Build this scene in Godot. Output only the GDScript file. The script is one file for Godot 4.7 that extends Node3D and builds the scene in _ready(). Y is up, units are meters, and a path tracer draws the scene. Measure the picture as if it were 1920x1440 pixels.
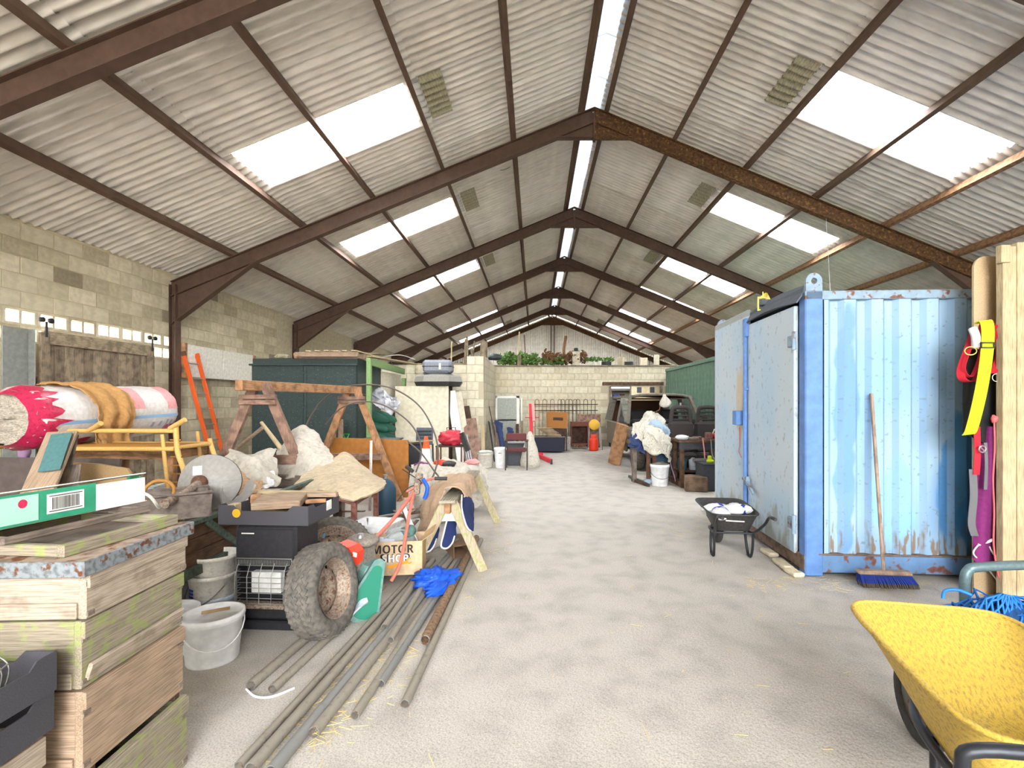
extends Node3D
# A farm building of steel portal frames, looked at along its length. World: x right, y up, camera at the origin's plan position looking along -z.
const F := 930.0      # focal length in pixels of the 1920 x 1440 frame
const VX := 1003.0    # pixel of the point straight ahead
const VY := 755.0
const EYE := 1.48     # eye height

var rng := RandomNumberGenerator.new()
var M := {}           # materials by name
var T := {}           # textures by name
var used_names := {}
var shared := {}      # meshes shared between alike pieces

# ---------------------------------------------------------------- pixels to places
func W(px: float, py: float, d: float) -> Vector3:   # the point that pixel shows at distance d
	return Vector3((px - VX) * d / F, EYE - (py - VY) * d / F, -d)
func G(px: float, py: float, up := 0.0) -> Vector3:          # the point of the floor (or of a level above it) under that pixel
	var d := F * (EYE - up) / (py - VY)
	return W(px, py, d)
func X(px: float, d: float) -> float: return (px - VX) * d / F
func Y(py: float, d: float) -> float: return EYE - (py - VY) * d / F

# ---------------------------------------------------------------- a mesh collector
class K:
	var st := SurfaceTool.new()
	var n := 0
	var xf := Transform3D()
	func _init() -> void:
		st.begin(Mesh.PRIMITIVE_TRIANGLES)
	func smooth(on: bool) -> K:
		st.set_smooth_group(1 if on else -1)
		return self
	func at(t: Transform3D) -> K:
		xf = t
		return self
	func color(c: Color) -> K:
		st.set_color(c)
		return self
	func tri(a: Vector3, b: Vector3, c: Vector3) -> void:
		st.add_vertex(xf * a); st.add_vertex(xf * b); st.add_vertex(xf * c)
	func quad(a: Vector3, b: Vector3, c: Vector3, d: Vector3) -> void:   # clockwise seen from the front
		tri(a, b, c); tri(a, c, d)
	# a box with chamfered edges, centre c, size s
	func box(c: Vector3, s: Vector3, ch := 0.0, turn := Basis()) -> K:
		st.set_smooth_group(-1)
		var old := xf
		xf = xf * Transform3D(turn, c)
		var h := s / 2.0
		ch = minf(ch, minf(h.x, minf(h.y, h.z)) * 0.9)
		var i := h - Vector3(ch, ch, ch)
		for ax in 3:
			var u := (ax + 1) % 3
			var v := (ax + 2) % 3
			for sg in [-1.0, 1.0]:
				var p := []
				for q in [[-1, -1], [-1, 1], [1, 1], [1, -1]]:
					var w := Vector3.ZERO
					w[ax] = sg * h[ax]; w[u] = q[0] * i[u]; w[v] = q[1] * i[v]
					p.append(w)
				if sg > 0: quad(p[0], p[1], p[2], p[3])
				else: quad(p[3], p[2], p[1], p[0])
		if ch > 0.0:
			for ax in 3:
				var u := (ax + 1) % 3
				var v := (ax + 2) % 3
				for a in [-1.0, 1.0]:
					for b in [-1.0, 1.0]:
						var p := []
						for q in [[-1, 0], [1, 0], [1, 1], [-1, 1]]:
							var w := Vector3.ZERO
							w[ax] = q[0] * i[ax]
							w[u] = a * (h[u] if q[1] == 0 else i[u])
							w[v] = b * (i[v] if q[1] == 0 else h[v])
							p.append(w)
						if a * b > 0: quad(p[3], p[2], p[1], p[0])
						else: quad(p[0], p[1], p[2], p[3])
			for a in [-1.0, 1.0]:
				for b in [-1.0, 1.0]:
					for c2 in [-1.0, 1.0]:
						var p0 := Vector3(a * h.x, b * i.y, c2 * i.z)
						var p1 := Vector3(a * i.x, b * h.y, c2 * i.z)
						var p2 := Vector3(a * i.x, b * i.y, c2 * h.z)
						if a * b * c2 > 0: tri(p0, p2, p1)
						else: tri(p0, p1, p2)
		xf = old
		return self
	# a straight bar of section w (across) by h (along up) from a to b
	func bar(a: Vector3, b: Vector3, w: float, h: float, up := Vector3.UP, ch := 0.003) -> K:
		var z := (b - a)
		var len := z.length()
		z /= len
		var x := up.cross(z)
		if x.length() < 0.01: x = Vector3.RIGHT.cross(z)
		if x.length() < 0.01: x = Vector3.BACK.cross(z)
		x = x.normalized()
		var y := z.cross(x).normalized()
		return box((a + b) / 2.0, Vector3(w, h, len), ch, Basis(x, y, z))
	# a round tube through points; r a number or one radius for each point
	func tube(p: Array, r, seg := 10, cap := true, closed := false) -> K:
		st.set_smooth_group(1)
		var m := p.size()
		var rings := []
		var nrm := Vector3.ZERO
		for i in m:
			var a: Vector3 = p[(i - 1 + m) % m] if closed or i > 0 else p[0]
			var b: Vector3 = p[(i + 1) % m] if closed or i < m - 1 else p[m - 1]
			var t := (b - a).normalized()
			if nrm == Vector3.ZERO:
				nrm = t.cross(Vector3.UP)
				if nrm.length() < 0.1: nrm = t.cross(Vector3.RIGHT)
			nrm = (nrm - t * nrm.dot(t)).normalized()
			var bi := t.cross(nrm)
			var rad: float = r[i] if r is Array else r
			var ring := []
			for k in seg:
				var an := TAU * k / seg
				ring.append(p[i] + (nrm * cos(an) + bi * sin(an)) * rad)
			rings.append(ring)
		var last := m if closed else m - 1
		for i in last:
			var A: Array = rings[i]
			var B: Array = rings[(i + 1) % m]
			for k in seg:
				var k2 := (k + 1) % seg
				quad(A[k], A[k2], B[k2], B[k])
		if cap and not closed:
			st.set_smooth_group(-1)
			for k in range(1, seg - 1):
				tri(rings[0][0], rings[0][k + 1], rings[0][k])
				tri(rings[m - 1][0], rings[m - 1][k], rings[m - 1][k + 1])
		return self
	# turn a profile of (radius, height) round the y axis of t; sx, sz squash it
	func lathe(prof: Array, t := Transform3D(), seg := 24, hard := false) -> K:
		st.set_smooth_group(-1 if hard else 1)
		var old := xf
		xf = xf * t
		for i in prof.size() - 1:
			var a: Vector2 = prof[i]
			var b: Vector2 = prof[i + 1]
			if a.is_equal_approx(b): continue
			for k in seg:
				var a0 := TAU * k / seg
				var a1 := TAU * (k + 1) / seg
				var p := Vector3(a.x * cos(a0), a.y, a.x * sin(a0))
				var q := Vector3(a.x * cos(a1), a.y, a.x * sin(a1))
				var s := Vector3(b.x * cos(a1), b.y, b.x * sin(a1))
				var u := Vector3(b.x * cos(a0), b.y, b.x * sin(a0))
				if a.x < 1e-5: tri(p, s, u)
				elif b.x < 1e-5: tri(p, q, s)
				else: quad(p, q, s, u)
		xf = old
		return self
	# an outline in the xy plane of t (counter-clockwise), thick from z = -dz/2 to dz/2
	func prism(poly: Array, dz: float, t := Transform3D()) -> K:
		st.set_smooth_group(-1)
		var old := xf
		xf = xf * t
		var pts := PackedVector2Array(poly)
		if Geometry2D.is_polygon_clockwise(pts): pts.reverse()
		var idx := Geometry2D.triangulate_polygon(pts)
		var h := dz / 2.0
		for i in range(0, idx.size(), 3):
			var a := pts[idx[i]]
			var b := pts[idx[i + 1]]
			var c := pts[idx[i + 2]]
			if (b - a).cross(c - a) > 0:
				var w := b; b = c; c = w
			tri(Vector3(a.x, a.y, h), Vector3(b.x, b.y, h), Vector3(c.x, c.y, h))
			tri(Vector3(a.x, a.y, -h), Vector3(c.x, c.y, -h), Vector3(b.x, b.y, -h))
		for i in pts.size():
			var a := pts[i]
			var b := pts[(i + 1) % pts.size()]
			quad(Vector3(a.x, a.y, h), Vector3(a.x, a.y, -h), Vector3(b.x, b.y, -h), Vector3(b.x, b.y, h))
		xf = old
		return self
	# a sheet f(u, v) with nu x nv cells; th > 0 gives it a back and edges
	func sheet(f: Callable, nu: int, nv: int, th := 0.0, soft := true) -> K:
		st.set_smooth_group(1 if soft else -1)
		var g := []
		for i in nu + 1:
			var row := []
			for j in nv + 1:
				row.append(f.call(float(i) / nu, float(j) / nv))
			g.append(row)
		var b := []
		if th > 0.0:
			for i in nu + 1:
				var row := []
				for j in nv + 1:
					var du: Vector3 = g[mini(i + 1, nu)][j] - g[maxi(i - 1, 0)][j]
					var dv: Vector3 = g[i][mini(j + 1, nv)] - g[i][maxi(j - 1, 0)]
					var nn := dv.cross(du)
					if nn.length() > 1e-9: nn = nn.normalized()
					row.append(g[i][j] + nn * th)
				b.append(row)
		for i in nu:
			for j in nv:
				quad(g[i][j], g[i + 1][j], g[i + 1][j + 1], g[i][j + 1])
				if th > 0.0: quad(b[i][j], b[i][j + 1], b[i + 1][j + 1], b[i + 1][j])
		if th > 0.0:
			st.set_smooth_group(-1)
			for i in nu:
				quad(g[i][0], b[i][0], b[i + 1][0], g[i + 1][0])
				quad(g[i][nv], g[i + 1][nv], b[i + 1][nv], b[i][nv])
			for j in nv:
				quad(g[0][j], g[0][j + 1], b[0][j + 1], b[0][j])
				quad(g[nu][j], b[nu][j], b[nu][j + 1], g[nu][j + 1])
		return self
	# a lump: an ellipsoid of half sizes r, made uneven by noise
	func lump(c: Vector3, r: Vector3, turn := Basis(), rough := 0.0, sd := 1, nu := 20, nv := 12, freq := 1.4, flat := -2.0) -> K:
		var nz := FastNoiseLite.new()
		nz.seed = sd
		nz.frequency = freq
		nz.fractal_octaves = 3
		var f := func(u: float, v: float) -> Vector3:
			var a := -u * TAU
			if u >= 1.0: a = 0.0
			var b := (v - 0.5) * PI
			var d := Vector3(cos(b) * cos(a), sin(b), cos(b) * sin(a))
			var k := 1.0 + rough * nz.get_noise_3dv(d)
			var q := Vector3(d.x * r.x, maxf(d.y, flat) * r.y, d.z * r.z) * k
			return c + turn * q
		return sheet(f, nu, nv)
	func done() -> ArrayMesh:
		st.index()
		st.generate_normals()
		return st.commit()

# ---------------------------------------------------------------- nodes
func numbered(called: String) -> String:
	if not used_names.has(called):
		used_names[called] = 0
		return called
	used_names[called] += 1
	return "%s_%03d" % [called, used_names[called]]
func tag(o: Node3D, label: String, category: String, group := "", kind := "") -> Node3D:
	if label: o.set_meta("label", label)
	if category: o.set_meta("category", category)
	if group: o.set_meta("group", group)
	if kind: o.set_meta("kind", kind)
	return o
func thing(called: String, label: String, category: String, base := Vector3.ZERO, turn := 0.0, group := "") -> Node3D:
	var o := Node3D.new()
	o.name = numbered(called)
	add_child(o)
	o.position = base
	o.rotation.y = turn
	return tag(o, label, category, group)
func mesh_of(k) -> Mesh:
	return k.done() if k is K else k
# a part, its mesh in the axes of its thing
func part(t: Node3D, called: String, k, m: Material, label := "") -> MeshInstance3D:
	var o := MeshInstance3D.new()
	o.name = called
	o.mesh = mesh_of(k)
	o.material_override = m
	t.add_child(o, true)
	if label: o.set_meta("label", label)
	return o
# a part whose mesh was made in world axes
func wpart(t: Node3D, called: String, k, m: Material, label := "") -> MeshInstance3D:
	var o := part(t, called, k, m, label)
	o.transform = t.global_transform.affine_inverse()
	return o
# a thing that is one mesh, made in its own axes round its base
func single(called: String, label: String, category: String, k, m: Material, base := Vector3.ZERO, turn := 0.0, group := "") -> MeshInstance3D:
	var o := MeshInstance3D.new()
	o.name = numbered(called)
	o.mesh = mesh_of(k)
	o.material_override = m
	add_child(o)
	o.position = base
	o.rotation.y = turn
	tag(o, label, category, group)
	return o
func structure(called: String, k, m: Material, label := "", category := "") -> MeshInstance3D:
	var o := single(called, label, category, k, m)
	o.set_meta("kind", "structure")
	return o
func structure_node(called: String, label := "", category := "") -> Node3D:
	var o := Node3D.new()
	o.name = numbered(called)
	add_child(o)
	return tag(o, label, category, "", "structure")
func copy(o: Node3D, base: Vector3, turn := 0.0, label := "") -> Node3D:
	var c: Node3D = o.duplicate()
	var s := String(o.name)
	c.name = numbered(s)
	add_child(c)
	c.position = base
	c.rotation.y = turn
	if label: c.set_meta("label", label)
	return c
func bx(s: Vector3, ch := 0.003) -> K: return K.new().box(Vector3.ZERO, s, ch)
func turned(x := 0.0, y := 0.0, z := 0.0) -> Basis:
	return Basis.from_euler(Vector3(deg_to_rad(x), deg_to_rad(y), deg_to_rad(z)))
func V(x: float, y: float, z: float) -> Vector3: return Vector3(x, y, z)
func arc(c: Vector3, u: Vector3, v: Vector3, a0: float, a1: float, n: int) -> Array:
	var p := []
	for i in n + 1:
		var a := deg_to_rad(lerpf(a0, a1, float(i) / n))
		p.append(c + u * cos(a) + v * sin(a))
	return p
func spline(pts: Array, per := 6) -> Array:
	var p := []
	var m := pts.size()
	for i in m - 1:
		var a: Vector3 = pts[maxi(i - 1, 0)]
		var b: Vector3 = pts[i]
		var c: Vector3 = pts[i + 1]
		var d: Vector3 = pts[mini(i + 2, m - 1)]
		for k in per:
			p.append(b.cubic_interpolate(c, a, d, float(k) / per))
	p.append(pts[m - 1])
	return p
func lumpy(sd: int, freq: float) -> FastNoiseLite:
	var nz := FastNoiseLite.new()
	nz.seed = sd
	nz.frequency = freq
	nz.fractal_octaves = 3
	return nz

# ---------------------------------------------------------------- textures and materials
func noise_tex(called: String, freq: float, stops: Array, kind := FastNoiseLite.TYPE_SIMPLEX_SMOOTH, oct := 4, size := 512, sd := 1) -> void:
	var nz := FastNoiseLite.new()
	nz.noise_type = kind
	nz.frequency = freq
	nz.fractal_octaves = oct
	nz.seed = sd
	var g := Gradient.new()
	var off := PackedFloat32Array()
	var col := PackedColorArray()
	for s in stops:
		off.append(s[0])
		col.append(s[1] if s[1] is Color else Color(s[1], s[1], s[1]))
	g.offsets = off
	g.colors = col
	var t := NoiseTexture2D.new()
	t.width = size; t.height = size
	t.noise = nz
	t.seamless = true
	t.color_ramp = g
	t.normalize = true
	T[called] = t
func make_textures() -> void:
	noise_tex("soft", 0.012, [[0.0, 0.87], [1.0, 1.0]], FastNoiseLite.TYPE_SIMPLEX_SMOOTH, 5)
	noise_tex("grain", 0.03, [[0.0, 0.70], [0.45, 0.89], [0.62, 0.96], [1.0, 1.0]], FastNoiseLite.TYPE_SIMPLEX_SMOOTH, 5, 512, 5)
	noise_tex("speck", 0.12, [[0.0, 0.70], [0.3, 0.90], [0.7, 0.97], [1.0, 1.0]], FastNoiseLite.TYPE_SIMPLEX, 3, 512, 8)
	noise_tex("stain", 0.014, [[0.0, 0.66], [0.38, 0.84], [0.55, 0.95], [1.0, 1.0]], FastNoiseLite.TYPE_SIMPLEX_SMOOTH, 6, 512, 11)
	noise_tex("bump", 0.05, [[0.0, 0.0], [1.0, 1.0]], FastNoiseLite.TYPE_SIMPLEX_SMOOTH, 5, 512, 3)
	noise_tex("rust", 0.014, [[0.0, Color(0.34, 0.18, 0.09, 1)], [0.26, Color(0.46, 0.28, 0.15, 0.85)], [0.36, Color(0.5, 0.33, 0.2, 0.0)], [1.0, Color(0.5, 0.3, 0.15, 0.0)]], FastNoiseLite.TYPE_SIMPLEX_SMOOTH, 6, 512, 21)
	noise_tex("dirt", 0.018, [[0.0, Color(0.34, 0.30, 0.24, 0.55)], [0.20, Color(0.38, 0.33, 0.26, 0.28)], [0.42, Color(0.5, 0.45, 0.38, 0.04)], [1.0, Color(0.5, 0.45, 0.38, 0.0)]], FastNoiseLite.TYPE_SIMPLEX_SMOOTH, 6, 512, 31)
	noise_tex("moss", 0.016, [[0.0, Color(0.50, 0.57, 0.27, 0.85)], [0.30, Color(0.55, 0.60, 0.32, 0.5)], [0.46, Color(0.5, 0.55, 0.3, 0.0)], [1.0, Color(0.5, 0.55, 0.3, 0.0)]], FastNoiseLite.TYPE_SIMPLEX_SMOOTH, 6, 512, 41)
	noise_tex("chip", 0.05, [[0.0, Color(0.86, 0.82, 0.72, 1)], [0.10, Color(0.86, 0.82, 0.72, 1)], [0.115, Color(0.8, 0.8, 0.7, 0.0)], [1.0, Color(0.8, 0.8, 0.7, 0.0)]], FastNoiseLite.TYPE_SIMPLEX_SMOOTH, 3, 512, 51)
	noise_tex("lichen", 0.02, [[0.0, Color(0.66, 0.50, 0.22, 0.85)], [0.24, Color(0.56, 0.41, 0.20, 0.6)], [0.38, Color(0.45, 0.33, 0.17, 0.0)], [1.0, Color(0.5, 0.35, 0.15, 0.0)]], FastNoiseLite.TYPE_SIMPLEX_SMOOTH, 6, 512, 61)
	noise_tex("scuff", 0.03, [[0.0, Color(0.34, 0.31, 0.24, 0.75)], [0.25, Color(0.48, 0.41, 0.26, 0.5)], [0.46, Color(0.68, 0.56, 0.28, 0.3)], [0.62, Color(0.8, 0.66, 0.25, 0.0)], [1.0, Color(0.8, 0.65, 0.2, 0.0)]], FastNoiseLite.TYPE_SIMPLEX, 6, 512, 71)
	noise_tex("dust", 0.012, [[0.0, Color(0.62, 0.58, 0.52, 0.42)], [0.40, Color(0.62, 0.58, 0.52, 0.26)], [0.75, Color(0.6, 0.56, 0.5, 0.10)], [1.0, Color(0.6, 0.56, 0.5, 0.04)]], FastNoiseLite.TYPE_SIMPLEX_SMOOTH, 6, 512, 81)
	noise_tex("streak", 0.02, [[0.0, 0.75], [0.5, 1.0], [0.60, Color(1, 0.95, 0.93)], [0.66, 1.0], [1.0, 0.9]], FastNoiseLite.TYPE_SIMPLEX_SMOOTH, 4, 512, 91)
	noise_tex("grease", 0.02, [[0.0, Color(0.30, 0.29, 0.28, 0.85)], [0.22, Color(0.36, 0.35, 0.34, 0.55)], [0.36, Color(0.5, 0.5, 0.5, 0.0)], [1.0, Color(0.5, 0.5, 0.5, 0.0)]], FastNoiseLite.TYPE_SIMPLEX_SMOOTH, 5, 512, 101)
	noise_tex("patch", 0.014, [[0.0, 0.88], [0.40, 0.955], [0.6, 0.985], [1.0, 1.0]], FastNoiseLite.TYPE_SIMPLEX_SMOOTH, 6, 1024, 111)
	noise_tex("chip_dark", 0.05, [[0.0, Color(0.35, 0.32, 0.28, 0.9)], [0.13, Color(0.4, 0.37, 0.33, 0.8)], [0.16, Color(0.6, 0.6, 0.55, 0.0)], [1.0, Color(0.6, 0.6, 0.55, 0.0)]], FastNoiseLite.TYPE_SIMPLEX_SMOOTH, 3, 512, 121)
# tex: base pattern; sc: repeats for each metre (a number or a Vector3); over: a second pattern with its own scale
func mat(called: String, c: Color, rough := 0.8, metal := 0.0, tex := "", sc = 1.0, bump := 0.0, bump_sc := 0.0, over := "", over_sc = 1.0, mul := false) -> StandardMaterial3D:
	if M.has(called): return M[called]
	var m := StandardMaterial3D.new()
	m.resource_name = called
	m.albedo_color = c
	m.roughness = rough
	m.metallic = metal
	m.metallic_specular = 0.4
	m.uv1_triplanar = true
	m.uv1_triplanar_sharpness = 4.0
	m.uv1_scale = sc if sc is Vector3 else Vector3(sc, sc, sc)
	if tex: m.albedo_texture = T[tex]
	if bump > 0.0:
		m.heightmap_enabled = true
		m.heightmap_texture = T["bump"]
		m.heightmap_scale = bump
	if over:
		m.detail_enabled = true
		m.detail_albedo = T[over]
		m.detail_blend_mode = BaseMaterial3D.BLEND_MODE_MUL if mul else BaseMaterial3D.BLEND_MODE_MIX
		m.detail_uv_layer = BaseMaterial3D.DETAIL_UV_2
		m.uv2_triplanar = true
		m.uv2_triplanar_sharpness = 4.0
		m.uv2_scale = over_sc if over_sc is Vector3 else Vector3(over_sc, over_sc, over_sc)
	M[called] = m
	return m
# timber whose grain runs along one axis of the piece
func wood(called: String, c: Color, axis: int, over := "stain", over_sc := 0.8, rough := 0.8) -> StandardMaterial3D:
	var s := Vector3(9, 9, 9)
	s[axis] = 0.4
	var m := mat(called, c, rough, 0.0, "grain", s, 0.12, 0.0, over, over_sc, over == "stain" or over == "soft")
	return m

# ---------------------------------------------------------------- the building
const XA := 1.1        # ridge
const YA := 7.1
const SL := 0.41       # roof slope
const HALF := 7.84     # half span
const FRONT := 7.4     # z of the open front
const BACK := -31.6    # z of the far gable
func roof_y(x: float) -> float: return YA - absf(x - XA) * SL

func camera_and_light() -> void:
	var cam := Camera3D.new()
	cam.name = "camera"
	cam.position = V(0, EYE, 0)
	cam.projection = Camera3D.PROJECTION_FRUSTUM
	cam.near = 0.1
	cam.far = 200.0
	cam.size = 1440.0 / F * cam.near
	cam.frustum_offset = Vector2((960.0 - VX) / F * cam.near, (VY - 720.0) / F * cam.near)
	cam.current = true
	add_child(cam)
	var e := Environment.new()
	e.background_mode = Environment.BG_SKY
	var sm := ProceduralSkyMaterial.new()      # an overcast sky, nearly even
	sm.sky_top_color = Color(0.97, 0.98, 1.0)
	sm.sky_horizon_color = Color(1.0, 0.995, 0.98)
	sm.ground_bottom_color = Color(0.60, 0.585, 0.55)
	sm.ground_horizon_color = Color(0.66, 0.65, 0.62)
	sm.sun_angle_max = 1.0
	var sky := Sky.new()
	sky.sky_material = sm
	e.sky = sky
	e.background_energy_multiplier = 14.0
	e.tonemap_mode = Environment.TONE_MAPPER_LINEAR
	e.tonemap_exposure = 2.75
	e.sdfgi_enabled = true
	e.ssao_enabled = true
	e.ssil_enabled = true
	var we := WorldEnvironment.new()
	we.name = "sky"
	we.environment = e
	add_child(we)

func shell_materials() -> void:
	for i in 5:
		var c: Color = [Color(0.90, 0.855, 0.735), Color(0.85, 0.805, 0.68), Color(0.94, 0.89, 0.77), Color(0.80, 0.75, 0.63), Color(0.64, 0.59, 0.49)][i]
		mat("block_%d" % i, c, 0.95, 0.0, "speck", 2.2, 0.5, 0.0, "soft", 0.9 + 0.3 * i, true)
	for i in 3:
		var c: Color = [Color(0.90, 0.865, 0.76), Color(0.87, 0.83, 0.72), Color(0.93, 0.90, 0.80)][i]
		mat("pale_block_%d" % i, c, 0.95, 0.0, "speck", 2.2, 0.4, 0.0, "soft", 0.8 + 0.2 * i, true)
	mat("mortar", Color(0.78, 0.72, 0.58), 0.95, 0.0, "speck", 3.0)
	mat("pale_mortar", Color(0.74, 0.70, 0.60), 0.95, 0.0, "speck", 3.0)
	mat("concrete", Color(0.785, 0.76, 0.72), 0.92, 0.0, "speck", 1.3, 0.25, 0.0, "patch", 0.21, true)
	M["concrete"].uv1_scale = V(1.3, 1.3, 1.3)
	mat("yard", Color(0.74, 0.72, 0.68), 0.95, 0.0, "speck", 0.7)
	for i in 3:
		mat("cement_%d" % i, [Color(0.97, 0.94, 0.90), Color(0.95, 0.92, 0.875), Color(0.93, 0.895, 0.845)][i], 0.9, 0.0, "soft", V(1.5, 1.5, 0.6), 0.0, 0.0, "patch", 0.4 + 0.15 * i, true)
	mat("cement_dirty", Color(0.68, 0.65, 0.54), 0.9, 0.0, "stain", 2.0)
	mat("steel", Color(0.40, 0.31, 0.26), 0.7, 0.1, "soft", 1.2, 0.0, 0.0, "soft", 0.4, true)
	mat("steel_rusty", Color(0.38, 0.27, 0.18), 0.8, 0.1, "stain", 1.7, 0.0, 0.0, "lichen", 1.1)
	mat("purlin", Color(0.42, 0.33, 0.27), 0.75, 0.1, "soft", 1.0)
	mat("purlin_rusty", Color(0.60, 0.45, 0.33), 0.8, 0.1, "stain", 1.5)
	mat("gable_sheet", Color(0.96, 0.945, 0.90), 0.85, 0.0, "soft", 0.6)
	var m := StandardMaterial3D.new()      # reinforced plastic rooflight: lets daylight through, part of it scattered
	m.resource_name = "rooflight"
	m.transparency = BaseMaterial3D.TRANSPARENCY_ALPHA
	m.albedo_color = Color(0.96, 0.97, 0.96, 0.35)
	m.roughness = 0.6
	m.backlight_enabled = true
	m.backlight = Color(1, 1, 1)
	M["rooflight"] = m
	m = m.duplicate()
	m.resource_name = "ridge_light"
	m.albedo_color = Color(0.74, 0.79, 0.84)
	m.transparency = BaseMaterial3D.TRANSPARENCY_DISABLED
	m.backlight = Color(0.26, 0.27, 0.28)
	M["ridge_light"] = m

# one corrugated sheet: x across the corrugations (width 1), z down the slope (length 1), y up; scaled when placed
func corrugated(pitches: int, amp: float, th: float, per := 8, trapezoid := false) -> ArrayMesh:
	var key := "corr_%d_%f_%f_%s" % [pitches, amp, th, trapezoid]
	if shared.has(key): return shared[key]
	var k := K.new()
	var n := pitches * per
	var h := func(u: float) -> float:
		var p := fposmod(u * pitches, 1.0)
		if trapezoid: return amp * clampf((absf(p - 0.5) - 0.25) * 10.0, -1.0, 1.0)
		return amp * cos(TAU * p)
	for s in 2:
		var y := th * s
		var f := func(u: float, v: float) -> Vector3: return Vector3(u - 0.5, h.call(u) + y, (v - 0.5) if s == 0 else (0.5 - v))
		k.sheet(f, n, 1, 0.0, not trapezoid)
	shared[key] = k.done()
	return shared[key]

func block_wall(parent: Node3D, along: Vector3, origin: Vector3, inward: Vector3, length: float, courses: int, mats: Array, sd: int, bl := 0.45, ch := 0.225, skip = null, th := 0.14) -> void:
	# blocks of a wall that starts at origin and runs along; inward points into the room
	var r := RandomNumberGenerator.new()
	r.seed = sd
	var b := Basis(along, Vector3.UP, along.cross(Vector3.UP))
	for row in courses:
		var x := 0.0 if row % 2 == 0 else -bl / 2.0
		while x < length - 0.01:
			var a := maxf(x, 0.0)
			var e := minf(x + bl, length)
			var kind: int = r.randi() % mats.size()
			if kind == mats.size() - 1 and r.randf() < 0.72: kind = 0
			var proud := r.randf_range(-0.003, 0.004)
			x += bl
			if skip != null and skip.call(a, e, row): continue
			var w := snappedf(e - a, 0.005)
			if w < 0.05: continue
			var key := "block_%f_%f_%f" % [w, ch, th]
			if not shared.has(key): shared[key] = K.new().box(Vector3.ZERO, V(w - 0.011, ch - 0.011, th), 0.006).done()
			var o := MeshInstance3D.new()
			o.name = "block"
			o.mesh = shared[key]
			o.material_override = M[mats[kind]]
			parent.add_child(o, true)
			o.transform = Transform3D(b, origin + along * (a + e) / 2.0 + Vector3.UP * (row + 0.5) * ch + inward * (proud - th / 2.0))

func build_floor() -> void:
	structure("floor", K.new().box(V(XA, -0.1, (FRONT + BACK) / 2.0), V(2 * HALF + 0.6, 0.2, FRONT - BACK + 0.4)), M["concrete"], "dusty pale concrete floor of the barn", "floor")
	structure("yard_ground", K.new().box(V(XA, -0.14, 12.0), V(60, 0.2, 17.0)).box(V(-37.1, -0.14, -14), V(60, 0.2, 36)).box(V(39.5, -0.14, -14), V(60, 0.2, 36)), M["yard"], "concrete yard outside the building", "ground")

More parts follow.
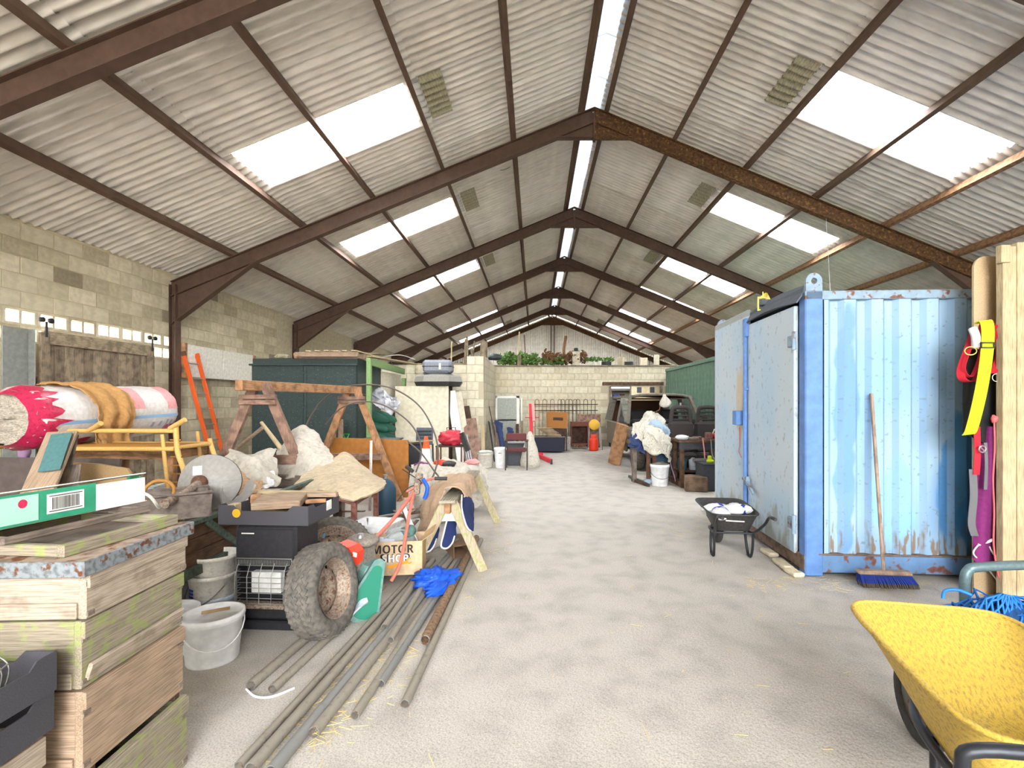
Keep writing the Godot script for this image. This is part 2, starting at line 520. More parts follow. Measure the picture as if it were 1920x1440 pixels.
func build_walls() -> void:
	var xl := XA - HALF
	var xr := XA + HALF
	# left: blockwork with two courses of hollow blocks laid open
	var wl := structure_node("wall_left", "left side wall of cream concrete blocks with pierced courses", "wall")
	var z0 := -5.6
	var z1 := -12.95
	var row0 := 10
	var hol_end := 4.05   # metres along from z0
	var skip := func(a: float, e: float, row: int) -> bool: return (row == 10 or row == 11) and (a + e) / 2.0 < hol_end
	block_wall(wl, V(0, 0, -1), V(xl, 0.02, z0), V(1, 0, 0), z0 - z1, 17, ["block_0", "block_1", "block_2", "block_0", "block_3", "block_4"], 4, 0.45, 0.225, skip)
	var k := K.new()
	k.box(V(xl - 0.075, 1.125 + 0.02, (z0 + z1) / 2.0), V(0.13, 2.25, z0 - z1))
	k.box(V(xl - 0.075, 2.70 + 0.02 + 0.58, (z0 + z1) / 2.0), V(0.13, 1.16, z0 - z1))
	k.box(V(xl - 0.075, 2.475 + 0.02, (z0 - hol_end - 0.1 + z1) / 2.0), V(0.13, 0.45, z0 - hol_end - 0.1 - z1))
	part(wl, "mortar", k, M["mortar"])
	for row in [10, 11]:
		var x := 0.0 if row == 10 else -0.225
		while x < hol_end:
			var y: float = 0.02 + row * 0.225
			var zc: float = z0 - x - 0.225
			var key := "hollow"
			if not shared.has(key):
				var q := K.new()
				q.box(V(0, 0.0175, 0), V(0.14, 0.035, 0.446), 0.004).box(V(0, 0.2075, 0), V(0.14, 0.033, 0.446), 0.004)
				for w in [[-0.203, 0.04], [0.0, 0.036], [0.203, 0.04]]: q.box(V(0, 0.1125, w[0]), V(0.138, 0.16, w[1]))
				shared[key] = q.done()
			var o := part(wl, "hollow_block", shared[key], M["block_%d" % (absi(int(x * 7.3)) % 4)])
			o.position = V(xl - 0.07, y, zc)
			x += 0.45
	part(wl, "wall_core", K.new().box(V(xl - 0.07, 1.93, (z0 + FRONT) / 2.0), V(0.14, 3.86, FRONT - z0)).box(V(xl - 0.07, 1.93, (z1 + BACK) / 2.0), V(0.14, 3.86, z1 - BACK)), M["block_1"])
	structure("wall_right", K.new().box(V(xr + 0.07, 1.93, (FRONT + BACK) / 2.0), V(0.14, 3.86, FRONT - BACK)), M["block_1"], "side wall of the barn behind the containers", "wall")
	# front gable with the big doorway open, behind the viewer
	k = K.new()
	k.box(V((xl - 1.2) / 2, 2.0, FRONT), V(-1.2 - xl, 4.0, 0.15)).box(V((xr + 2.9) / 2, 2.0, FRONT), V(xr - 2.9, 4.0, 0.15)).box(V(0.85, 3.6, FRONT), V(4.2, 0.9, 0.12))
	k.prism([Vector2(xl, roof_y(xl)), Vector2(xl, 4.0), Vector2(xr, 4.0), Vector2(xr, roof_y(xr)), Vector2(XA, YA)], 0.1, Transform3D(Basis(), V(0, 0, FRONT)))
	structure("wall_front", k, M["gable_sheet"], "front gable with its wide doorway open", "wall")
	# far gable
	var wb := structure_node("wall_gable", "far gable clad in white ribbed sheets above a dwarf wall", "wall")
	var x0 := xl
	var sheet := corrugated(7, 0.02, 0.006)
	var i := 0
	while x0 < xr - 0.05:
		var x1 := minf(x0 + 1.0, xr)
		# each sheet is cut to the slope: a prism of corrugations
		var xa := x0
		var xb := x1
		var f := func(u: float, v: float) -> Vector3:
			var x := lerpf(xa, xb, u)
			return Vector3(x, lerpf(3.05, roof_y(x) - 0.02, v), BACK + 0.05 + 0.022 * cos(TAU * u * 7.0))
		part(wb, "gable_sheet", K.new().sheet(f, 56, 1, 0.006), M["gable_sheet"])
		x0 = x1
		i += 1
	part(wb, "dwarf_wall", K.new().box(V(XA, 1.55, BACK + 0.02), V(2 * HALF, 3.1, 0.2)), M["pale_block_0"])
	part(wb, "sheeting_rail", K.new().box(V(XA, 3.12, BACK + 0.16), V(2 * HALF, 0.12, 0.06)), M["steel"])
	part(wb, "gable_post", K.new().box(V(XA - 0.08, 4.6, BACK + 0.2), V(0.06, 3.6, 0.12)).box(V(XA + 0.12, 4.6, BACK + 0.2), V(0.06, 3.6, 0.12)), M["steel"])

func build_roof() -> void:
	var ce := structure_node("ceiling", "pitched roof of corrugated cement sheets with translucent rooflights", "roof")
	var sheet := corrugated(7, 0.029, 0.007, 8)
	var r := RandomNumberGenerator.new()
	r.seed = 9
	var ang := atan(SL)
	var starts := [6.9, 10.72, 15.4, 19.15, 23.6, 27.6]
	for side in [-1.0, 1.0]:
		var cols := []      # [near edge, width, rooflight?]
		var shift: float = 0.0 if side < 0 else -0.26
		var d := -FRONT - 0.2
		for s in starts:
			var to: float = s + shift
			var n := int(round((to - d) / 0.95))
			for i in n: cols.append([d + (to - d) * i / n, (to - d) / n, false])
			cols.append([to, 0.96, true])
			d = to + 0.96
		var m := int(round((-BACK - d) / 0.95))
		for i in m: cols.append([d + (-BACK - d) * i / m, (-BACK - d) / m, false])
		for ci in cols.size():
			var c: Array = cols[ci]
			for row in 3:
				var t0: float = [0.15, 2.75, 5.32][row]
				var t1: float = [2.95, 5.40, 8.05][row]
				var lit: bool = c[2] and row == 1
				var called := "rooflight" if lit else "roof_sheet"
				var o := part(ce, called, sheet, M["rooflight"] if lit else M["cement_%d" % (r.randi() % 3)])
				var tm := (t0 + t1) / 2.0
				var b := Basis(V(0, 0, 1), V(side * sin(ang), cos(ang), 0), V(side * cos(ang), -sin(ang), 0))
				var lift: float = 0.024 * (ci % 2) + (0.012 * (2 - row)) + r.randf_range(0, 0.004)
				o.transform = Transform3D(b, V(XA + side * tm, YA - tm * SL + lift, -(c[0] + c[1] / 2.0))).scaled_local(V(c[1] * (1.05 if ci % 2 else 1.0), 1, (t1 - t0) / cos(ang)))
			if c[2]:   # the head of the rooflight laps under the sheet above it
				var o := part(ce, "rooflight_lap", sheet, M["cement_dirty"])
				var b := Basis(V(0, 0, 1), V(side * sin(ang), cos(ang), 0), V(side * cos(ang), -sin(ang), 0))
				o.transform = Transform3D(b, V(XA + side * 2.56, YA - 2.56 * SL - 0.012, -(c[0] + c[1] / 2.0))).scaled_local(V(c[1], 1, 0.34))
		# purlins
		for t in [0.235, 1.5, 2.82, 4.12, 5.42, 6.72]:
			var x: float = XA + side * t
			var y: float = roof_y(x) - 0.10
			var nm := "purlin_rusty" if side > 0 and t > 5.0 else "purlin"
			part(ce, "purlin", K.new().box(V(x, y, (FRONT + BACK) / 2.0), V(0.07, 0.13, FRONT - BACK), 0.0, Basis(Vector3.BACK, -side * ang)), M[nm])
	# translucent ridge
	var z := FRONT
	while z > BACK + 0.5:
		var za := z
		var f := func(u: float, v: float) -> Vector3:
			var x := (v - 0.5) * 0.46
			return Vector3(XA + x, YA + 0.045 - absf(x) * SL + 0.018 * cos(TAU * u * 7.0), za - u * 1.03)
		part(ce, "ridge_light", K.new().sheet(f, 42, 6), M["ridge_light"])
		z -= 1.0

func build_frames() -> void:
	var ds := [-4.6, 0.0, 4.6, 9.2, 13.85, 18.5, 23.3, 27.7, 31.3]
	var ang := atan(SL)
	for fi in ds.size():
		var z: float = -ds[fi]
		var fr := structure_node("portal_frame", "brown steel portal frame, number %s from the open front, with haunched rafters" % ["one", "two", "three", "four", "five", "six", "seven", "eight", "nine"][fi], "steel frame")
		fr.position = V(XA, 0, z)
		for side in [-1.0, 1.0]:
			var rusty: bool = side > 0 and fi == 3 or fi == 8
			var m: Material = M["steel_rusty"] if rusty else M["steel"]
			# rafter of I section: two flanges and a web, between ridge and column
			var top := 0.165
			var dep := 0.26
			var a := V(0, YA - top, 0)
			var b := V(side * (HALF - 0.02), roof_y(XA + HALF) - top, 0)
			var k := K.new()
			var down := Vector3.DOWN / cos(ang)
			k.bar(a + down * 0.007, b + down * 0.007, 0.13, 0.014, Vector3.UP, 0.0)
			k.bar(a + down * (dep - 0.007), b + down * (dep - 0.007), 0.13, 0.014, Vector3.UP, 0.0)
			k.bar(a + down * dep / 2, b + down * dep / 2, 0.014, dep - 0.02, Vector3.UP, 0.0)
			part(fr, "rafter", k, m)
			# eaves haunch
			var h0 := b + down * (dep - 0.01)
			var h1 := a.lerp(b, 0.80) + down * (dep - 0.01)
			var hy := h0 + V(0, -0.52, 0)
			k = K.new().prism([Vector2(h0.x, h0.y), Vector2(h1.x, h1.y), Vector2(hy.x, hy.y)], 0.016)
			k.bar(h1, hy, 0.13, 0.014, Vector3.UP, 0.0)
			part(fr, "haunch", k, M["steel"])
			# apex gusset
			var g0 := a + down * (dep - 0.01)
			var g1 := a.lerp(b, 0.088) + down * (dep - 0.01)
			k = K.new().prism([Vector2(g0.x, g0.y), Vector2(g1.x, g1.y), Vector2(0, g1.y)], 0.016)
			k.box(V(side * 0.34, g1.y, 0), V(0.68, 0.014, 0.13))
			k.box(V(side * 0.012, g1.y + 0.21, 0), V(0.02, 0.5, 0.14))
			part(fr, "apex_gusset", k, m)
			var cx: float = side * (HALF - 0.06)
			k = K.new().box(V(cx - 0.055, 1.83, 0), V(0.012, 3.66, 0.15)).box(V(cx + 0.055, 1.83, 0), V(0.012, 3.66, 0.15)).box(V(cx, 1.83, 0), V(0.10, 3.66, 0.012))
			part(fr, "column", k, M["steel"])

func build_partitions() -> void:
	# the cross wall with the workshop doorway
	var d := 16.7
	var wb := structure_node("wall_back", "cream blockwork cross wall with a doorway to the workshop", "wall")
	var xa := -1.37
	var door0 := X(1143, d)
	var door1 := X(1241, d)
	var skip := func(a: float, e: float, row: int) -> bool: return row < 9 and (a + e) / 2.0 + xa > door0 - 0.1 and (a + e) / 2.0 + xa < door1 + 0.3
	block_wall(wb, V(1, 0, 0), V(xa, 0, -d), V(0, 0, 1), 5.9, 12, ["pale_block_0", "pale_block_1", "pale_block_2", "pale_block_0", "block_0"], 12, 0.45, 0.225, skip)
	part(wb, "mortar", K.new().box(V((xa + door0) / 2, 1.35, -d - 0.075), V(door0 - xa, 2.69, 0.13)).box(V((door0 + door1) / 2, 2.38, -d - 0.075), V(door1 - door0, 0.62, 0.13)).box(V((door1 + 8.9) / 2, 1.35, -d - 0.075), V(8.9 - door1, 2.69, 0.13)), M["pale_mortar"])
	part(wb, "door_jamb", K.new().box(V(door0 + 0.02, 1.0, -d - 0.02), V(0.06, 2.06, 0.16)).box(V(door1 - 0.02, 1.0, -d - 0.02), V(0.06, 2.06, 0.16)), M["wood_weathered_y"])
	part(wb, "lintel", K.new().box(V((X(1130, d) + X(1243, d)) / 2, 2.12, -d + 0.02), V(2.05, 0.11, 0.12), 0.01), M["wood_brown_x"])
	part(wb, "coping", K.new().box(V(3.76, 2.72, -d - 0.06), V(10.3, 0.045, 0.2), 0.008), M["wood_weathered_x"])
	# the store room at the side: front wall with its pier
	var d2 := 13.0
	var ws := structure_node("wall_store", "cream blockwork store room wall ending in a square pier", "wall")
	block_wall(ws, V(1, 0, 0), V(-4.5, 0, -d2 - 0.06), V(0, 0, 1), 2.72, 11, ["pale_block_0", "pale_block_1", "pale_block_2", "block_0"], 22, 0.45, 0.225)
	block_wall(ws, V(1, 0, 0), V(-1.79, 0, -d2), V(0, 0, 1), 0.45, 12, ["pale_block_0", "pale_block_2"], 23, 0.45, 0.225, null, 0.22)
	block_wall(ws, V(0, 0, -1), V(-1.34, 0, -d2 - 0.2), V(1, 0, 0), 3.5, 12, ["pale_block_0", "pale_block_1", "block_0"], 24, 0.45, 0.225)
	part(ws, "mortar", K.new().box(V(-4.2, 1.24, -d2 - 0.14), V(5.0, 2.47, 0.13)).box(V(-1.56, 1.35, -d2 - 0.11), V(0.43, 2.69, 0.2)).box(V(-1.415, 1.35, -d2 - 1.85), V(0.13, 2.69, 3.7)), M["pale_mortar"])
	# decks over the rooms
	structure("ceiling_workshop", K.new().box(V(3.7, 2.66, -19.6), V(10.4, 0.08, 5.7)), M["wood_weathered_x"], "board deck over the workshop", "deck")
	structure("ceiling_store", K.new().box(V(-4.05, 2.5, -14.95), V(5.3, 0.06, 3.5)), M["wood_weathered_x"], "board deck over the store room", "deck")
	structure("wall_workshop", K.new().box(V(3.7, 1.33, -22.4), V(10.4, 2.66, 0.14)).box(V(-1.42, 1.33, -19.6), V(0.14, 2.66, 5.7)), M["pale_block_1"], "back wall of the workshop", "wall")

func thing_materials() -> void:
	wood("wood_weathered_x", Color(0.60, 0.54, 0.45), 0)
	wood("wood_weathered_y", Color(0.60, 0.54, 0.45), 1)
	wood("wood_weathered_z", Color(0.60, 0.54, 0.45), 2)
	wood("wood_brown_x", Color(0.45, 0.34, 0.26), 0)
	wood("wood_brown_y", Color(0.45, 0.34, 0.26), 1)
	wood("wood_brown_z", Color(0.45, 0.34, 0.26), 2)
	mat("net_fill", Color(0.13, 0.30, 0.50), 0.95, 0.0, "stain", 5.0)
	mat("teal_patch", Color(0.30, 0.46, 0.46), 0.8, 0.0, "soft", 6.0)
	mat("chip_dust", Color(0.62, 0.51, 0.36), 0.95, 0.0, "speck", 6.0, 0.0, 0.0, "dirt", 6.0)
	mat("panel_dark", Color(0.36, 0.32, 0.30), 0.7, 0.0, "soft", 2.0)
	mat("plastic_grey", Color(0.62, 0.64, 0.63), 0.45, 0.0, "soft", 3.0)
	mat("print_grey", Color(0.62, 0.62, 0.68), 0.4)
	mat("lilac", Color(0.72, 0.58, 0.74), 0.8)
	for i in 3: wood("gate_%d" % i, [Color(0.62, 0.55, 0.46), Color(0.56, 0.49, 0.41), Color(0.67, 0.60, 0.50)][i], 1)
	wood("gate_rail", Color(0.70, 0.63, 0.52), 2)
	mat("zinc_dull", Color(0.58, 0.59, 0.57), 0.6, 0.3, "soft", 2.0)
	mat("board_scratched", Color(0.93, 0.91, 0.86), 0.8, 0.0, "soft", 2.0, 0.0, 0.0, "chip_dark", V(2.0, 3.0, 1.0))
	mat("ladder_orange", Color(0.86, 0.37, 0.15), 0.5)
	mat("sack_white", Color(0.80, 0.775, 0.72), 0.8, 0.0, "soft", 3.0, 0.0, 0.0, "dirt", 1.1)
	mat("straw_mat", Color(0.78, 0.64, 0.50), 0.95, 0.0, "grain", V(3, 20, 3))
	mat("card_buff", Color(0.80, 0.69, 0.55), 0.9, 0.0, "soft", 3.0)
	mat("card_brown", Color(0.56, 0.44, 0.34), 0.9, 0.0, "soft", 3.0)
	mat("label_cream", Color(0.88, 0.86, 0.74), 0.8)
	mat("cone_orange", Color(0.90, 0.34, 0.14), 0.5)
	mat("slate_dark", Color(0.20, 0.22, 0.24), 0.6)
	mat("red_plastic", Color(0.76, 0.22, 0.28), 0.35, 0.0, "soft", 4.0)
	mat("cyl_blue", Color(0.16, 0.28, 0.36), 0.5)
	mat("hoop", Color(0.36, 0.32, 0.29), 0.6)
	wood("sawhorse_leg", Color(0.72, 0.66, 0.56), 1, "moss", 2.0)
	mat("handle_green", Color(0.12, 0.66, 0.28), 0.5)

# ---------------------------------------------------------------- painted pictures: paint, stains and print laid flat on a face
# a material that lays an image once over a face w x h metres whose lower corner is at (ox, oy) in the mesh's own axes
func printed(called: String, im: Image, w: float, h: float, ox: float, oy: float, rough := 0.7, metal := 0.0) -> StandardMaterial3D:
	var m := StandardMaterial3D.new()
	m.resource_name = called
	m.albedo_texture = ImageTexture.create_from_image(im)
	m.roughness = rough
	m.metallic = metal
	m.uv1_triplanar = true
	m.uv1_triplanar_sharpness = 8.0
	m.uv1_scale = V(1.0 / w, 1.0 / h, 1.0 / w)
	m.uv1_offset = V(-ox / w, -oy / h, -ox / w)
	M[called] = m
	return m
func paint(w: int, h: int, f: Callable) -> Image:
	var im := Image.create(w, h, false, Image.FORMAT_RGB8)
	for y in h:
		for x in w:
			im.set_pixel(x, y, f.call(x, y))
	return im

func container_side_image() -> Image:
	var n1 := lumpy(3, 0.02)
	var n2 := lumpy(8, 0.006)
	var n3 := lumpy(5, 0.05)
	var f := func(x: int, y: int) -> Color:       # 768 x 384 over 6.06 x 2.43 m
		var mx := x / 768.0 * 6.06
		var my := (1.0 - y / 384.0) * 2.43
		var c := Color(0.56, 0.67, 0.76)
		var a := n2.get_noise_2d(x * 1.0, y * 0.6)
		c = c.lerp(Color(0.50, 0.635, 0.765), clampf(0.5 + a * 1.5, 0, 1))
		# overpainted patches of a stronger blue, with ragged edges
		for p in [[0.35, 1.55, 0.10, 0.75, Color(0.37, 0.53, 0.77)], [0.33, 0.75, 0.07, 0.5, Color(0.39, 0.55, 0.77)], [1.25, 0.80, 0.22, 0.55, Color(0.28, 0.53, 0.76)], [1.42, 0.45, 0.18, 0.28, Color(0.24, 0.50, 0.74)], [0.72, 0.62, 0.18, 0.35, Color(0.50, 0.69, 0.87)], [2.2, 0.8, 0.4, 0.6, Color(0.38, 0.63, 0.85)], [3.6, 1.5, 0.5, 0.5, Color(0.45, 0.65, 0.85)]]:
			var e := Vector2((mx - p[0]) / p[2], (my - p[1]) / p[3]).length() + n1.get_noise_2d(x, y * 0.5) * 0.6
			c = c.lerp(p[4], clampf((1.05 - e) * 5.0, 0.0, 0.85))
		# rust in streaks along the foot of the corrugations
		var s := n3.get_noise_2d(x * 3.0, y * 0.35)
		var r := clampf((s + 0.02 - (my - 0.18) * 1.35) * 6.0, 0.0, 1.0) * clampf((0.55 - my) * 6.0, 0, 1)
		c = c.lerp(Color(0.48, 0.38, 0.29), r * 0.85)
		if n3.get_noise_2d(x * 2.2 + 400, y * 2.2) > 0.52: c = c.lerp(Color(0.42, 0.47, 0.45), 0.6)
		return c
	return paint(768, 384, f)
func container_door_image() -> Image:
	var n1 := lumpy(13, 0.012)
	var n2 := lumpy(18, 0.03)
	var f := func(x: int, y: int) -> Color:      # 256 x 320 over 2.44 x 2.43 m; x = 0 at the free end
		var mx := x / 256.0 * 2.44
		var my := (1.0 - y / 320.0) * 2.43
		var c := Color(0.72, 0.77, 0.81)
		c = c.lerp(Color(0.66, 0.755, 0.83), clampf(n1.get_noise_2d(x, y * 0.5) * 1.6 + 0.35, 0, 1))
		var e := Vector2((mx - 1.42) / 0.16, (my - 1.55) / 0.5).length() + n2.get_noise_2d(x * 1.5, y * 0.4) * 0.8
		c = c.lerp(Color(0.76, 0.68, 0.56), clampf((1.1 - e) * 1.6, 0, 0.7))
		var s := n2.get_noise_2d(x * 1.4, y * 0.5) * 0.35 + 0.38
		c = c.lerp(Color(0.56, 0.57, 0.54), clampf((s - my) * 5.0, 0, 0.75))
		if n2.get_noise_2d(x * 4.0, y * 2.0) > 0.48: c = c.lerp(Color(0.5, 0.47, 0.44), 0.4)
		return c
	return paint(256, 320, f)

func right_materials() -> void:
	printed("container_side", container_side_image(), 6.06, 2.43, 0.0, 0.0, 0.55)
	printed("container_doors", container_door_image(), 2.44, 2.43, -2.44, 0.0, 0.55)
	mat("blue_paint", Color(0.40, 0.54, 0.70), 0.55, 0.0, "soft", 1.0, 0.0, 0.0, "rust", 0.9)
	mat("blue_post", Color(0.38, 0.53, 0.76), 0.5, 0.0, "soft", 1.4)
	mat("blue_bar", Color(0.40, 0.56, 0.80), 0.5, 0.0, "soft", 2.0)
	mat("rail_rusty", Color(0.54, 0.63, 0.70), 0.7, 0.0, "soft", 1.4, 0.0, 0.0, "rust", 1.3)
	mat("sill_rusty", Color(0.50, 0.42, 0.36), 0.85, 0.0, "stain", 1.4)
	mat("slate_grey", Color(0.36, 0.39, 0.43), 0.7, 0.0, "soft", 2.0)
	mat("green_paint", Color(0.45, 0.58, 0.50), 0.6, 0.0, "soft", 1.0)
	wood("wood_pale_x", Color(0.82, 0.74, 0.585), 0, "soft")
	wood("wood_pale_y", Color(0.82, 0.74, 0.585), 1, "soft")
	wood("wood_pale_z", Color(0.82, 0.74, 0.585), 2, "soft")
	mat("ply", Color(0.74, 0.64, 0.50), 0.85, 0.0, "speck", 1.6)
	mat("red_web", Color(0.78, 0.13, 0.20), 0.8, 0.0, "speck", 10.0)
	mat("hi_vis", Color(0.86, 0.93, 0.12), 0.7, 0.0, "soft", 8.0)
	mat("black_cloth", Color(0.15, 0.15, 0.15), 0.95, 0.0, "soft", 6.0)
	mat("grey_web", Color(0.42, 0.42, 0.43), 0.9, 0.0, "speck", 8.0)
	mat("purple_cloth", Color(0.50, 0.17, 0.42), 0.9, 0.0, "soft", 4.0)
	mat("white_cloth", Color(0.88, 0.87, 0.84), 0.9, 0.0, "soft", 3.0)
	mat("pink_cord", Color(0.86, 0.38, 0.38), 0.7)
	mat("teal_tube", Color(0.40, 0.49, 0.51), 0.45, 0.3, "soft", 5.0, 0.0, 0.0, "dirt", 4.0)
	mat("net_blue", Color(0.12, 0.42, 0.74), 0.6)
	mat("net_green", Color(0.10, 0.50, 0.36), 0.6)
	mat("yellow_plastic", Color(0.83, 0.70, 0.30), 0.5, 0.0, "speck", 3.0, 0.0, 0.0, "scuff", V(5.0, 3.0, 2.0))
	mat("black_plastic", Color(0.20, 0.20, 0.205), 0.5, 0.0, "soft", 3.0, 0.0, 0.0, "dirt", 3.0)
	mat("black_metal", Color(0.20, 0.21, 0.23), 0.4, 0.4, "soft", 4.0)
	mat("rubber", Color(0.24, 0.24, 0.245), 0.85, 0.0, "soft", 5.0, 0.0, 0.0, "dirt", 2.5)
	mat("steel_bright", Color(0.70, 0.70, 0.70), 0.35, 0.8, "soft", 5.0)
	mat("steel_grey", Color(0.55, 0.55, 0.54), 0.5, 0.5, "soft", 3.0, 0.0, 0.0, "rust", 3.0)
	mat("bag_white", Color(0.90, 0.90, 0.90), 0.5, 0.0, "soft", 3.0)
	mat("bag_blue", Color(0.15, 0.22, 0.55), 0.5)
	mat("bristle_blue", Color(0.12, 0.22, 0.58), 0.7, 0.0, "grain", V(90, 3, 90))
	mat("bristle_dirty", Color(0.36, 0.31, 0.26), 0.9, 0.0, "speck", 20.0)
	wood("wood_handle", Color(0.70, 0.60, 0.52), 1)
	mat("lamp_yellow", Color(0.90, 0.84, 0.42), 0.6)

func build_container() -> void:
	var t := thing("shipping_container", "pale blue steel container with two doors, patched paint and rust at its foot", "container", V(2.29, 0, -4.2), deg_to_rad(-3.05))
	var L := 6.06
	var D := 2.44
	# body: roof, floor, far walls
	var k := K.new()
	k.box(V(L / 2, 2.40, -D / 2), V(L - 0.1, 0.05, D - 0.1)).box(V(L / 2, 0.14, -D / 2), V(L - 0.1, 0.1, D - 0.1))
	k.box(V(L / 2, 1.25, -D + 0.04), V(L - 0.1, 2.3, 0.04)).box(V(L - 0.04, 1.25, -D / 2), V(0.04, 2.3, D - 0.1))
	part(t, "body", k, M["blue_paint"])
	# corrugated side facing the open front: trapezoid ribs, pitch 0.224
	var pitch := 0.224
	var n := int((L - 0.3) / pitch)
	var prof := []
	var x := 0.16
	prof.append([x, -0.012])
	for i in n:
		for q in [[0.035, -0.012], [0.07, -0.05], [0.13, -0.05], [0.165, -0.012]]:
			prof.append([x + q[0], q[1]])
		x += pitch
	prof.append([L - 0.15, -0.012])
	k = K.new()
	k.st.set_smooth_group(-1)
	for i in prof.size() - 1:
		var a: Array = prof[i]
		var b: Array = prof[i + 1]
		k.quad(V(a[0], 0.19, a[1]), V(a[0], 2.36, a[1]), V(b[0], 2.36, b[1]), V(b[0], 0.19, b[1]))
	part(t, "side_panel", k, M["container_side"], "corrugated side panel with overpainted blue patches")
	part(t, "top_rail", K.new().box(V(L / 2, 2.39, -0.03), V(L, 0.075, 0.06), 0.006), M["rail_rusty"])
	k = K.new().box(V(L / 2, 0.115, -0.03), V(L - 0.02, 0.15, 0.05), 0.006)
	part(t, "bottom_rail", k, M["blue_paint"])
	part(t, "bottom_lip", K.new().box(V(L / 2 + 0.05, 0.196, -0.028), V(L - 0.12, 0.012, 0.07), 0.003), M["sill_rusty"])
	for c in [[0.075, -0.06], [L - 0.075, -0.06], [0.075, -D + 0.06], [L - 0.075, -D + 0.06]]:
		part(t, "corner_post", K.new().box(V(c[0], 1.22, c[1]), V(0.15, 2.42, 0.12), 0.01), M["blue_post"], "darker blue corner post")
	# lifting lug with a round hole
	for z in [-0.03, -D + 0.03]:
		var o := K.new()      # a plate with a round head, pierced: one wedge of plate for each step round the hole
		var edge := func(a: float) -> Vector2:
			var c := Vector2(cos(a), sin(a))
			if c.y >= 0.0: return c * 0.068
			return c * minf(0.068 / maxf(absf(c.x), 0.001), 0.135 / absf(c.y))
		for i in 24:
			var a0 := TAU * i / 24.0
			var a1 := TAU * (i + 1) / 24.0
			var wedge := [Vector2(cos(a0), sin(a0)) * 0.026, edge.call(a0), edge.call(a1), Vector2(cos(a1), sin(a1)) * 0.026]
			o.prism(wedge, 0.03, Transform3D(Basis(), V(0.08, 2.515, z)))
		part(t, "lifting_lug", o, M["rail_rusty"])
	# door end
	part(t, "door_sill", K.new().box(V(0.03, 0.115, -D / 2), V(0.07, 0.13, D - 0.02), 0.006), M["sill_rusty"], "rusty brown door sill")
	var hd := K.new()
	hd.sheet(func(u: float, v: float) -> Vector3: return V(lerpf(0.06, -0.055, v), 2.50 + 0.035 * sin(u * 3.0) - 0.16 * v, lerpf(-0.05, -1.30, u)), 10, 2, 0.012)
	hd.box(V(0.03, 2.42, -D / 2), V(0.05, 0.09, D - 0.1))
	part(t, "door_header", hd, M["slate_grey"], "dark sheet flashing over the doors")
	for i in 2:
		var z0: float = [-0.15, -1.25][i]
		var z1: float = [-1.235, -2.40][i]
		var top: float = [2.33, 2.50][i]
		k = K.new()
		var zz := z0
		k.box(V(-0.005, (0.16 + top) / 2, (z0 + z1) / 2), V(0.04, top - 0.16, z0 - z1), 0.006)
		var d := part(t, "door", k, M["container_doors"])
		if i == 0:
			for y in [0.42, 2.02]:
				part(d, "hinge", K.new().box(V(-0.035, y, z0 - 0.03), V(0.03, 0.10, 0.10), 0.006).tube([V(-0.04, y - 0.08, z0 + 0.03), V(-0.04, y + 0.08, z0 + 0.03)], 0.018, 8), M["rail_rusty"])
		else:
			var lb := part(d, "lock_bar", K.new().tube([V(-0.05, 0.2, z0 + 0.01), V(-0.05, 2.36, z0 + 0.01)], 0.022, 10).box(V(-0.04, 2.30, z0 + 0.01), V(0.05, 0.2, 0.075), 0.006).box(V(-0.04, 1.63, z0 + 0.01), V(0.045, 0.03, 0.07), 0.004), M["blue_bar"], "bright blue vertical locking bar")
			part(d, "lock_box", K.new().box(V(-0.06, 1.31, z0 - 0.16), V(0.10, 0.16, 0.13), 0.006), M["blue_bar"], "blue steel lock box")
			part(d, "lock_handle", K.new().bar(V(-0.075, 0.66, z0 + 0.02), V(-0.075, 0.60, z0 + 0.20), 0.03, 0.035).bar(V(-0.075, 0.60, z0 + 0.20), V(-0.08, 0.53, z0 + 0.33), 0.025, 0.025).box(V(-0.065, 0.64, z0 + 0.12), V(0.04, 0.09, 0.03), 0.004), M["rail_rusty"])
			part(d, "red_cord", K.new().tube(spline([V(-0.03, 1.2, z0 - 0.22), V(-0.035, 1.0, z0 - 0.2), V(-0.03, 0.92, z0 - 0.24), V(-0.035, 0.86, z0 - 0.14)]), 0.004, 5), M["pink_cord"])
	for z in [-0.5, -1.9]: part(t, "packer", K.new().box(V(0.3, 0.026, z), V(0.5, 0.05, 0.18), 0.006), M["wood_brown_x"])
	part(t, "packer", K.new().box(V(4.6, 0.026, -1.2), V(0.3, 0.05, 2.2), 0.006), M["wood_brown_z"])
	# flat stones lying along the door end
	var stones := [[1478, 1062], [1452, 1040], [1500, 1078]]
	for i in 3:
		var p := G(stones[i][0], stones[i][1])
		single("flat_stone", ["long pale flat stone against the container door sill", "smaller flat stone furthest along the container door sill", "short flat stone at the container corner post"][i], "stone", K.new().box(V(0, 0.022, 0), V(0.10, 0.04, [0.26, 0.2, 0.16][i]), 0.012), M["block_2"], p + V(-0.05, 0, 0), deg_to_rad(-4 + i * 5), "stones under the container")
	# a lamp with a bulkhead cage lying on the container roof
	var l := thing("yellow_work_light", "small yellow plastic work light standing on blue container roof", "work light", W(1432, 562, 5.15), 0.3)
	l.position.y = 2.43
	part(l, "housing", K.new().box(V(0, 0.09, 0), V(0.10, 0.07, 0.08), 0.01), M["slate_grey"])
	part(l, "frame", K.new().tube([V(-0.07, 0.0, 0), V(-0.07, 0.14, 0), V(0.05, 0.14, 0), V(0.05, 0, 0)], 0.009, 6).tube([V(-0.07, 0.01, 0), V(0.05, 0.01, 0)], 0.009, 6).tube([V(-0.01, 0.14, 0), V(-0.01, 0.2, 0)], 0.006, 5), M["lamp_yellow"])
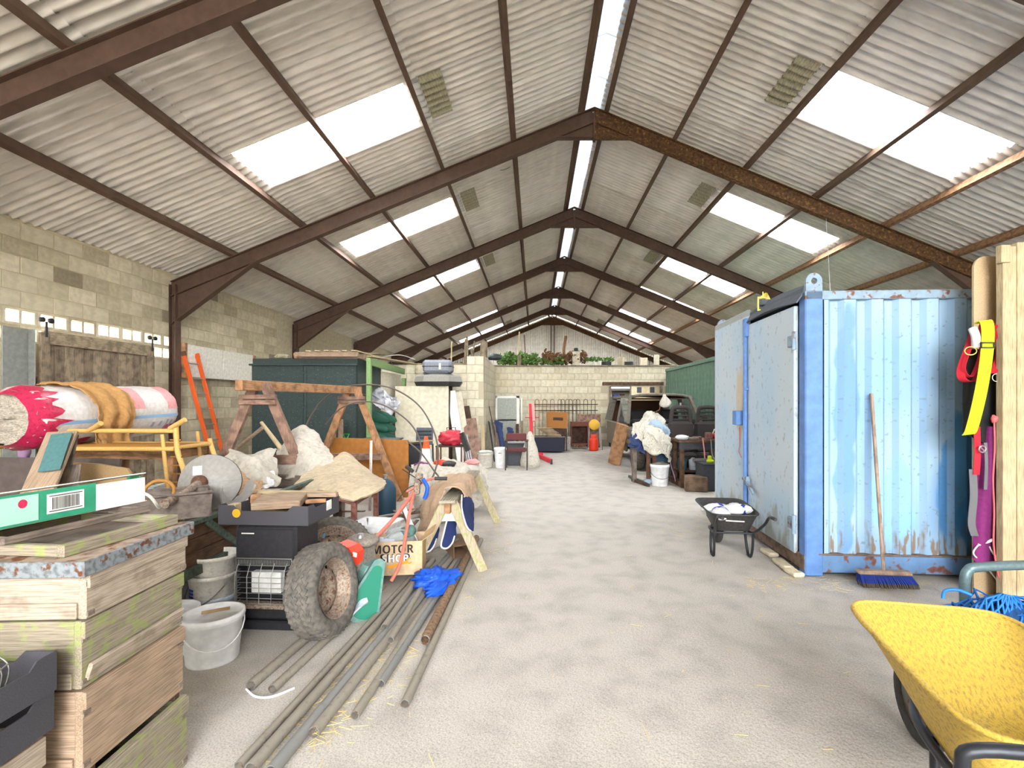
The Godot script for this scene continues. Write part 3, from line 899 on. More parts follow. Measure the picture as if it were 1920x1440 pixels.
	part(l, "reflector", K.new().lathe([Vector2(0.02, 0.0), Vector2(0.055, 0.08)], Transform3D(turned(0, 0, 65), V(0.07, 0.11, 0)), 10), M["lamp_yellow"])
	# green container beyond
	var g := thing("green_container", "green corrugated steel container standing beyond the pale blue one", "container", V(4.38, 0, -9.4))
	k = K.new()
	k.box(V(1.25, 1.30, -3.62), V(2.44, 2.5, 7.0))
	part(g, "body", k, M["green_paint"])
	k = K.new()
	k.st.set_smooth_group(-1)
	var zc := -0.05
	while zc > -7.1:
		var q := [[0.0, 0.0], [0.10, 0.0], [0.135, 0.036], [0.225, 0.036], [0.26, 0.0]]
		for i in 4:
			k.quad(V(q[i][1], 0.15, zc - q[i][0]), V(q[i + 1][1], 0.15, zc - q[i + 1][0]), V(q[i + 1][1], 2.5, zc - q[i + 1][0]), V(q[i][1], 2.5, zc - q[i][0]))
		zc -= 0.26
	part(g, "side_panel", k, M["green_paint"])
	part(g, "top_rail", K.new().box(V(0.0, 2.55, -3.6), V(0.07, 0.1, 7.1), 0.008), M["green_paint"])
	part(g, "bottom_rail", K.new().box(V(0.0, 0.09, -3.6), V(0.07, 0.16, 7.1), 0.008), M["green_paint"])

# a wheelbarrow whose wheel points along -z
func make_barrow(called: String, label: String, base: Vector3, turn: float, s: float, tray_m: Material, frame_m: Material, tray_depth := 0.30) -> Node3D:
	var t := thing(called, label, "wheelbarrow", base, turn)
	var rim := []
	var bot := []
	var cnt := 40
	var rr := func(hx: float, z0: float, z1: float, rad: float, y0: float, y1: float, taper: float) -> Array:
		# a rounded rectangle from z0 (front) to z1 (rear), y0 at the front and y1 at the rear
		var p := []
		for i in cnt:
			var a := TAU * i / cnt
			var cx := cos(a)
			var sz := sin(a)
			var e := 0.35
			var px := signf(cx) * pow(absf(cx), e)
			var pz := signf(sz) * pow(absf(sz), e)
			var w := (pz + 1.0) / 2.0
			p.append(V(px * hx * lerpf(1.0, taper, w), lerpf(y0, y1, w), lerpf(z0, z1, w)) * s)
		return p
	rim = rr.call(0.315, -0.52, 0.40, 0.1, 0.585, 0.56, 0.93)
	bot = rr.call(0.20, -0.12, 0.27, 0.06, 0.60 - tray_depth + 0.04, 0.60 - tray_depth, 1.05)
	var k := K.new()
	var f := func(u: float, v: float) -> Vector3:
		var i := int(round(u * cnt)) % cnt
		var a: Vector3 = rim[i]
		var b: Vector3 = bot[i]
		if v > 0.93: return (b + (b - V(b.x * 0.5, b.y, 0.08 * s)) * -1.0 * 1.0) if false else b.lerp(V(0, b.y, 0.08 * s), 1.0)
		var w := v / 0.9
		var p := a.lerp(b, w)
		p.y = lerpf(a.y, b.y, pow(w, 1.15))
		return p
	k.sheet(f, cnt, 10, 0.006 * s)
	part(t, "tray", k, tray_m)
	var lip := []
	for i in cnt: lip.append(rim[i])
	part(t, "rim", K.new().tube(lip, 0.011 * s, 6, false, true), tray_m)
	# chassis: handles run from the wheel up past the tray
	for sd in [-1.0, 1.0]:
		var hp := [V(0.03 * sd, 0.19, -0.50), V(0.20 * sd, 0.30, -0.10), V(0.23 * sd, 0.32, 0.25), V(0.27 * sd, 0.48, 0.52), V(0.28 * sd, 0.60, 0.66), V(0.28 * sd, 0.62, 0.82)]
		var sp := []
		for p in hp: sp.append(p * s)
		var h := part(t, "handle", K.new().tube(spline(sp, 5), 0.016 * s, 8), frame_m)
		part(h, "grip", K.new().tube([V(0.28 * sd, 0.613, 0.74) * s, V(0.28 * sd, 0.622, 0.85) * s], 0.019 * s, 8), M["rubber"])
		var lp := [V(0.205 * sd, 0.31, 0.02), V(0.215 * sd, 0.14, 0.05), V(0.22 * sd, 0.03, 0.10), V(0.22 * sd, 0.016, 0.16), V(0.22 * sd, 0.03, 0.22), V(0.225 * sd, 0.14, 0.26), V(0.228 * sd, 0.31, 0.27)]
		sp = []
		for p in lp: sp.append(p * s)
		part(t, "leg", K.new().tube(spline(sp, 5), 0.016 * s, 8), frame_m)
	part(t, "cross_brace", K.new().tube([V(-0.21, 0.305, 0.0) * s, V(0.21, 0.305, 0.0) * s], 0.013 * s, 7).tube([V(-0.225, 0.315, 0.26) * s, V(0.225, 0.315, 0.26) * s], 0.013 * s, 7), frame_m)
	var wx := Transform3D(turned(0, 0, 90), V(0, 0.185, -0.50) * s)
	var w := part(t, "wheel", K.new().lathe([Vector2(0.12, -0.035), Vector2(0.17, -0.04), Vector2(0.19, -0.02), Vector2(0.19, 0.02), Vector2(0.17, 0.04), Vector2(0.12, 0.035), Vector2(0.12, -0.035)].map(func(q): return q * s), wx, 24), M["rubber"])
	part(w, "hub", K.new().lathe([Vector2(0.0, -0.02), Vector2(0.12, -0.03), Vector2(0.12, 0.03), Vector2(0.0, 0.02)].map(func(q): return q * s), wx, 20), M["steel_grey"])
	return t

func build_right() -> void:
	build_container()
	# yellow barrow
	var y := make_barrow("yellow_wheelbarrow", "scuffed yellow plastic wheelbarrow with black tube frame beside the blue net", V(1.58, 0, -1.68), deg_to_rad(-13), 1.0, M["yellow_plastic"], M["black_metal"], 0.30)
	part(y, "rear_loop", K.new().tube(spline([V(-0.22, 0.31, 0.28), V(-0.40, 0.36, 0.52), V(-0.42, 0.58, 0.58), V(-0.385, 0.645, 0.59), V(-0.1, 0.655, 0.59), V(0.24, 0.66, 0.59), V(0.29, 0.60, 0.58), V(0.23, 0.31, 0.28)], 6), 0.017, 9), M["black_metal"])
	# black barrow with bags
	var b := make_barrow("black_wheelbarrow", "black plastic wheelbarrow holding white and blue bags by container doors", V(1.90, 0, -4.90), deg_to_rad(-6), 0.78, M["black_plastic"], M["black_metal"], 0.26)
	part(b, "white_mark", K.new().box(V(-0.005, 0.375, 0.278), V(0.17, 0.012, 0.008), 0.003, turned(-22, 0, -2)), M["white_cloth"], "white scrape on the rear panel")
	var bp := [[V(1.80, 0.415, -4.98), 25.0], [V(1.96, 0.44, -4.83), -20.0], [V(1.78, 0.42, -4.76), 70.0], [V(2.02, 0.40, -5.02), 60.0]]
	for i in 4:
		var tb := thing("feed_bag", ["white plastic bag with blue panel lying across the barrow", "white and navy bag with its blue end up", "crumpled white bag at the rear of the barrow", "small white bag tucked behind the others in the barrow"][i], "bag", bp[i][0], deg_to_rad(bp[i][1]), "bags in the black wheelbarrow")
		part(tb, "sack", K.new().lump(Vector3.ZERO, V(0.15, 0.05, 0.085), turned(0, 0, 6), 0.25, 30 + i), M["bag_white"])
		if i < 3: part(tb, "printed_band", K.new().lump(V(0.06, 0.004, 0), V(0.045, 0.052, 0.08), turned(0, 0, 6), 0.12, 30 + i, 16, 8), M["bag_blue"], "navy printed band")
	# broom leaning on the container
	var br := thing("push_broom", "wide push broom with blue bristles leaning against the blue container", "broom", G(1655, 1098))
	var hd := W(1657, 1072, 3.93)
	var tip := W(1634, 738, 4.16)
	wpart(br, "handle", K.new().tube([hd, tip], 0.0135, 9), M["wood_handle"])
	var c := hd + V(0, -0.005, 0)
	var bs := turned(0, -6, 0)
	wpart(br, "head", K.new().box(c, V(0.40, 0.035, 0.075), 0.012, bs), M["wood_handle"])
	k_bristles(br, c, bs)
	# timber partition posts at the frame edge
	var tp := thing("timber_partition", "tall pale timber partition of fresh sawn posts and boards", "partition", V(3.6, 0, -3.7))
	part(tp, "post", K.new().box(V(-0.085, 1.32, 0), V(0.10, 2.64, 0.06), 0.004), M["wood_pale_y"])
	part(tp, "post", K.new().box(V(-0.004, 1.335, 0.0), V(0.062, 2.66, 0.075), 0.004), M["wood_pale_y"])
	part(tp, "cleat", K.new().box(V(-0.125, 2.58, 0.02), V(0.07, 0.13, 0.05), 0.004), M["wood_pale_y"])
	part(tp, "rail", K.new().box(V(0.62, 2.62, 0.03), V(1.2, 0.1, 0.04), 0.004), M["wood_pale_x"])
	for i in 8: part(tp, "board", K.new().box(V(0.10 + i * 0.148, 1.31, -0.02), V(0.142, 2.62, 0.022), 0.003), M["wood_pale_y"])
	var rb := []
	for i in 9:
		var a := PI / 2 + PI / 2 * i / 8.0
		rb.append(Vector2(-0.15 + 0.09 * cos(a) + 0.09 - 0.11, 2.52 + 0.09 * sin(a)))
	rb.append(Vector2(-0.26, 0.0)); rb.append(Vector2(0.45, 0.0)); rb.append(Vector2(0.45, 2.61))
	single("plywood_sheet", "tan plywood sheet with a rounded corner behind the timber posts", "plywood", K.new().prism(rb, 0.018), M["ply"], V(3.65, 0.0, -3.84))
	hanging_tack()
	# blue grey tube frame
	var fr := thing("tube_trolley", "blue grey steel tube frame of a trolley behind the blue net", "trolley", V(2.60, 0, -3.0))
	part(fr, "frame", K.new().tube(spline([V(0, 0.0, 0), V(0, 0.3, 0), V(0.0, 0.40, 0), V(0.02, 0.462, 0.0), V(0.09, 0.49, 0.01), V(0.5, 0.515, 0.04), V(1.0, 0.53, 0.08)], 6), 0.028, 12), M["teal_tube"])
	part(fr, "leg", K.new().tube([V(1.0, 0.0, 0.08), V(1.0, 0.53, 0.08)], 0.028, 12), M["teal_tube"])
	hay_net()

func k_bristles(br: Node3D, c: Vector3, bs: Basis) -> void:
	# tufts, splayed towards one end
	var k := K.new()
	var k2 := K.new()
	var r := RandomNumberGenerator.new()
	r.seed = 77
	for i in 46:
		for j in 6:
			var u := (i + 0.5) / 46.0 - 0.5
			var w := (j + 0.5) / 6.0 - 0.5
			var a := V(u * 0.385, -0.016, w * 0.062)
			var b := V(u * 0.385 + 0.035 * (u + 0.6) + r.randf_range(-0.006, 0.006), -0.075 - r.randf() * 0.004, w * 0.085 + 0.012)
			var e := V(b.x + 0.008, -0.108, b.z + r.randf_range(-0.006, 0.006))
			k.bar(c + bs * a, c + bs * b, 0.006, 0.006, Vector3.RIGHT, 0.0)
			k2.bar(c + bs * b, c + bs * e, 0.007, 0.007, Vector3.RIGHT, 0.0)
	var o := wpart(br, "bristles", k, M["bristle_blue"], "blue plastic bristles")
	o.set_meta("kind", "stuff")
	o = wpart(br, "bristle_tips", k2, M["bristle_dirty"], "worn dirty bristle tips")
	o.set_meta("kind", "stuff")

# a flat strap through points, w wide along a given direction
func strap(pts: Array, w: float, side: Vector3, th := 0.004) -> K:
	var p := spline(pts, 6)
	var n := p.size() - 1
	return K.new().sheet(func(u: float, v: float) -> Vector3: return p[int(round(u * n))] + side * (v - 0.5) * w, n, 1, th)

func hanging_tack() -> void:
	var d := 3.78
	var P := func(x: float, y: float, dd := 3.78) -> Vector3: return W(x, y, dd)
	# black rug hung under everything
	var k := K.new()
	var f := func(u: float, v: float) -> Vector3:
		var x := lerpf(1806 - 2 * v, 1878, u)
		return W(x, lerpf(655, 810 + 40 * u, v), 3.80 + 0.02 * sin(u * 9.0 + v * 2.0))
	single("black_girth_pad", "black padded cloth hanging behind the yellow strap", "horse tack", K.new().sheet(f, 14, 8, 0.012), M["black_cloth"])
	f = func(u: float, v: float) -> Vector3:
		var x := lerpf(lerpf(1832, 1824, v), 1884, u)
		return W(x, lerpf(800, 1046 + 24 * sin(u * 3.0), v), 3.80 + 0.025 * sin(u * 8.0 + v * 3.0))
	var rug := thing("purple_rug", "purple horse rug with pale piping hanging to the floor by timber posts", "rug", V(3.45, 0, -3.78))
	wpart(rug, "cloth", K.new().sheet(f, 16, 12, 0.01), M["purple_cloth"])
	wpart(rug, "piping", K.new().tube(spline([P.call(1834, 1022), P.call(1862, 1012)], 4), 0.012, 6).tube(spline([P.call(1834, 1022), P.call(1825, 1038), P.call(1845, 1058), P.call(1878, 1098)], 5), 0.006, 5).tube(spline([P.call(1855, 1025), P.call(1864, 1040), P.call(1881, 1050)], 5), 0.006, 5), M["white_cloth"])
	# red web coils
	var red := thing("red_strap_coil", "red webbing straps coiled over a peg behind the yellow strap", "strap", P.call(1838, 700))
	wpart(red, "coil", strap([P.call(1826, 622, 3.75), P.call(1812, 660, 3.74), P.call(1801, 695, 3.74), P.call(1808, 714, 3.74), P.call(1830, 712, 3.74), P.call(1843, 680, 3.74), P.call(1846, 630, 3.74)], 0.05, V(0.5, 0.1, 0.85).normalized()), M["red_web"])
	wpart(red, "coil", strap([P.call(1862, 610, 3.73), P.call(1874, 640, 3.73), P.call(1872, 675, 3.73), P.call(1860, 700, 3.73)], 0.05, V(0.6, 0, 0.8)), M["red_web"])
	wpart(red, "coil", strap([P.call(1822, 640, 3.73), P.call(1806, 690, 3.72), P.call(1822, 706, 3.72), P.call(1840, 660, 3.72), P.call(1840, 610, 3.72), P.call(1858, 604, 3.72), P.call(1870, 650, 3.73)], 0.03, V(0.3, 0.1, 0.95).normalized()), M["red_web"])
	wpart(red, "tail", strap([P.call(1832, 800, 3.74), P.call(1833, 850, 3.74), P.call(1831, 890, 3.74)], 0.045, V(1, 0, 0.1)), M["red_web"])
	var pad := single("sheepskin_sleeve", "cream fleece sleeve hung between the red webbing coils", "horse tack", K.new().tube(spline([P.call(1823, 616, 3.70), P.call(1829, 630, 3.68), P.call(1830, 650, 3.70)], 5), 0.028, 9), M["white_cloth"])
	# yellow strap
	var ys := thing("yellow_strap", "bright yellow webbing strap with black buckle hanging over red coils", "strap", P.call(1845, 760))
	wpart(ys, "webbing", strap([P.call(1836, 606, 3.71), P.call(1848, 601, 3.66), P.call(1853, 620, 3.655), P.call(1851, 660, 3.655), P.call(1844, 710, 3.655), P.call(1834, 760, 3.66), P.call(1822, 805, 3.67), P.call(1816, 815, 3.68)], 0.095, V(1, 0.12, 0)), M["hi_vis"])
	var bc: Vector3 = P.call(1852, 647, 3.64)
	wpart(ys, "buckle", K.new().box(bc + V(0, 0.018, 0), V(0.10, 0.008, 0.01)).box(bc + V(0, -0.018, 0), V(0.10, 0.008, 0.01)).box(bc + V(-0.048, 0, 0), V(0.008, 0.04, 0.01)).box(bc + V(0.048, 0, 0), V(0.008, 0.04, 0.01)), M["black_plastic"])
	single("grey_strap", "worn grey webbing strap hanging beside the purple rug", "strap", strap([P.call(1824, 880, 3.75), P.call(1826, 930, 3.75), P.call(1822, 980, 3.75), P.call(1828, 1005, 3.75)], 0.05, V(1, 0, 0.2)), M["grey_web"])
	single("dark_strap", "narrow dark strap with a white end hanging over the purple rug", "strap", strap([P.call(1848, 830, 3.74), P.call(1850, 870, 3.74), P.call(1848, 918, 3.74)], 0.025, V(1, 0, 0)), M["grey_web"])
	single("steel_buckle", "shiny steel roller buckle on the hanging straps", "buckle", K.new().tube(arc(P.call(1842, 842, 3.71), V(0.025, 0, 0), V(0, 0.025, 0), 0, 360, 12), 0.005, 6).bar(P.call(1836, 836, 3.71), P.call(1850, 850, 3.71), 0.008, 0.01), M["steel_bright"])
	single("pink_cord", "pink cord hanging in front of the purple rug", "cord", K.new().tube(spline([P.call(1864, 790, 3.70), P.call(1865, 840, 3.70), P.call(1862, 900, 3.70), P.call(1864, 960, 3.70), P.call(1863, 1020, 3.70), P.call(1870, 1070, 3.70), P.call(1879, 1098, 3.72)], 6).map(func(q): return q), 0.006, 6).lump(P.call(1864, 786, 3.70), V(0.022, 0.03, 0.02), Basis(), 0.4, 3, 10, 6), M["pink_cord"])
	single("wire_ring", "thin white wire ring hanging on the black cloth", "ring", K.new().tube(arc(P.call(1868, 708, 3.72), V(0.03, 0, 0), V(0, 0.028, 0), 20, 320, 14), 0.003, 5), M["white_cloth"])
	single("yellow_twine", "thin yellow cord looped on the red webbing", "twine", K.new().tube(arc(P.call(1820, 658, 3.70), V(0.045, 0, 0), V(0, 0.03, 0), 0, 360, 16), 0.004, 5), M["lamp_yellow"])

func hay_net() -> void:
	# knotted strands crossing over a soft heap
	var c := V(2.53, 0.0, -2.66)
	var r := V(0.34, 0.42, 0.26)
	var nz := lumpy(6, 1.2)
	var surf := func(a: float, b: float) -> Vector3:    # a around, b from the foot (0) to the top (1)
		var q := V(cos(a) * cos(b * PI / 2), sin(b * PI / 2), sin(a) * cos(b * PI / 2))
		var g := 1.0 + 0.35 * nz.get_noise_3dv(q * 1.3)
		return c + V(q.x * r.x * g, maxf(q.y * r.y * g, 0.012), q.z * r.z * g)
	var t := thing("hay_net", "bright blue knotted hay net heaped on the floor", "net", c)
	var k := K.new()
	for dir in [-1.0, 1.0]:
		for i in 26:
			var p := []
			for j in 14:
				var b := j / 13.0 * 0.93
				p.append(surf.call(TAU * i / 26.0 + dir * b * 2.3, b))
			k.tube(p, 0.0055, 5, false)
	var o := wpart(t, "strands", k, M["net_blue"])
	o.set_meta("kind", "stuff")
	wpart(t, "filling", K.new().lump(c + V(0, 0.02, 0), r * 0.9, Basis(), 0.3, 6, 20, 12, 1.3, 0.0), M["net_fill"])
	var lp := W(1772, 1118, 2.75)
	wpart(t, "draw_cord", K.new().tube(spline([W(1768, 1122, 2.7), W(1772, 1108, 2.7), W(1795, 1106, 2.68), W(1822, 1116, 2.65)], 6), 0.009, 6), M["net_blue"])
	var r2 := RandomNumberGenerator.new()
	r2.seed = 4
	var tw := K.new()
	var cc: Vector3 = surf.call(1.45, 0.72) + V(0, 0.01, 0.015)
	for i in 16: tw.tube([cc, cc + V(r2.randf_range(-0.07, 0.07), r2.randf_range(-0.09, 0.05), r2.randf_range(0, 0.03))], 0.0025, 4)
	wpart(t, "twine_knot", tw, M["white_cloth"], "frayed white twine knot")
	single("green_net", "green net bundle beside the blue hay net", "net", K.new().lump(V(0, 0.15, 0), V(0.16, 0.17, 0.2), Basis(), 0.3, 12, 16, 10, 1.4, -0.85), M["net_green"], V(3.06, 0, -2.9))

# a soft sheet through a grid of control points given as [px, py, distance]; wrinkles of size wr
func cloth(rows: Array, wr := 0.01, sd := 1, th := 0.006, nu := 0, nv := 0, fq := 6.0) -> K:
	var g := []
	for r in rows:
		var row := []
		for q in r: row.append(q if q is Vector3 else W(q[0], q[1], q[2]))
		g.append(row)
	var R := g.size()
	var C: int = g[0].size()
	var nz := lumpy(sd, fq)
	var cub := func(a: Array, t: float) -> Vector3:
		var n := a.size() - 1
		var i := mini(int(t * n), n - 1)
		var f := t * n - i
		var p1: Vector3 = a[i]
		var p2: Vector3 = a[i + 1]
		return p1.cubic_interpolate(p2, a[maxi(i - 1, 0)], a[mini(i + 2, n)], f)
	var f := func(u: float, v: float) -> Vector3:
		var col := []
		for r in R: col.append(cub.call(g[r], u))
		var p: Vector3 = cub.call(col, v)
		return p + V(nz.get_noise_3dv(p * 1.0), nz.get_noise_3dv(p + V(7, 3, 1)), nz.get_noise_3dv(p + V(2, 9, 5))) * wr * 2.0
	return K.new().sheet(f, nu if nu else C * 6, nv if nv else R * 6, th)

func tub(called: String, label: String, base: Vector3, r0: float, r1: float, h: float, m: Material, sx := 1.0, group := "", lid := false) -> Node3D:
	var t := thing(called, label, "bucket", base, 0, group)
	var b := Basis.from_scale(V(1.0 * sx, 1, 1.0))
	var k := K.new().lathe([Vector2(0, 0.004), Vector2(r0 * 0.97, 0.0), Vector2(r0, 0.01), Vector2(r1 * 0.985, h * 0.86), Vector2(r1 * 1.03, h * 0.87), Vector2(r1 * 1.04, h * 0.985), Vector2(r1, h), Vector2(r1 * 0.96, h * 0.985), Vector2(r0 * 0.95, 0.03), Vector2(0, 0.03)], Transform3D(b, Vector3.ZERO), 28)
	part(t, "body", k, m)
	if lid: part(t, "lid", K.new().lathe([Vector2(0, h * 0.99), Vector2(r1 * 0.95, h * 0.99), Vector2(r1 * 0.97, h * 1.025), Vector2(r1 * 1.06, h * 1.025), Vector2(r1 * 1.075, h * 0.93), Vector2(r1 * 1.05, h * 0.92)], Transform3D(b, Vector3.ZERO), 28), m)
	return t
func bail(t: Node3D, r: float, h: float, sag: float, m: Material, face := 0.0) -> void:
	var p := []
	for i in 13:
		var a := PI * i / 12.0
		p.append(Basis(Vector3.UP, face) * V(cos(a) * r * 1.06, h - sin(a) * sag, sin(a) * r * 1.12))
	part(t, "handle", K.new().tube(p, 0.004, 6), m)

func left_materials() -> void:
	mat("hive_roof", Color(0.70, 0.62, 0.55), 0.8, 0.0, "stain", 2.0, 0.0, 0.0, "rust", 1.6)
	mat("zinc", Color(0.60, 0.63, 0.65), 0.45, 0.5, "stain", 5.0, 0.0, 0.0, "rust", 3.0)
	for a in 3:
		wood("hive_pale_%d" % a, Color(0.70, 0.64, 0.57), a, "dirt", 0.9)
		wood("hive_mossy_%d" % a, Color(0.60, 0.555, 0.48), a, "moss", 1.7)
		wood("hive_tan_%d" % a, Color(0.70, 0.60, 0.50), a, "soft", 1.2)
		wood("wood_grey_%d" % a, Color(0.56, 0.50, 0.45), a)
		wood("wood_orange_%d" % a, Color(0.77, 0.58, 0.42), a)
		wood("wood_dark_%d" % a, Color(0.34, 0.25, 0.20), a)
		wood("wood_red_%d" % a, Color(0.65, 0.52, 0.45), a)
	mat("card_black", Color(0.27, 0.27, 0.29), 0.75, 0.0, "speck", 3.0)
	mat("card_tan", Color(0.80, 0.67, 0.49), 0.9, 0.0, "soft", 3.0)
	mat("card_white", Color(0.90, 0.90, 0.88), 0.8, 0.0, "soft", 2.0)
	mat("card_green", Color(0.20, 0.58, 0.44), 0.7, 0.0, "soft", 3.0)
	mat("label_pale", Color(0.62, 0.79, 0.72), 0.7)
	mat("ink", Color(0.16, 0.15, 0.15), 0.7)
	mat("plastic_white", Color(0.955, 0.96, 0.96), 0.4, 0.0, "soft", 2.0)
	mat("plastic_dirty", Color(0.91, 0.89, 0.84), 0.5, 0.0, "soft", 2.0, 0.0, 0.0, "dirt", 4.0)
	mat("plastic_blueish", Color(0.78, 0.82, 0.87), 0.45, 0.0, "soft", 2.0, 0.0, 0.0, "dirt", 4.0)
	mat("heater_black", Color(0.20, 0.20, 0.215), 0.45, 0.1, "soft", 3.0, 0.0, 0.0, "soft", 5.0, true)
	mat("tyre", Color(0.30, 0.295, 0.29), 0.9, 0.0, "soft", 5.0, 0.0, 0.0, "dust", 3.5)
	mat("wheel_steel", Color(0.62, 0.56, 0.50), 0.6, 0.3, "stain", 6.0, 0.0, 0.0, "rust", 5.0)
	mat("pipe_grey", Color(0.60, 0.57, 0.52), 0.8, 0.1, "speck", 6.0, 0.0, 0.0, "dirt", 2.2)
	mat("pipe_slate", Color(0.55, 0.55, 0.54), 0.7, 0.2, "speck", 6.0, 0.0, 0.0, "dirt", 1.6)
	mat("pipe_rust", Color(0.57, 0.46, 0.36), 0.85, 0.1, "stain", 4.0, 0.0, 0.0, "dirt", 3.0)
	mat("green_iron", Color(0.34, 0.40, 0.35), 0.7, 0.1, "stain", 3.0, 0.0, 0.0, "dirt", 3.0)
	mat("trough_steel", Color(0.42, 0.37, 0.35), 0.7, 0.2, "stain", 3.0, 0.0, 0.0, "dust", 2.0)
	mat("shell_grey", Color(0.60, 0.585, 0.565), 0.5, 0.0, "soft", 4.0)
	mat("rust_iron", Color(0.46, 0.33, 0.26), 0.7, 0.3, "stain", 6.0)
	mat("cane", Color(0.86, 0.69, 0.40), 0.55, 0.0, "soft", 8.0)
	mat("cane_dark", Color(0.66, 0.47, 0.22), 0.6, 0.0, "grain", 12.0)
	mat("canvas_tan", Color(0.76, 0.58, 0.36), 0.95, 0.0, "soft", 5.0)
	mat("fleece", Color(0.84, 0.77, 0.65), 0.98, 0.0, "soft", 3.0, 0.0, 0.0, "soft", 0.9, true)
	mat("wool", Color(0.72, 0.68, 0.62), 0.98, 0.0, "stain", 9.0)
	mat("wrap_white", Color(0.88, 0.86, 0.84), 0.35, 0.0, "soft", 3.0)
	mat("wrap_pink", Color(0.76, 0.18, 0.33), 0.35, 0.0, "streak", 3.0)
	mat("wrap_pale_pink", Color(0.90, 0.62, 0.62), 0.4, 0.0, "soft", 4.0)
	mat("wrap_blue", Color(0.56, 0.72, 0.86), 0.4)
	mat("red_iron", Color(0.50, 0.22, 0.19), 0.6, 0.1, "soft", 4.0, 0.0, 0.0, "dust", 3.0)
	mat("red_tube", Color(0.84, 0.40, 0.33), 0.5, 0.0, "soft", 6.0, 0.0, 0.0, "dust", 5.0)
	mat("engine_red", Color(0.92, 0.25, 0.12), 0.45)
	mat("engine_grey", Color(0.52, 0.49, 0.46), 0.7, 0.3, "stain", 7.0, 0.0, 0.0, "dust", 6.0)
	mat("engine_teal", Color(0.28, 0.52, 0.51), 0.6, 0.0, "soft", 5.0, 0.0, 0.0, "dust", 4.0)
	mat("guard_green", Color(0.06, 0.48, 0.38), 0.45, 0.0, "speck", 5.0)
	mat("tan_cloth", Color(0.74, 0.63, 0.52), 0.95, 0.0, "soft", 5.0)
	mat("navy_cloth", Color(0.13, 0.18, 0.36), 0.9, 0.0, "soft", 8.0)
	mat("tarp_blue", Color(0.10, 0.34, 0.80), 0.45, 0.0, "soft", 6.0)
	mat("hardboard", Color(0.66, 0.43, 0.18), 0.6, 0.0, "soft", 1.5)
	mat("straw", Color(0.84, 0.76, 0.52), 0.8)
	mat("blue_crate", Color(0.42, 0.66, 0.80), 0.5)
	mat("wire", Color(0.62, 0.62, 0.60), 0.4, 0.7)
	mat("orange_paint", Color(0.90, 0.60, 0.12), 0.7)
	wood("decking", Color(0.72, 0.68, 0.60), 2, "soft")

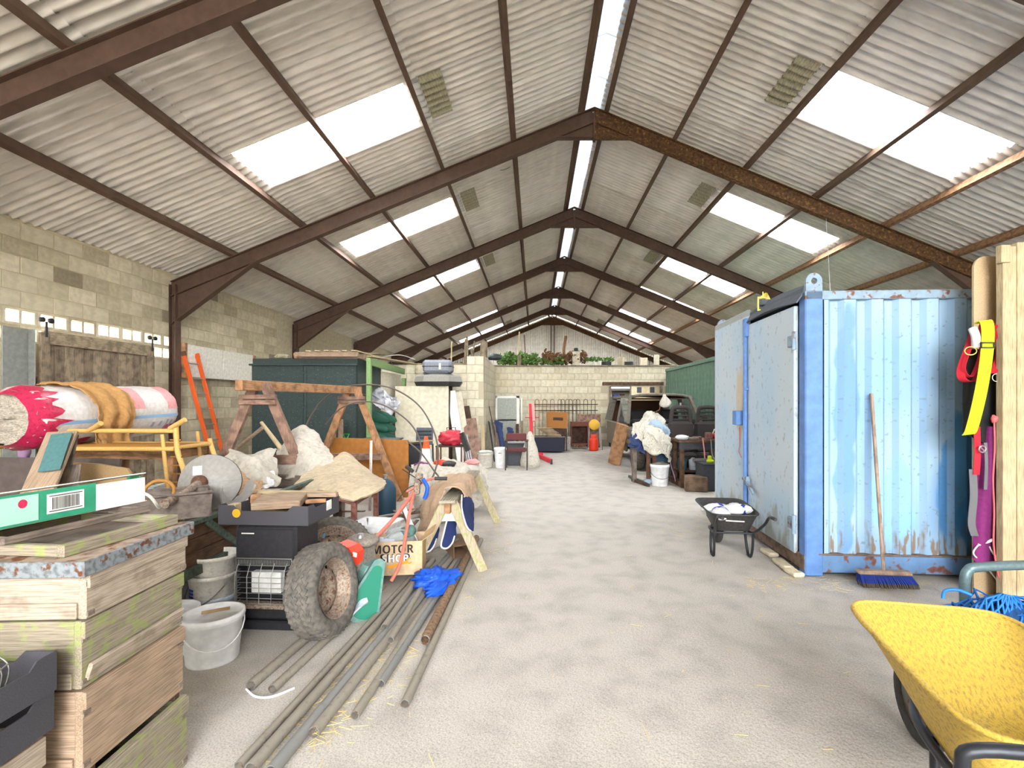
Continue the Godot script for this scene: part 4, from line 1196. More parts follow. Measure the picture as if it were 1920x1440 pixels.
func hives() -> void:
	var c := V(-1.665, 0, -1.79)   # middle of the stack
	var turn := deg_to_rad(2.0)
	var S := 0.47
	var levels := [[0.0, 0.285, "hive_mossy", "lowest bee hive box, weathered and mossy, under the wide gap"], [0.31, 0.26, "hive_tan", "deep tan bee hive box with an orange stained top edge"], [0.575, 0.215, "hive_mossy", "mossy green weathered bee hive box in the middle of the stack"], [0.795, 0.155, "hive_pale", "shallow pale bee hive box with bleached grain under the lid"]]
	for li in 4:
		var L: Array = levels[li]
		var t := thing("hive_box", L[3], "hive box", c + V([0.012, 0.0, -0.008, 0.004][li], L[0], [0.0, 0.005, 0.0, -0.004][li]), turn, "stacked bee hive boxes")
		var h: float = L[1]
		for s in [-1.0, 1.0]:
			part(t, "side_board", K.new().box(V(s * (S / 2 - 0.011), h / 2, 0), V(0.022, h, S), 0.002), M[L[2] + "_2"])
			part(t, "end_board", K.new().box(V(0, h / 2, s * (S / 2 - 0.011)), V(S - 0.046, h - 0.002, 0.020), 0.002), M[L[2] + "_0"])
			part(t, "rail", K.new().box(V(s * (S / 2 + 0.004), h - 0.03, 0), V(0.012, 0.055, S - 0.002), 0.002), M[L[2] + "_2"])
			part(t, "rail", K.new().box(V(0, 0.028, s * (S / 2 + 0.003)), V(S - 0.05, 0.05, 0.010), 0.002), M[L[2] + "_0"])
			if li == 2: part(t, "sill_batten", K.new().box(V(s * (S / 2 + 0.006), 0.045, 0), V(0.014, 0.06, S - 0.03), 0.004, turned(0, 0, -18 * s)), M["hive_pale_2"], "bleached sloping batten")
		for q in [[-1, -1], [1, -1], [1, 1], [-1, 1]]:
			part(t, "corner_joint", K.new().box(V(q[0] * (S / 2 - 0.001), h * 0.10, q[1] * (S / 2 - 0.015)), V(0.010, 0.016, 0.028), 0.001), M["wood_grey_0"])
			part(t, "corner_joint", K.new().box(V(q[0] * (S / 2 - 0.001), h * 0.72, q[1] * (S / 2 - 0.015)), V(0.010, 0.016, 0.028), 0.001), M["wood_grey_0"])
	# slats in the gap between the two lowest boxes
	var g := thing("hive_spacer", "thin slatted spacer board in the gap between lower hive boxes", "board", c + V(0, 0.285, 0), turn)
	for s in [-1.0, 1.0]: part(g, "slat", K.new().box(V(0, 0.0125, s * 0.2), V(S - 0.01, 0.025, 0.03), 0.002), M["wood_dark_0"])
	part(g, "slat", K.new().box(V(-0.2, 0.0125, 0), V(0.03, 0.024, 0.36), 0.002), M["wood_dark_2"])
	var r := thing("hive_roof", "flat hive roof edged with rusty galvanised sheet", "hive lid", c + V(0, 0.95, 0), turn)
	part(r, "board", K.new().box(V(0, 0.02, 0), V(0.50, 0.03, 0.51), 0.004), M["hive_roof"])
	for s in [-1.0, 1.0]:
		part(r, "metal_edge", K.new().box(V(s * 0.255, 0.012, 0), V(0.008, 0.05, 0.525), 0.002), M["zinc"])
		part(r, "metal_edge", K.new().box(V(0, 0.012, s * 0.26), V(0.515, 0.05, 0.008), 0.002), M["zinc"])
	# a framed crown board on the roof
	var b := thing("crown_board", "weathered framed crown board lying on the hive roof", "hive board", c + V(-0.03, 0.986, -0.03), deg_to_rad(-6))
	part(b, "panel", K.new().box(V(0, 0.006, 0), V(0.42, 0.008, 0.42), 0.002), M["wood_grey_2"])
	for s in [-1.0, 1.0]:
		part(b, "rail", K.new().box(V(s * 0.21, 0.02, 0), V(0.025, 0.04, 0.445), 0.003), M["hive_mossy_2"])
		part(b, "rail", K.new().box(V(0, 0.02, s * 0.213), V(0.395, 0.038, 0.022), 0.003), M["hive_mossy_0"])
	var b2 := thing("brood_frame", "second narrow wooden frame propped under the green carton", "hive frame", c + V(-0.08, 1.03, -0.03), deg_to_rad(-9))
	for s in [-1.0, 1.0]: part(b2, "rail", K.new().box(V(s * 0.11, 0.012, 0), V(0.022, 0.022, 0.50), 0.003, turned(0, 0, 0)), M["wood_grey_2"])
	for s in [-1.0, 1.0]: part(b2, "bar", K.new().box(V(0, 0.012, s * 0.235), V(0.2, 0.022, 0.022), 0.003), M["wood_grey_0"])
	# long green and white carton, torn open
	var ct := thing("green_carton", "torn green and white drinks carton with barcode on the hive roof", "carton", c + V(-0.075, 1.055, -0.07), deg_to_rad(-12))
	ct.scale = V(1.15, 1.28, 1.15)
	var l := 0.50
	part(ct, "base_panel", K.new().box(V(-0.06, 0.003, 0), V(0.13, 0.004, l)), M["card_tan"])
	var side := K.new().box(V(0.006, 0.045, 0.09), V(0.004, 0.085, 0.32))
	part(ct, "side_panel", side, M["card_green"], "green printed side")
	part(ct, "end_panel", K.new().box(V(0.006, 0.042, -0.155), V(0.0045, 0.08, 0.17)), M["card_white"])
	part(ct, "inner_panel", K.new().box(V(-0.125, 0.03, 0), V(0.004, 0.06, l), 0, turned(0, 0, 12)), M["card_tan"])
	part(ct, "flap", K.new().box(V(-0.03, 0.09, -0.02), V(0.075, 0.003, 0.45), 0, turned(0, 0, 10)), M["card_white"])
	part(ct, "end_flap", K.new().box(V(-0.05, 0.045, -0.245), V(0.11, 0.085, 0.004), 0, turned(0, -20, 0)), M["card_green"])
	part(ct, "picture_panel", K.new().box(V(0.0088, 0.045, 0.16), V(0.001, 0.072, 0.13)), M["label_pale"])
	var bc := part(ct, "barcode_label", K.new().box(V(0.0088, 0.047, 0.02), V(0.0012, 0.055, 0.105)), M["card_white"])
	var bk := K.new()
	var r3 := RandomNumberGenerator.new()
	r3.seed = 12
	for i in 26: bk.box(V(0.0097, 0.047, 0.058 - i * 0.003), V(0.0006, 0.034, r3.randf_range(0.0006, 0.0018)))
	bk.box(V(0.0095, 0.0685, 0.02), V(0.0006, 0.0025, 0.094)).box(V(0.0095, 0.0255, 0.02), V(0.0006, 0.0025, 0.094))
	part(bc, "bars", bk, M["ink"])
	part(ct, "flower_print", K.new().lathe([Vector2(0, 0), Vector2(0.012, 0)], Transform3D(turned(0, 0, 90), V(0.0095, 0.06, 0.135)), 12), M["wrap_pink"])
	part(ct, "flower_print", K.new().lathe([Vector2(0, 0), Vector2(0.008, 0)], Transform3D(turned(0, 0, 90), V(0.0095, 0.04, 0.2)), 12), M["wrap_pink"])

func fruit_tray(called: String, label: String, base: Vector3, turn: float, w: float, d: float, h: float) -> Node3D:
	var t := thing(called, label, "tray", base, turn)
	part(t, "bottom", K.new().box(V(0, 0.003, 0), V(w, 0.005, d)), M["card_tan"])
	for s in [-1.0, 1.0]:
		# long sides dip between raised corners
		var o := [Vector2(-w / 2, 0), Vector2(w / 2, 0), Vector2(w / 2, h), Vector2(w * 0.33, h), Vector2(w * 0.27, h * 0.72), Vector2(-w * 0.27, h * 0.72), Vector2(-w * 0.33, h), Vector2(-w / 2, h)]
		part(t, "side", K.new().prism(o, 0.005, Transform3D(Basis(), V(0, 0, s * d / 2))), M["card_black"])
		o = [Vector2(-d / 2, 0), Vector2(d / 2, 0), Vector2(d / 2, h), Vector2(d * 0.34, h), Vector2(d * 0.28, h * 0.8), Vector2(-d * 0.28, h * 0.8), Vector2(-d * 0.34, h), Vector2(-d / 2, h)]
		part(t, "end", K.new().prism(o, 0.005, Transform3D(turned(0, 90, 0), V(s * w / 2, 0, 0))), M["card_black"])
	return t

func corner_trays() -> void:
	# in front of the hives: a slatted crate, two fruit trays and what lies in them
	var cx := -1.70
	var cz := -1.30
	var cr := thing("slatted_crate", "pale slatted wooden crate under the black fruit trays", "crate", V(cx, 0, cz), deg_to_rad(2))
	for i in 5:
		part(cr, "slat", K.new().box(V(0.235, 0.05 + i * 0.097, 0), V(0.012, 0.085, 0.36), 0.002), M["hive_pale_2"])
		part(cr, "slat", K.new().box(V(0, 0.05 + i * 0.097, 0.185), V(0.46, 0.085, 0.012), 0.002), M["hive_pale_0"])
	for q in [[-1, -1], [1, -1], [1, 1], [-1, 1]]: part(cr, "post", K.new().box(V(q[0] * 0.215, 0.245, q[1] * 0.165), V(0.03, 0.49, 0.03), 0.002), M["hive_pale_1"])
	part(cr, "top", K.new().box(V(0, 0.495, 0), V(0.47, 0.012, 0.37), 0.002), M["hive_pale_0"])
	fruit_tray("fruit_tray", "lower black cardboard fruit tray of two on the slatted crate", V(cx, 0.502, cz), deg_to_rad(3), 0.52, 0.36, 0.115)
	fruit_tray("fruit_tray", "upper black cardboard fruit tray holding a wire rack, beside hives", V(cx, 0.620, cz), deg_to_rad(1), 0.53, 0.37, 0.115)
	var wr := thing("wire_rack", "bent chromed wire rack lying in the upper black tray", "wire rack", V(cx + 0.13, 0.628, cz - 0.02), 0.4)
	var k := K.new()
	for i in 5: k.tube(spline([V(-0.10, 0.02, -0.08 + i * 0.035), V(-0.08, 0.13, -0.08 + i * 0.035), V(0.02, 0.15, -0.08 + i * 0.035), V(0.09, 0.10, -0.08 + i * 0.035), V(0.08, 0.02, -0.08 + i * 0.035)], 5), 0.0022, 5)
	k.tube([V(-0.08, 0.13, -0.08), V(-0.08, 0.13, 0.06)], 0.0025, 5).tube([V(0.09, 0.10, -0.08), V(0.09, 0.10, 0.06)], 0.0025, 5)
	part(wr, "wires", k, M["wire"])
	var jar := thing("glass_jar", "small brown jar under the wire rack in the upper tray", "jar", V(cx + 0.10, 0.626, cz - 0.08))
	part(jar, "body", K.new().lathe([Vector2(0, 0), Vector2(0.035, 0), Vector2(0.037, 0.07), Vector2(0.03, 0.085), Vector2(0, 0.086)], Transform3D(), 16), M["rust_iron"])
	part(jar, "cap", K.new().lathe([Vector2(0.031, 0.083), Vector2(0.031, 0.1), Vector2(0, 0.101)], Transform3D(), 16), M["orange_paint"])
	single("pale_offcut", "short pale wooden offcut standing in the upper black tray", "offcut", K.new().box(V(0, 0.09, 0), V(0.02, 0.18, 0.10), 0.002, turned(8, 20, 6)), M["wood_pale_y"], V(cx + 0.0, 0.628, cz - 0.05))

func buckets() -> void:
	var a := tub("white_tub", "white lidded tub with a tan label, beside the gas heater", G(399, 1236), 0.128, 0.148, 0.265, M["plastic_white"], 1.04, "white buckets by the heater", true)
	a.rotation.y = 0.3
	part(a, "label", K.new().box(V(0.01, 0.273, -0.02), V(0.14, 0.002, 0.045), 0.0, turned(0, 12, 0)), M["card_tan"], "tan paper label")
	bail(a, 0.15, 0.24, 0.13, M["plastic_white"], 0.35)
	var b := tub("white_tub", "white lidded tub half behind the bee hive stack", G(322, 1222), 0.115, 0.135, 0.25, M["plastic_white"], 1.0, "white buckets by the heater", true)
	bail(b, 0.135, 0.22, 0.13, M["steel_grey"], 0.5)
	var base := G(402, 1166)
	base.y = 0.0
	var c1 := tub("plastic_bucket", "bluish plastic bucket at the bottom of the nested stack", base, 0.125, 0.148, 0.2, M["plastic_blueish"], 1.0, "nested plastic buckets")
	var c2 := tub("plastic_bucket", "dirty cream bucket with blue print in the nested stack", base + V(-0.003, 0.145, 0.004), 0.125, 0.146, 0.2, M["plastic_dirty"], 1.0, "nested plastic buckets")
	bail(c2, 0.146, 0.17, 0.16, M["steel_grey"], -0.35)
	for i in 3: part(c2, "print", K.new().sheet(func(u: float, v: float) -> Vector3: return V(sin(-0.75 + u * 0.4) * 0.1395, 0.06 + 0.022 * i + v * 0.015, cos(-0.75 + u * 0.4) * 0.1395), 6, 1, 0.001), M["bag_blue"], "faded blue lettering")
	tub("plastic_bucket", "pale empty bucket at the top of the nested stack", base + V(0.004, 0.275, -0.004), 0.125, 0.142, 0.19, M["plastic_dirty"], 1.0, "nested plastic buckets")

func heater() -> void:
	var t := thing("gas_heater", "black portable cabinet gas heater with wire guard and white panel", "heater", V(-1.735, 0, -3.36), deg_to_rad(-4))
	part(t, "cabinet", K.new().box(V(0, 0.38, -0.04), V(0.41, 0.62, 0.22), 0.02).box(V(0, 0.575, 0.09), V(0.41, 0.23, 0.12), 0.02).box(V(0, 0.12, 0.09), V(0.41, 0.10, 0.12), 0.02).box(V(-0.1915, 0.315, 0.09), V(0.027, 0.32, 0.12), 0.004).box(V(0.1915, 0.315, 0.09), V(0.027, 0.32, 0.12), 0.004).box(V(0, 0.03, 0), V(0.39, 0.06, 0.28), 0.01), M["heater_black"])
	part(t, "front_panel", K.new().box(V(0, 0.555, 0.155), V(0.385, 0.22, 0.012), 0.006), M["heater_black"])
	part(t, "brand_strip", K.new().box(V(-0.11, 0.635, 0.1625), V(0.085, 0.007, 0.002)), M["card_white"], "thin white lettering strip")
	part(t, "burner_panel", K.new().box(V(-0.005, 0.31, 0.11), V(0.20, 0.135, 0.05), 0.003), M["card_white"], "white ceramic burner panel")
	part(t, "drip_tray", K.new().box(V(-0.01, 0.185, 0.185), V(0.345, 0.028, 0.07), 0.004), M["wheel_steel"])
	var k := K.new()
	for i in 8:
		var y := 0.205 + i * 0.033
		var z := 0.215 - maxf(0, i - 5) * 0.016
		k.tube([V(-0.165, y, 0.155), V(-0.16, y, z), V(0.16, y, z), V(0.165, y, 0.155)], 0.0025, 5)
	for x in [-0.16, -0.08, 0.0, 0.08, 0.16]: k.tube([V(x, 0.20, 0.217), V(x, 0.375, 0.217), V(x, 0.45, 0.18)], 0.0025, 5)
	part(t, "wire_guard", k, M["wire"])
	k = K.new().tube([V(-0.185, 0.18, 0.165), V(-0.185, 0.475, 0.165), V(0.185, 0.475, 0.165), V(0.185, 0.18, 0.165)], 0.005, 6)
	for i in 34: k.bar(V(-0.17 + i * 0.0103, 0.435, 0.168), V(-0.17 + i * 0.0103, 0.468, 0.168), 0.003, 0.004)
	part(t, "top_grille", k, M["wire"])
	part(t, "side_label", K.new().box(V(0.207, 0.42, 0.02), V(0.002, 0.07, 0.06)), M["card_white"])
	# fruit tray of timber offcuts on top
	var tr := fruit_tray("fruit_tray", "black cardboard fruit tray of timber offcuts standing on the heater", V(-1.735, 0.692, -3.40), deg_to_rad(-4), 0.60, 0.42, 0.125)
	var pz := part(tr, "fruit_picture", K.new().lathe([Vector2(0, 0), Vector2(0.028, 0)], Transform3D(turned(90, 0, 0), V(-0.175, 0.075, 0.216)), 14), M["orange_paint"], "printed orange fruit")
	part(tr, "paper_label", K.new().box(V(0.304, 0.08, -0.06), V(0.002, 0.065, 0.07)), M["card_white"])
	var b := V(-1.735, 0.70, -3.40)
	single("timber_offcut", "broad pale timber offcut lying across the tray on heater", "timber offcut", K.new().box(V(0, 0.11, 0.02), V(0.30, 0.05, 0.22), 0.004, turned(6, 12, 1)), M["hive_tan_0"], b, 0.0, "offcuts in the heater tray")
	single("timber_offcut", "long thin pale batten at the back of the heater tray", "timber offcut", K.new().box(V(0.02, 0.135, -0.17), V(0.58, 0.022, 0.045), 0.003, turned(0, -4, 0)), M["wood_pale_x"], b, 0.0, "offcuts in the heater tray")
	single("timber_offcut", "second long batten overlapping the first in the heater tray", "timber offcut", K.new().box(V(0.12, 0.128, -0.115), V(0.42, 0.03, 0.05), 0.003, turned(0, 3, 0)), M["hive_tan_0"], b, 0.0, "offcuts in the heater tray")
	single("timber_offcut", "small square block end at the corner of the heater tray", "timber offcut", K.new().box(V(-0.19, 0.12, -0.02), V(0.06, 0.05, 0.09), 0.003, turned(0, 25, 0)), M["wood_orange_0"], b, 0.0, "offcuts in the heater tray")
	single("timber_offcut", "pale block standing in the corner of the heater tray", "timber offcut", K.new().box(V(-0.245, 0.06, 0.13), V(0.05, 0.11, 0.07), 0.003), M["wood_pale_y"], b, 0.0, "offcuts in the heater tray")
	single("timber_offcut", "orange toned stick beside the pale slab in heater tray", "timber offcut", K.new().box(V(0.22, 0.10, -0.03), V(0.13, 0.025, 0.03), 0.003, turned(0, 20, 0)), M["wood_orange_0"], b, 0.0, "offcuts in the heater tray")

func make_wheel(called: String, label: String, ax: Basis, at_: Vector3, r: float, w: float) -> Node3D:
	# the axle is the local y of ax
	var t := thing(called, label, "car wheel", at_)
	var X3 := Transform3D(ax, Vector3.ZERO)
	var h := w / 2.0
	part(t, "tyre", K.new().lathe([Vector2(r * 0.62, -h * 0.75), Vector2(r * 0.70, -h * 0.97), Vector2(r * 0.86, -h * 0.98), Vector2(r * 0.95, -h * 0.86), Vector2(r * 0.985, -h * 0.6), Vector2(r, 0), Vector2(r * 0.985, h * 0.6), Vector2(r * 0.95, h * 0.86), Vector2(r * 0.86, h * 0.98), Vector2(r * 0.70, h * 0.97), Vector2(r * 0.62, h * 0.75)], X3, 48), M["tyre"])
	var k := K.new().at(X3)
	for i in 44:
		var a := TAU * i / 44.0
		for j in 5:
			var a2 := a + (0.05 if j % 2 else 0.0)
			var y := (j - 2) * h * 0.30
			var rr := r * (0.994 - 0.006 * absf(j - 2) ** 1.6)
			k.box(V(cos(a2) * rr, y, sin(a2) * rr), V(0.010, h * 0.27, r * 0.12), 0.0, Basis(Vector3.UP, -a2 + (0.35 if j % 2 else -0.35) * 0.0) * Basis(Vector3.RIGHT, 0.5 if j % 2 else -0.5))
	var tr := part(t, "tread", k, M["tyre"])
	tr.set_meta("kind", "stuff")
	part(t, "rim", K.new().lathe([Vector2(r * 0.64, h * 0.86), Vector2(r * 0.60, h * 0.80), Vector2(r * 0.56, h * 0.1), Vector2(r * 0.52, h * -0.02)], X3, 36).lathe([Vector2(r * 0.44, h * 0.10), Vector2(r * 0.42, h * 0.16), Vector2(r * 0.26, h * 0.30), Vector2(r * 0.20, h * 0.12), Vector2(0, h * 0.12)], X3, 36).lathe([Vector2(r * 0.62, -h * 0.8), Vector2(0, -h * 0.5)], X3, 24), M["wheel_steel"])
	k = K.new().at(X3)
	k.st.set_smooth_group(1)
	for i in 40:            # the band between rim and hub is pierced by ten slots
		if i % 4 == 0: continue
		var a0 := TAU * i / 40.0
		var a1 := TAU * (i + 1) / 40.0
		k.quad(V(cos(a0) * r * 0.52, h * -0.02, sin(a0) * r * 0.52), V(cos(a1) * r * 0.52, h * -0.02, sin(a1) * r * 0.52), V(cos(a1) * r * 0.44, h * 0.10, sin(a1) * r * 0.44), V(cos(a0) * r * 0.44, h * 0.10, sin(a0) * r * 0.44))
	part(t, "slotted_band", k, M["wheel_steel"]).set_meta("kind", "stuff")
	for i in 5:
		k = K.new().at(X3)
		var a := TAU * i / 5.0
		k.lathe([Vector2(0, h * 0.31), Vector2(r * 0.045, h * 0.31), Vector2(r * 0.05, h * 0.2)], Transform3D(Basis(), V(cos(a) * r * 0.27, 0, sin(a) * r * 0.27)), 8)
		part(t, "wheel_stud", k, M["rust_iron"])
	return t

func pipe(a: Vector3, b: Vector3, r: float, m: Material, label: String, i: int) -> void:
	var mid := (a + b) / 2.0
	var dir := (b - a).normalized()
	var t := thing("scaffold_pipe", label, "pipe", a, 0.0, "pipes lying on the floor")
	var q := lumpy(i, 0.8)
	var pts := []
	for k in 7:
		var p := a.lerp(b, k / 6.0)
		pts.append(p)
	wpart(t, "tube", K.new().tube(pts, r, 14, false), m)
	wpart(t, "bore", K.new().tube([a, mid, b], r * 0.80, 12, false), m)
	var ring := K.new().at(Transform3D())
	var u := dir.cross(Vector3.UP).normalized()
	var v := dir.cross(u)
	ring.st.set_smooth_group(-1)
	for k in 14:
		var a0 := TAU * k / 14.0
		var a1 := TAU * (k + 1) / 14.0
		ring.quad(a + (u * cos(a0) + v * sin(a0)) * r, a + (u * cos(a1) + v * sin(a1)) * r, a + (u * cos(a1) + v * sin(a1)) * r * 0.8, a + (u * cos(a0) + v * sin(a0)) * r * 0.8)
	wpart(t, "cut_end", ring, M["steel_grey"])

func pipes() -> void:
	# [near pixel, far pixel, radius, level, material, label]
	var P := [
		[470, 1285, 640, 1140, 0.026, 0.0, "pipe_grey", "grey pipe with its end on the white twine, first beside the tubs"],
		[511, 1292, 720, 1098, 0.023, 0.0, "pipe_grey", "slimmer brownish pipe second from the tubs, under the tyre"],
		[447, 1436, 800, 1050, 0.019, 0.0, "pipe_grey", "thin straight pipe running the whole length beside thick ones"],
		[470, 1441, 812, 1050, 0.026, 0.0, "pipe_grey", "long brown grey pipe next to the slate coloured one"],
		[508, 1447, 846, 1036, 0.027, 0.0, "pipe_slate", "long slate grey pipe reaching furthest over the floor"],
		[588, 1374, 866, 1022, 0.027, 0.0, "pipe_grey", "pale grey pipe with open bright end"],
		[665, 1342, 880, 1012, 0.022, 0.0, "pipe_grey", "pale pipe with dark bore, third from the aisle"],
		[714, 1282, 884, 1018, 0.022, 0.0, "pipe_slate", "slate pipe with a rusty mouth beside the loose straw"],
		[720, 1176, 790, 1074, 0.021, 0.045, "pipe_grey", "short pale pipe resting on top of the others"],
		[732, 1200, 800, 1085, 0.020, 0.045, "pipe_grey", "second short pipe resting on top, with clogged bore"],
		[797, 1200, 893, 1008, 0.030, 0.02, "pipe_rust", "thick rusty brown pipe beside the aisle"],
		[759, 1320, 902, 1012, 0.023, 0.0, "pipe_grey", "outermost pipe with lumpy cement crust along the aisle"],
	]
	for i in P.size():
		var p: Array = P[i]
		var y: float = p[4] + p[5]
		pipe(G(p[0], p[1], y), G(p[2], p[3], y), p[4], M[p[6]], p[7], i)
	single("white_twine", "curved piece of flat white twine on the floor under pipe ends", "twine", K.new().tube(spline([G(462, 1292, 0.006), G(480, 1306, 0.006), G(510, 1306, 0.006), G(552, 1290, 0.006)], 6), 0.006, 6), M["plastic_white"])
	single("tarp_bundle", "crumpled bright blue plastic sheet lying on the pipes", "tarp", K.new().lump(Vector3.ZERO, V(0.16, 0.07, 0.15), turned(0, 25, 0), 0.75, 17, 34, 20, 2.6).lump(V(0.05, -0.02, 0.15), V(0.07, 0.045, 0.12), turned(0, -20, 0), 0.7, 19, 24, 14, 2.6), M["tarp_blue"], G(815, 1085, 0.09))

func straw() -> void:
	# loose straw, nobody could count it
	var r := RandomNumberGenerator.new()
	r.seed = 55
	var k := K.new()
	var spots := []
	for i in 900:
		var q := r.randf()
		var p: Vector3
		if q < 0.42:
			var a := r.randf()
			p = G(lerpf(560, 900, a) + r.randf_range(-70, 60), lerpf(1400, 1020, a) + r.randf_range(-20, 40))
		elif q < 0.56: p = G(r.randf_range(880, 960), r.randf_range(890, 1040))
		elif q < 0.72: p = G(r.randf_range(1400, 1760), r.randf_range(1082, 1110))
		elif q < 0.84: p = G(r.randf_range(1240, 1340), r.randf_range(905, 1010))
		else: p = V(r.randf_range(-1.0, 3.4), 0, -r.randf_range(1.9, 10.0))
		var a := r.randf() * TAU
		var l := r.randf_range(0.02, 0.09)
		var d := V(cos(a), r.randf_range(0.0, 0.15), sin(a)) * l
		p.y = 0.003 + r.randf() * 0.006
		k.bar(p, p + d, 0.0028, 0.0018, Vector3.UP, 0.0)
	var o := single("loose_straw", "loose straw scattered on the concrete floor", "straw", k, M["straw"])
	o.set_meta("kind", "stuff")

func cart() -> void:
	var t := thing("wooden_trailer", "low farm trailer with brown plank sides and green iron frame under the junk", "trailer", V(-3.35, 0, -3.9))
	var x1 := 1.15
	var z0 := 1.30   # near end
	var z1 := -1.25
	part(t, "deck", K.new().box(V(0, 0.42, 0.02), V(2 * x1 - 0.05, 0.04, z0 - z1), 0.004), M["wood_dark_0"])
	for i in 3:
		part(t, "side_plank", K.new().box(V(x1, 0.475 + i * 0.088, (z0 + z1) / 2), V(0.025, 0.084, z0 - z1), 0.004), M["wood_brown_z"])
		part(t, "side_plank", K.new().box(V(-x1, 0.475 + i * 0.088, (z0 + z1) / 2), V(0.025, 0.084, z0 - z1), 0.004), M["wood_brown_z"])
		part(t, "end_plank", K.new().box(V(0, 0.475 + i * 0.088, z0), V(2 * x1 - 0.03, 0.084, 0.025), 0.004), M["wood_brown_x"])
	part(t, "top_rail", K.new().box(V(x1 + 0.02, 0.715, (z0 + z1) / 2), V(0.05, 0.03, z0 - z1 + 0.05), 0.003), M["green_iron"])
	part(t, "bottom_rail", K.new().box(V(x1 + 0.02, 0.405, (z0 + z1) / 2), V(0.05, 0.06, z0 - z1 + 0.05), 0.003), M["green_iron"])
	part(t, "brace", K.new().bar(V(x1 + 0.03, 0.70, 0.62), V(x1 + 0.06, 0.43, 0.28), 0.02, 0.045), M["green_iron"])
	for z in [0.75, -0.7]:
		for s in [-1.0, 1.0]:
			part(t, "wheel", K.new().lathe([Vector2(0, -0.05), Vector2(0.16, -0.05), Vector2(0.2, -0.03), Vector2(0.2, 0.03), Vector2(0.16, 0.05), Vector2(0, 0.05)], Transform3D(turned(0, 0, 90), V(s * 0.85, 0.2, z)), 20), M["rubber"])
	part(t, "axle", K.new().tube([V(-0.85, 0.2, 0.75), V(0.85, 0.2, 0.75)], 0.02, 8), M["rust_iron"])
	part(t, "axle", K.new().tube([V(-0.85, 0.2, -0.7), V(0.85, 0.2, -0.7)], 0.02, 8), M["rust_iron"])
	part(t, "chassis", K.new().box(V(0, 0.37, 0), V(1.5, 0.06, 2.3)), M["green_iron"])

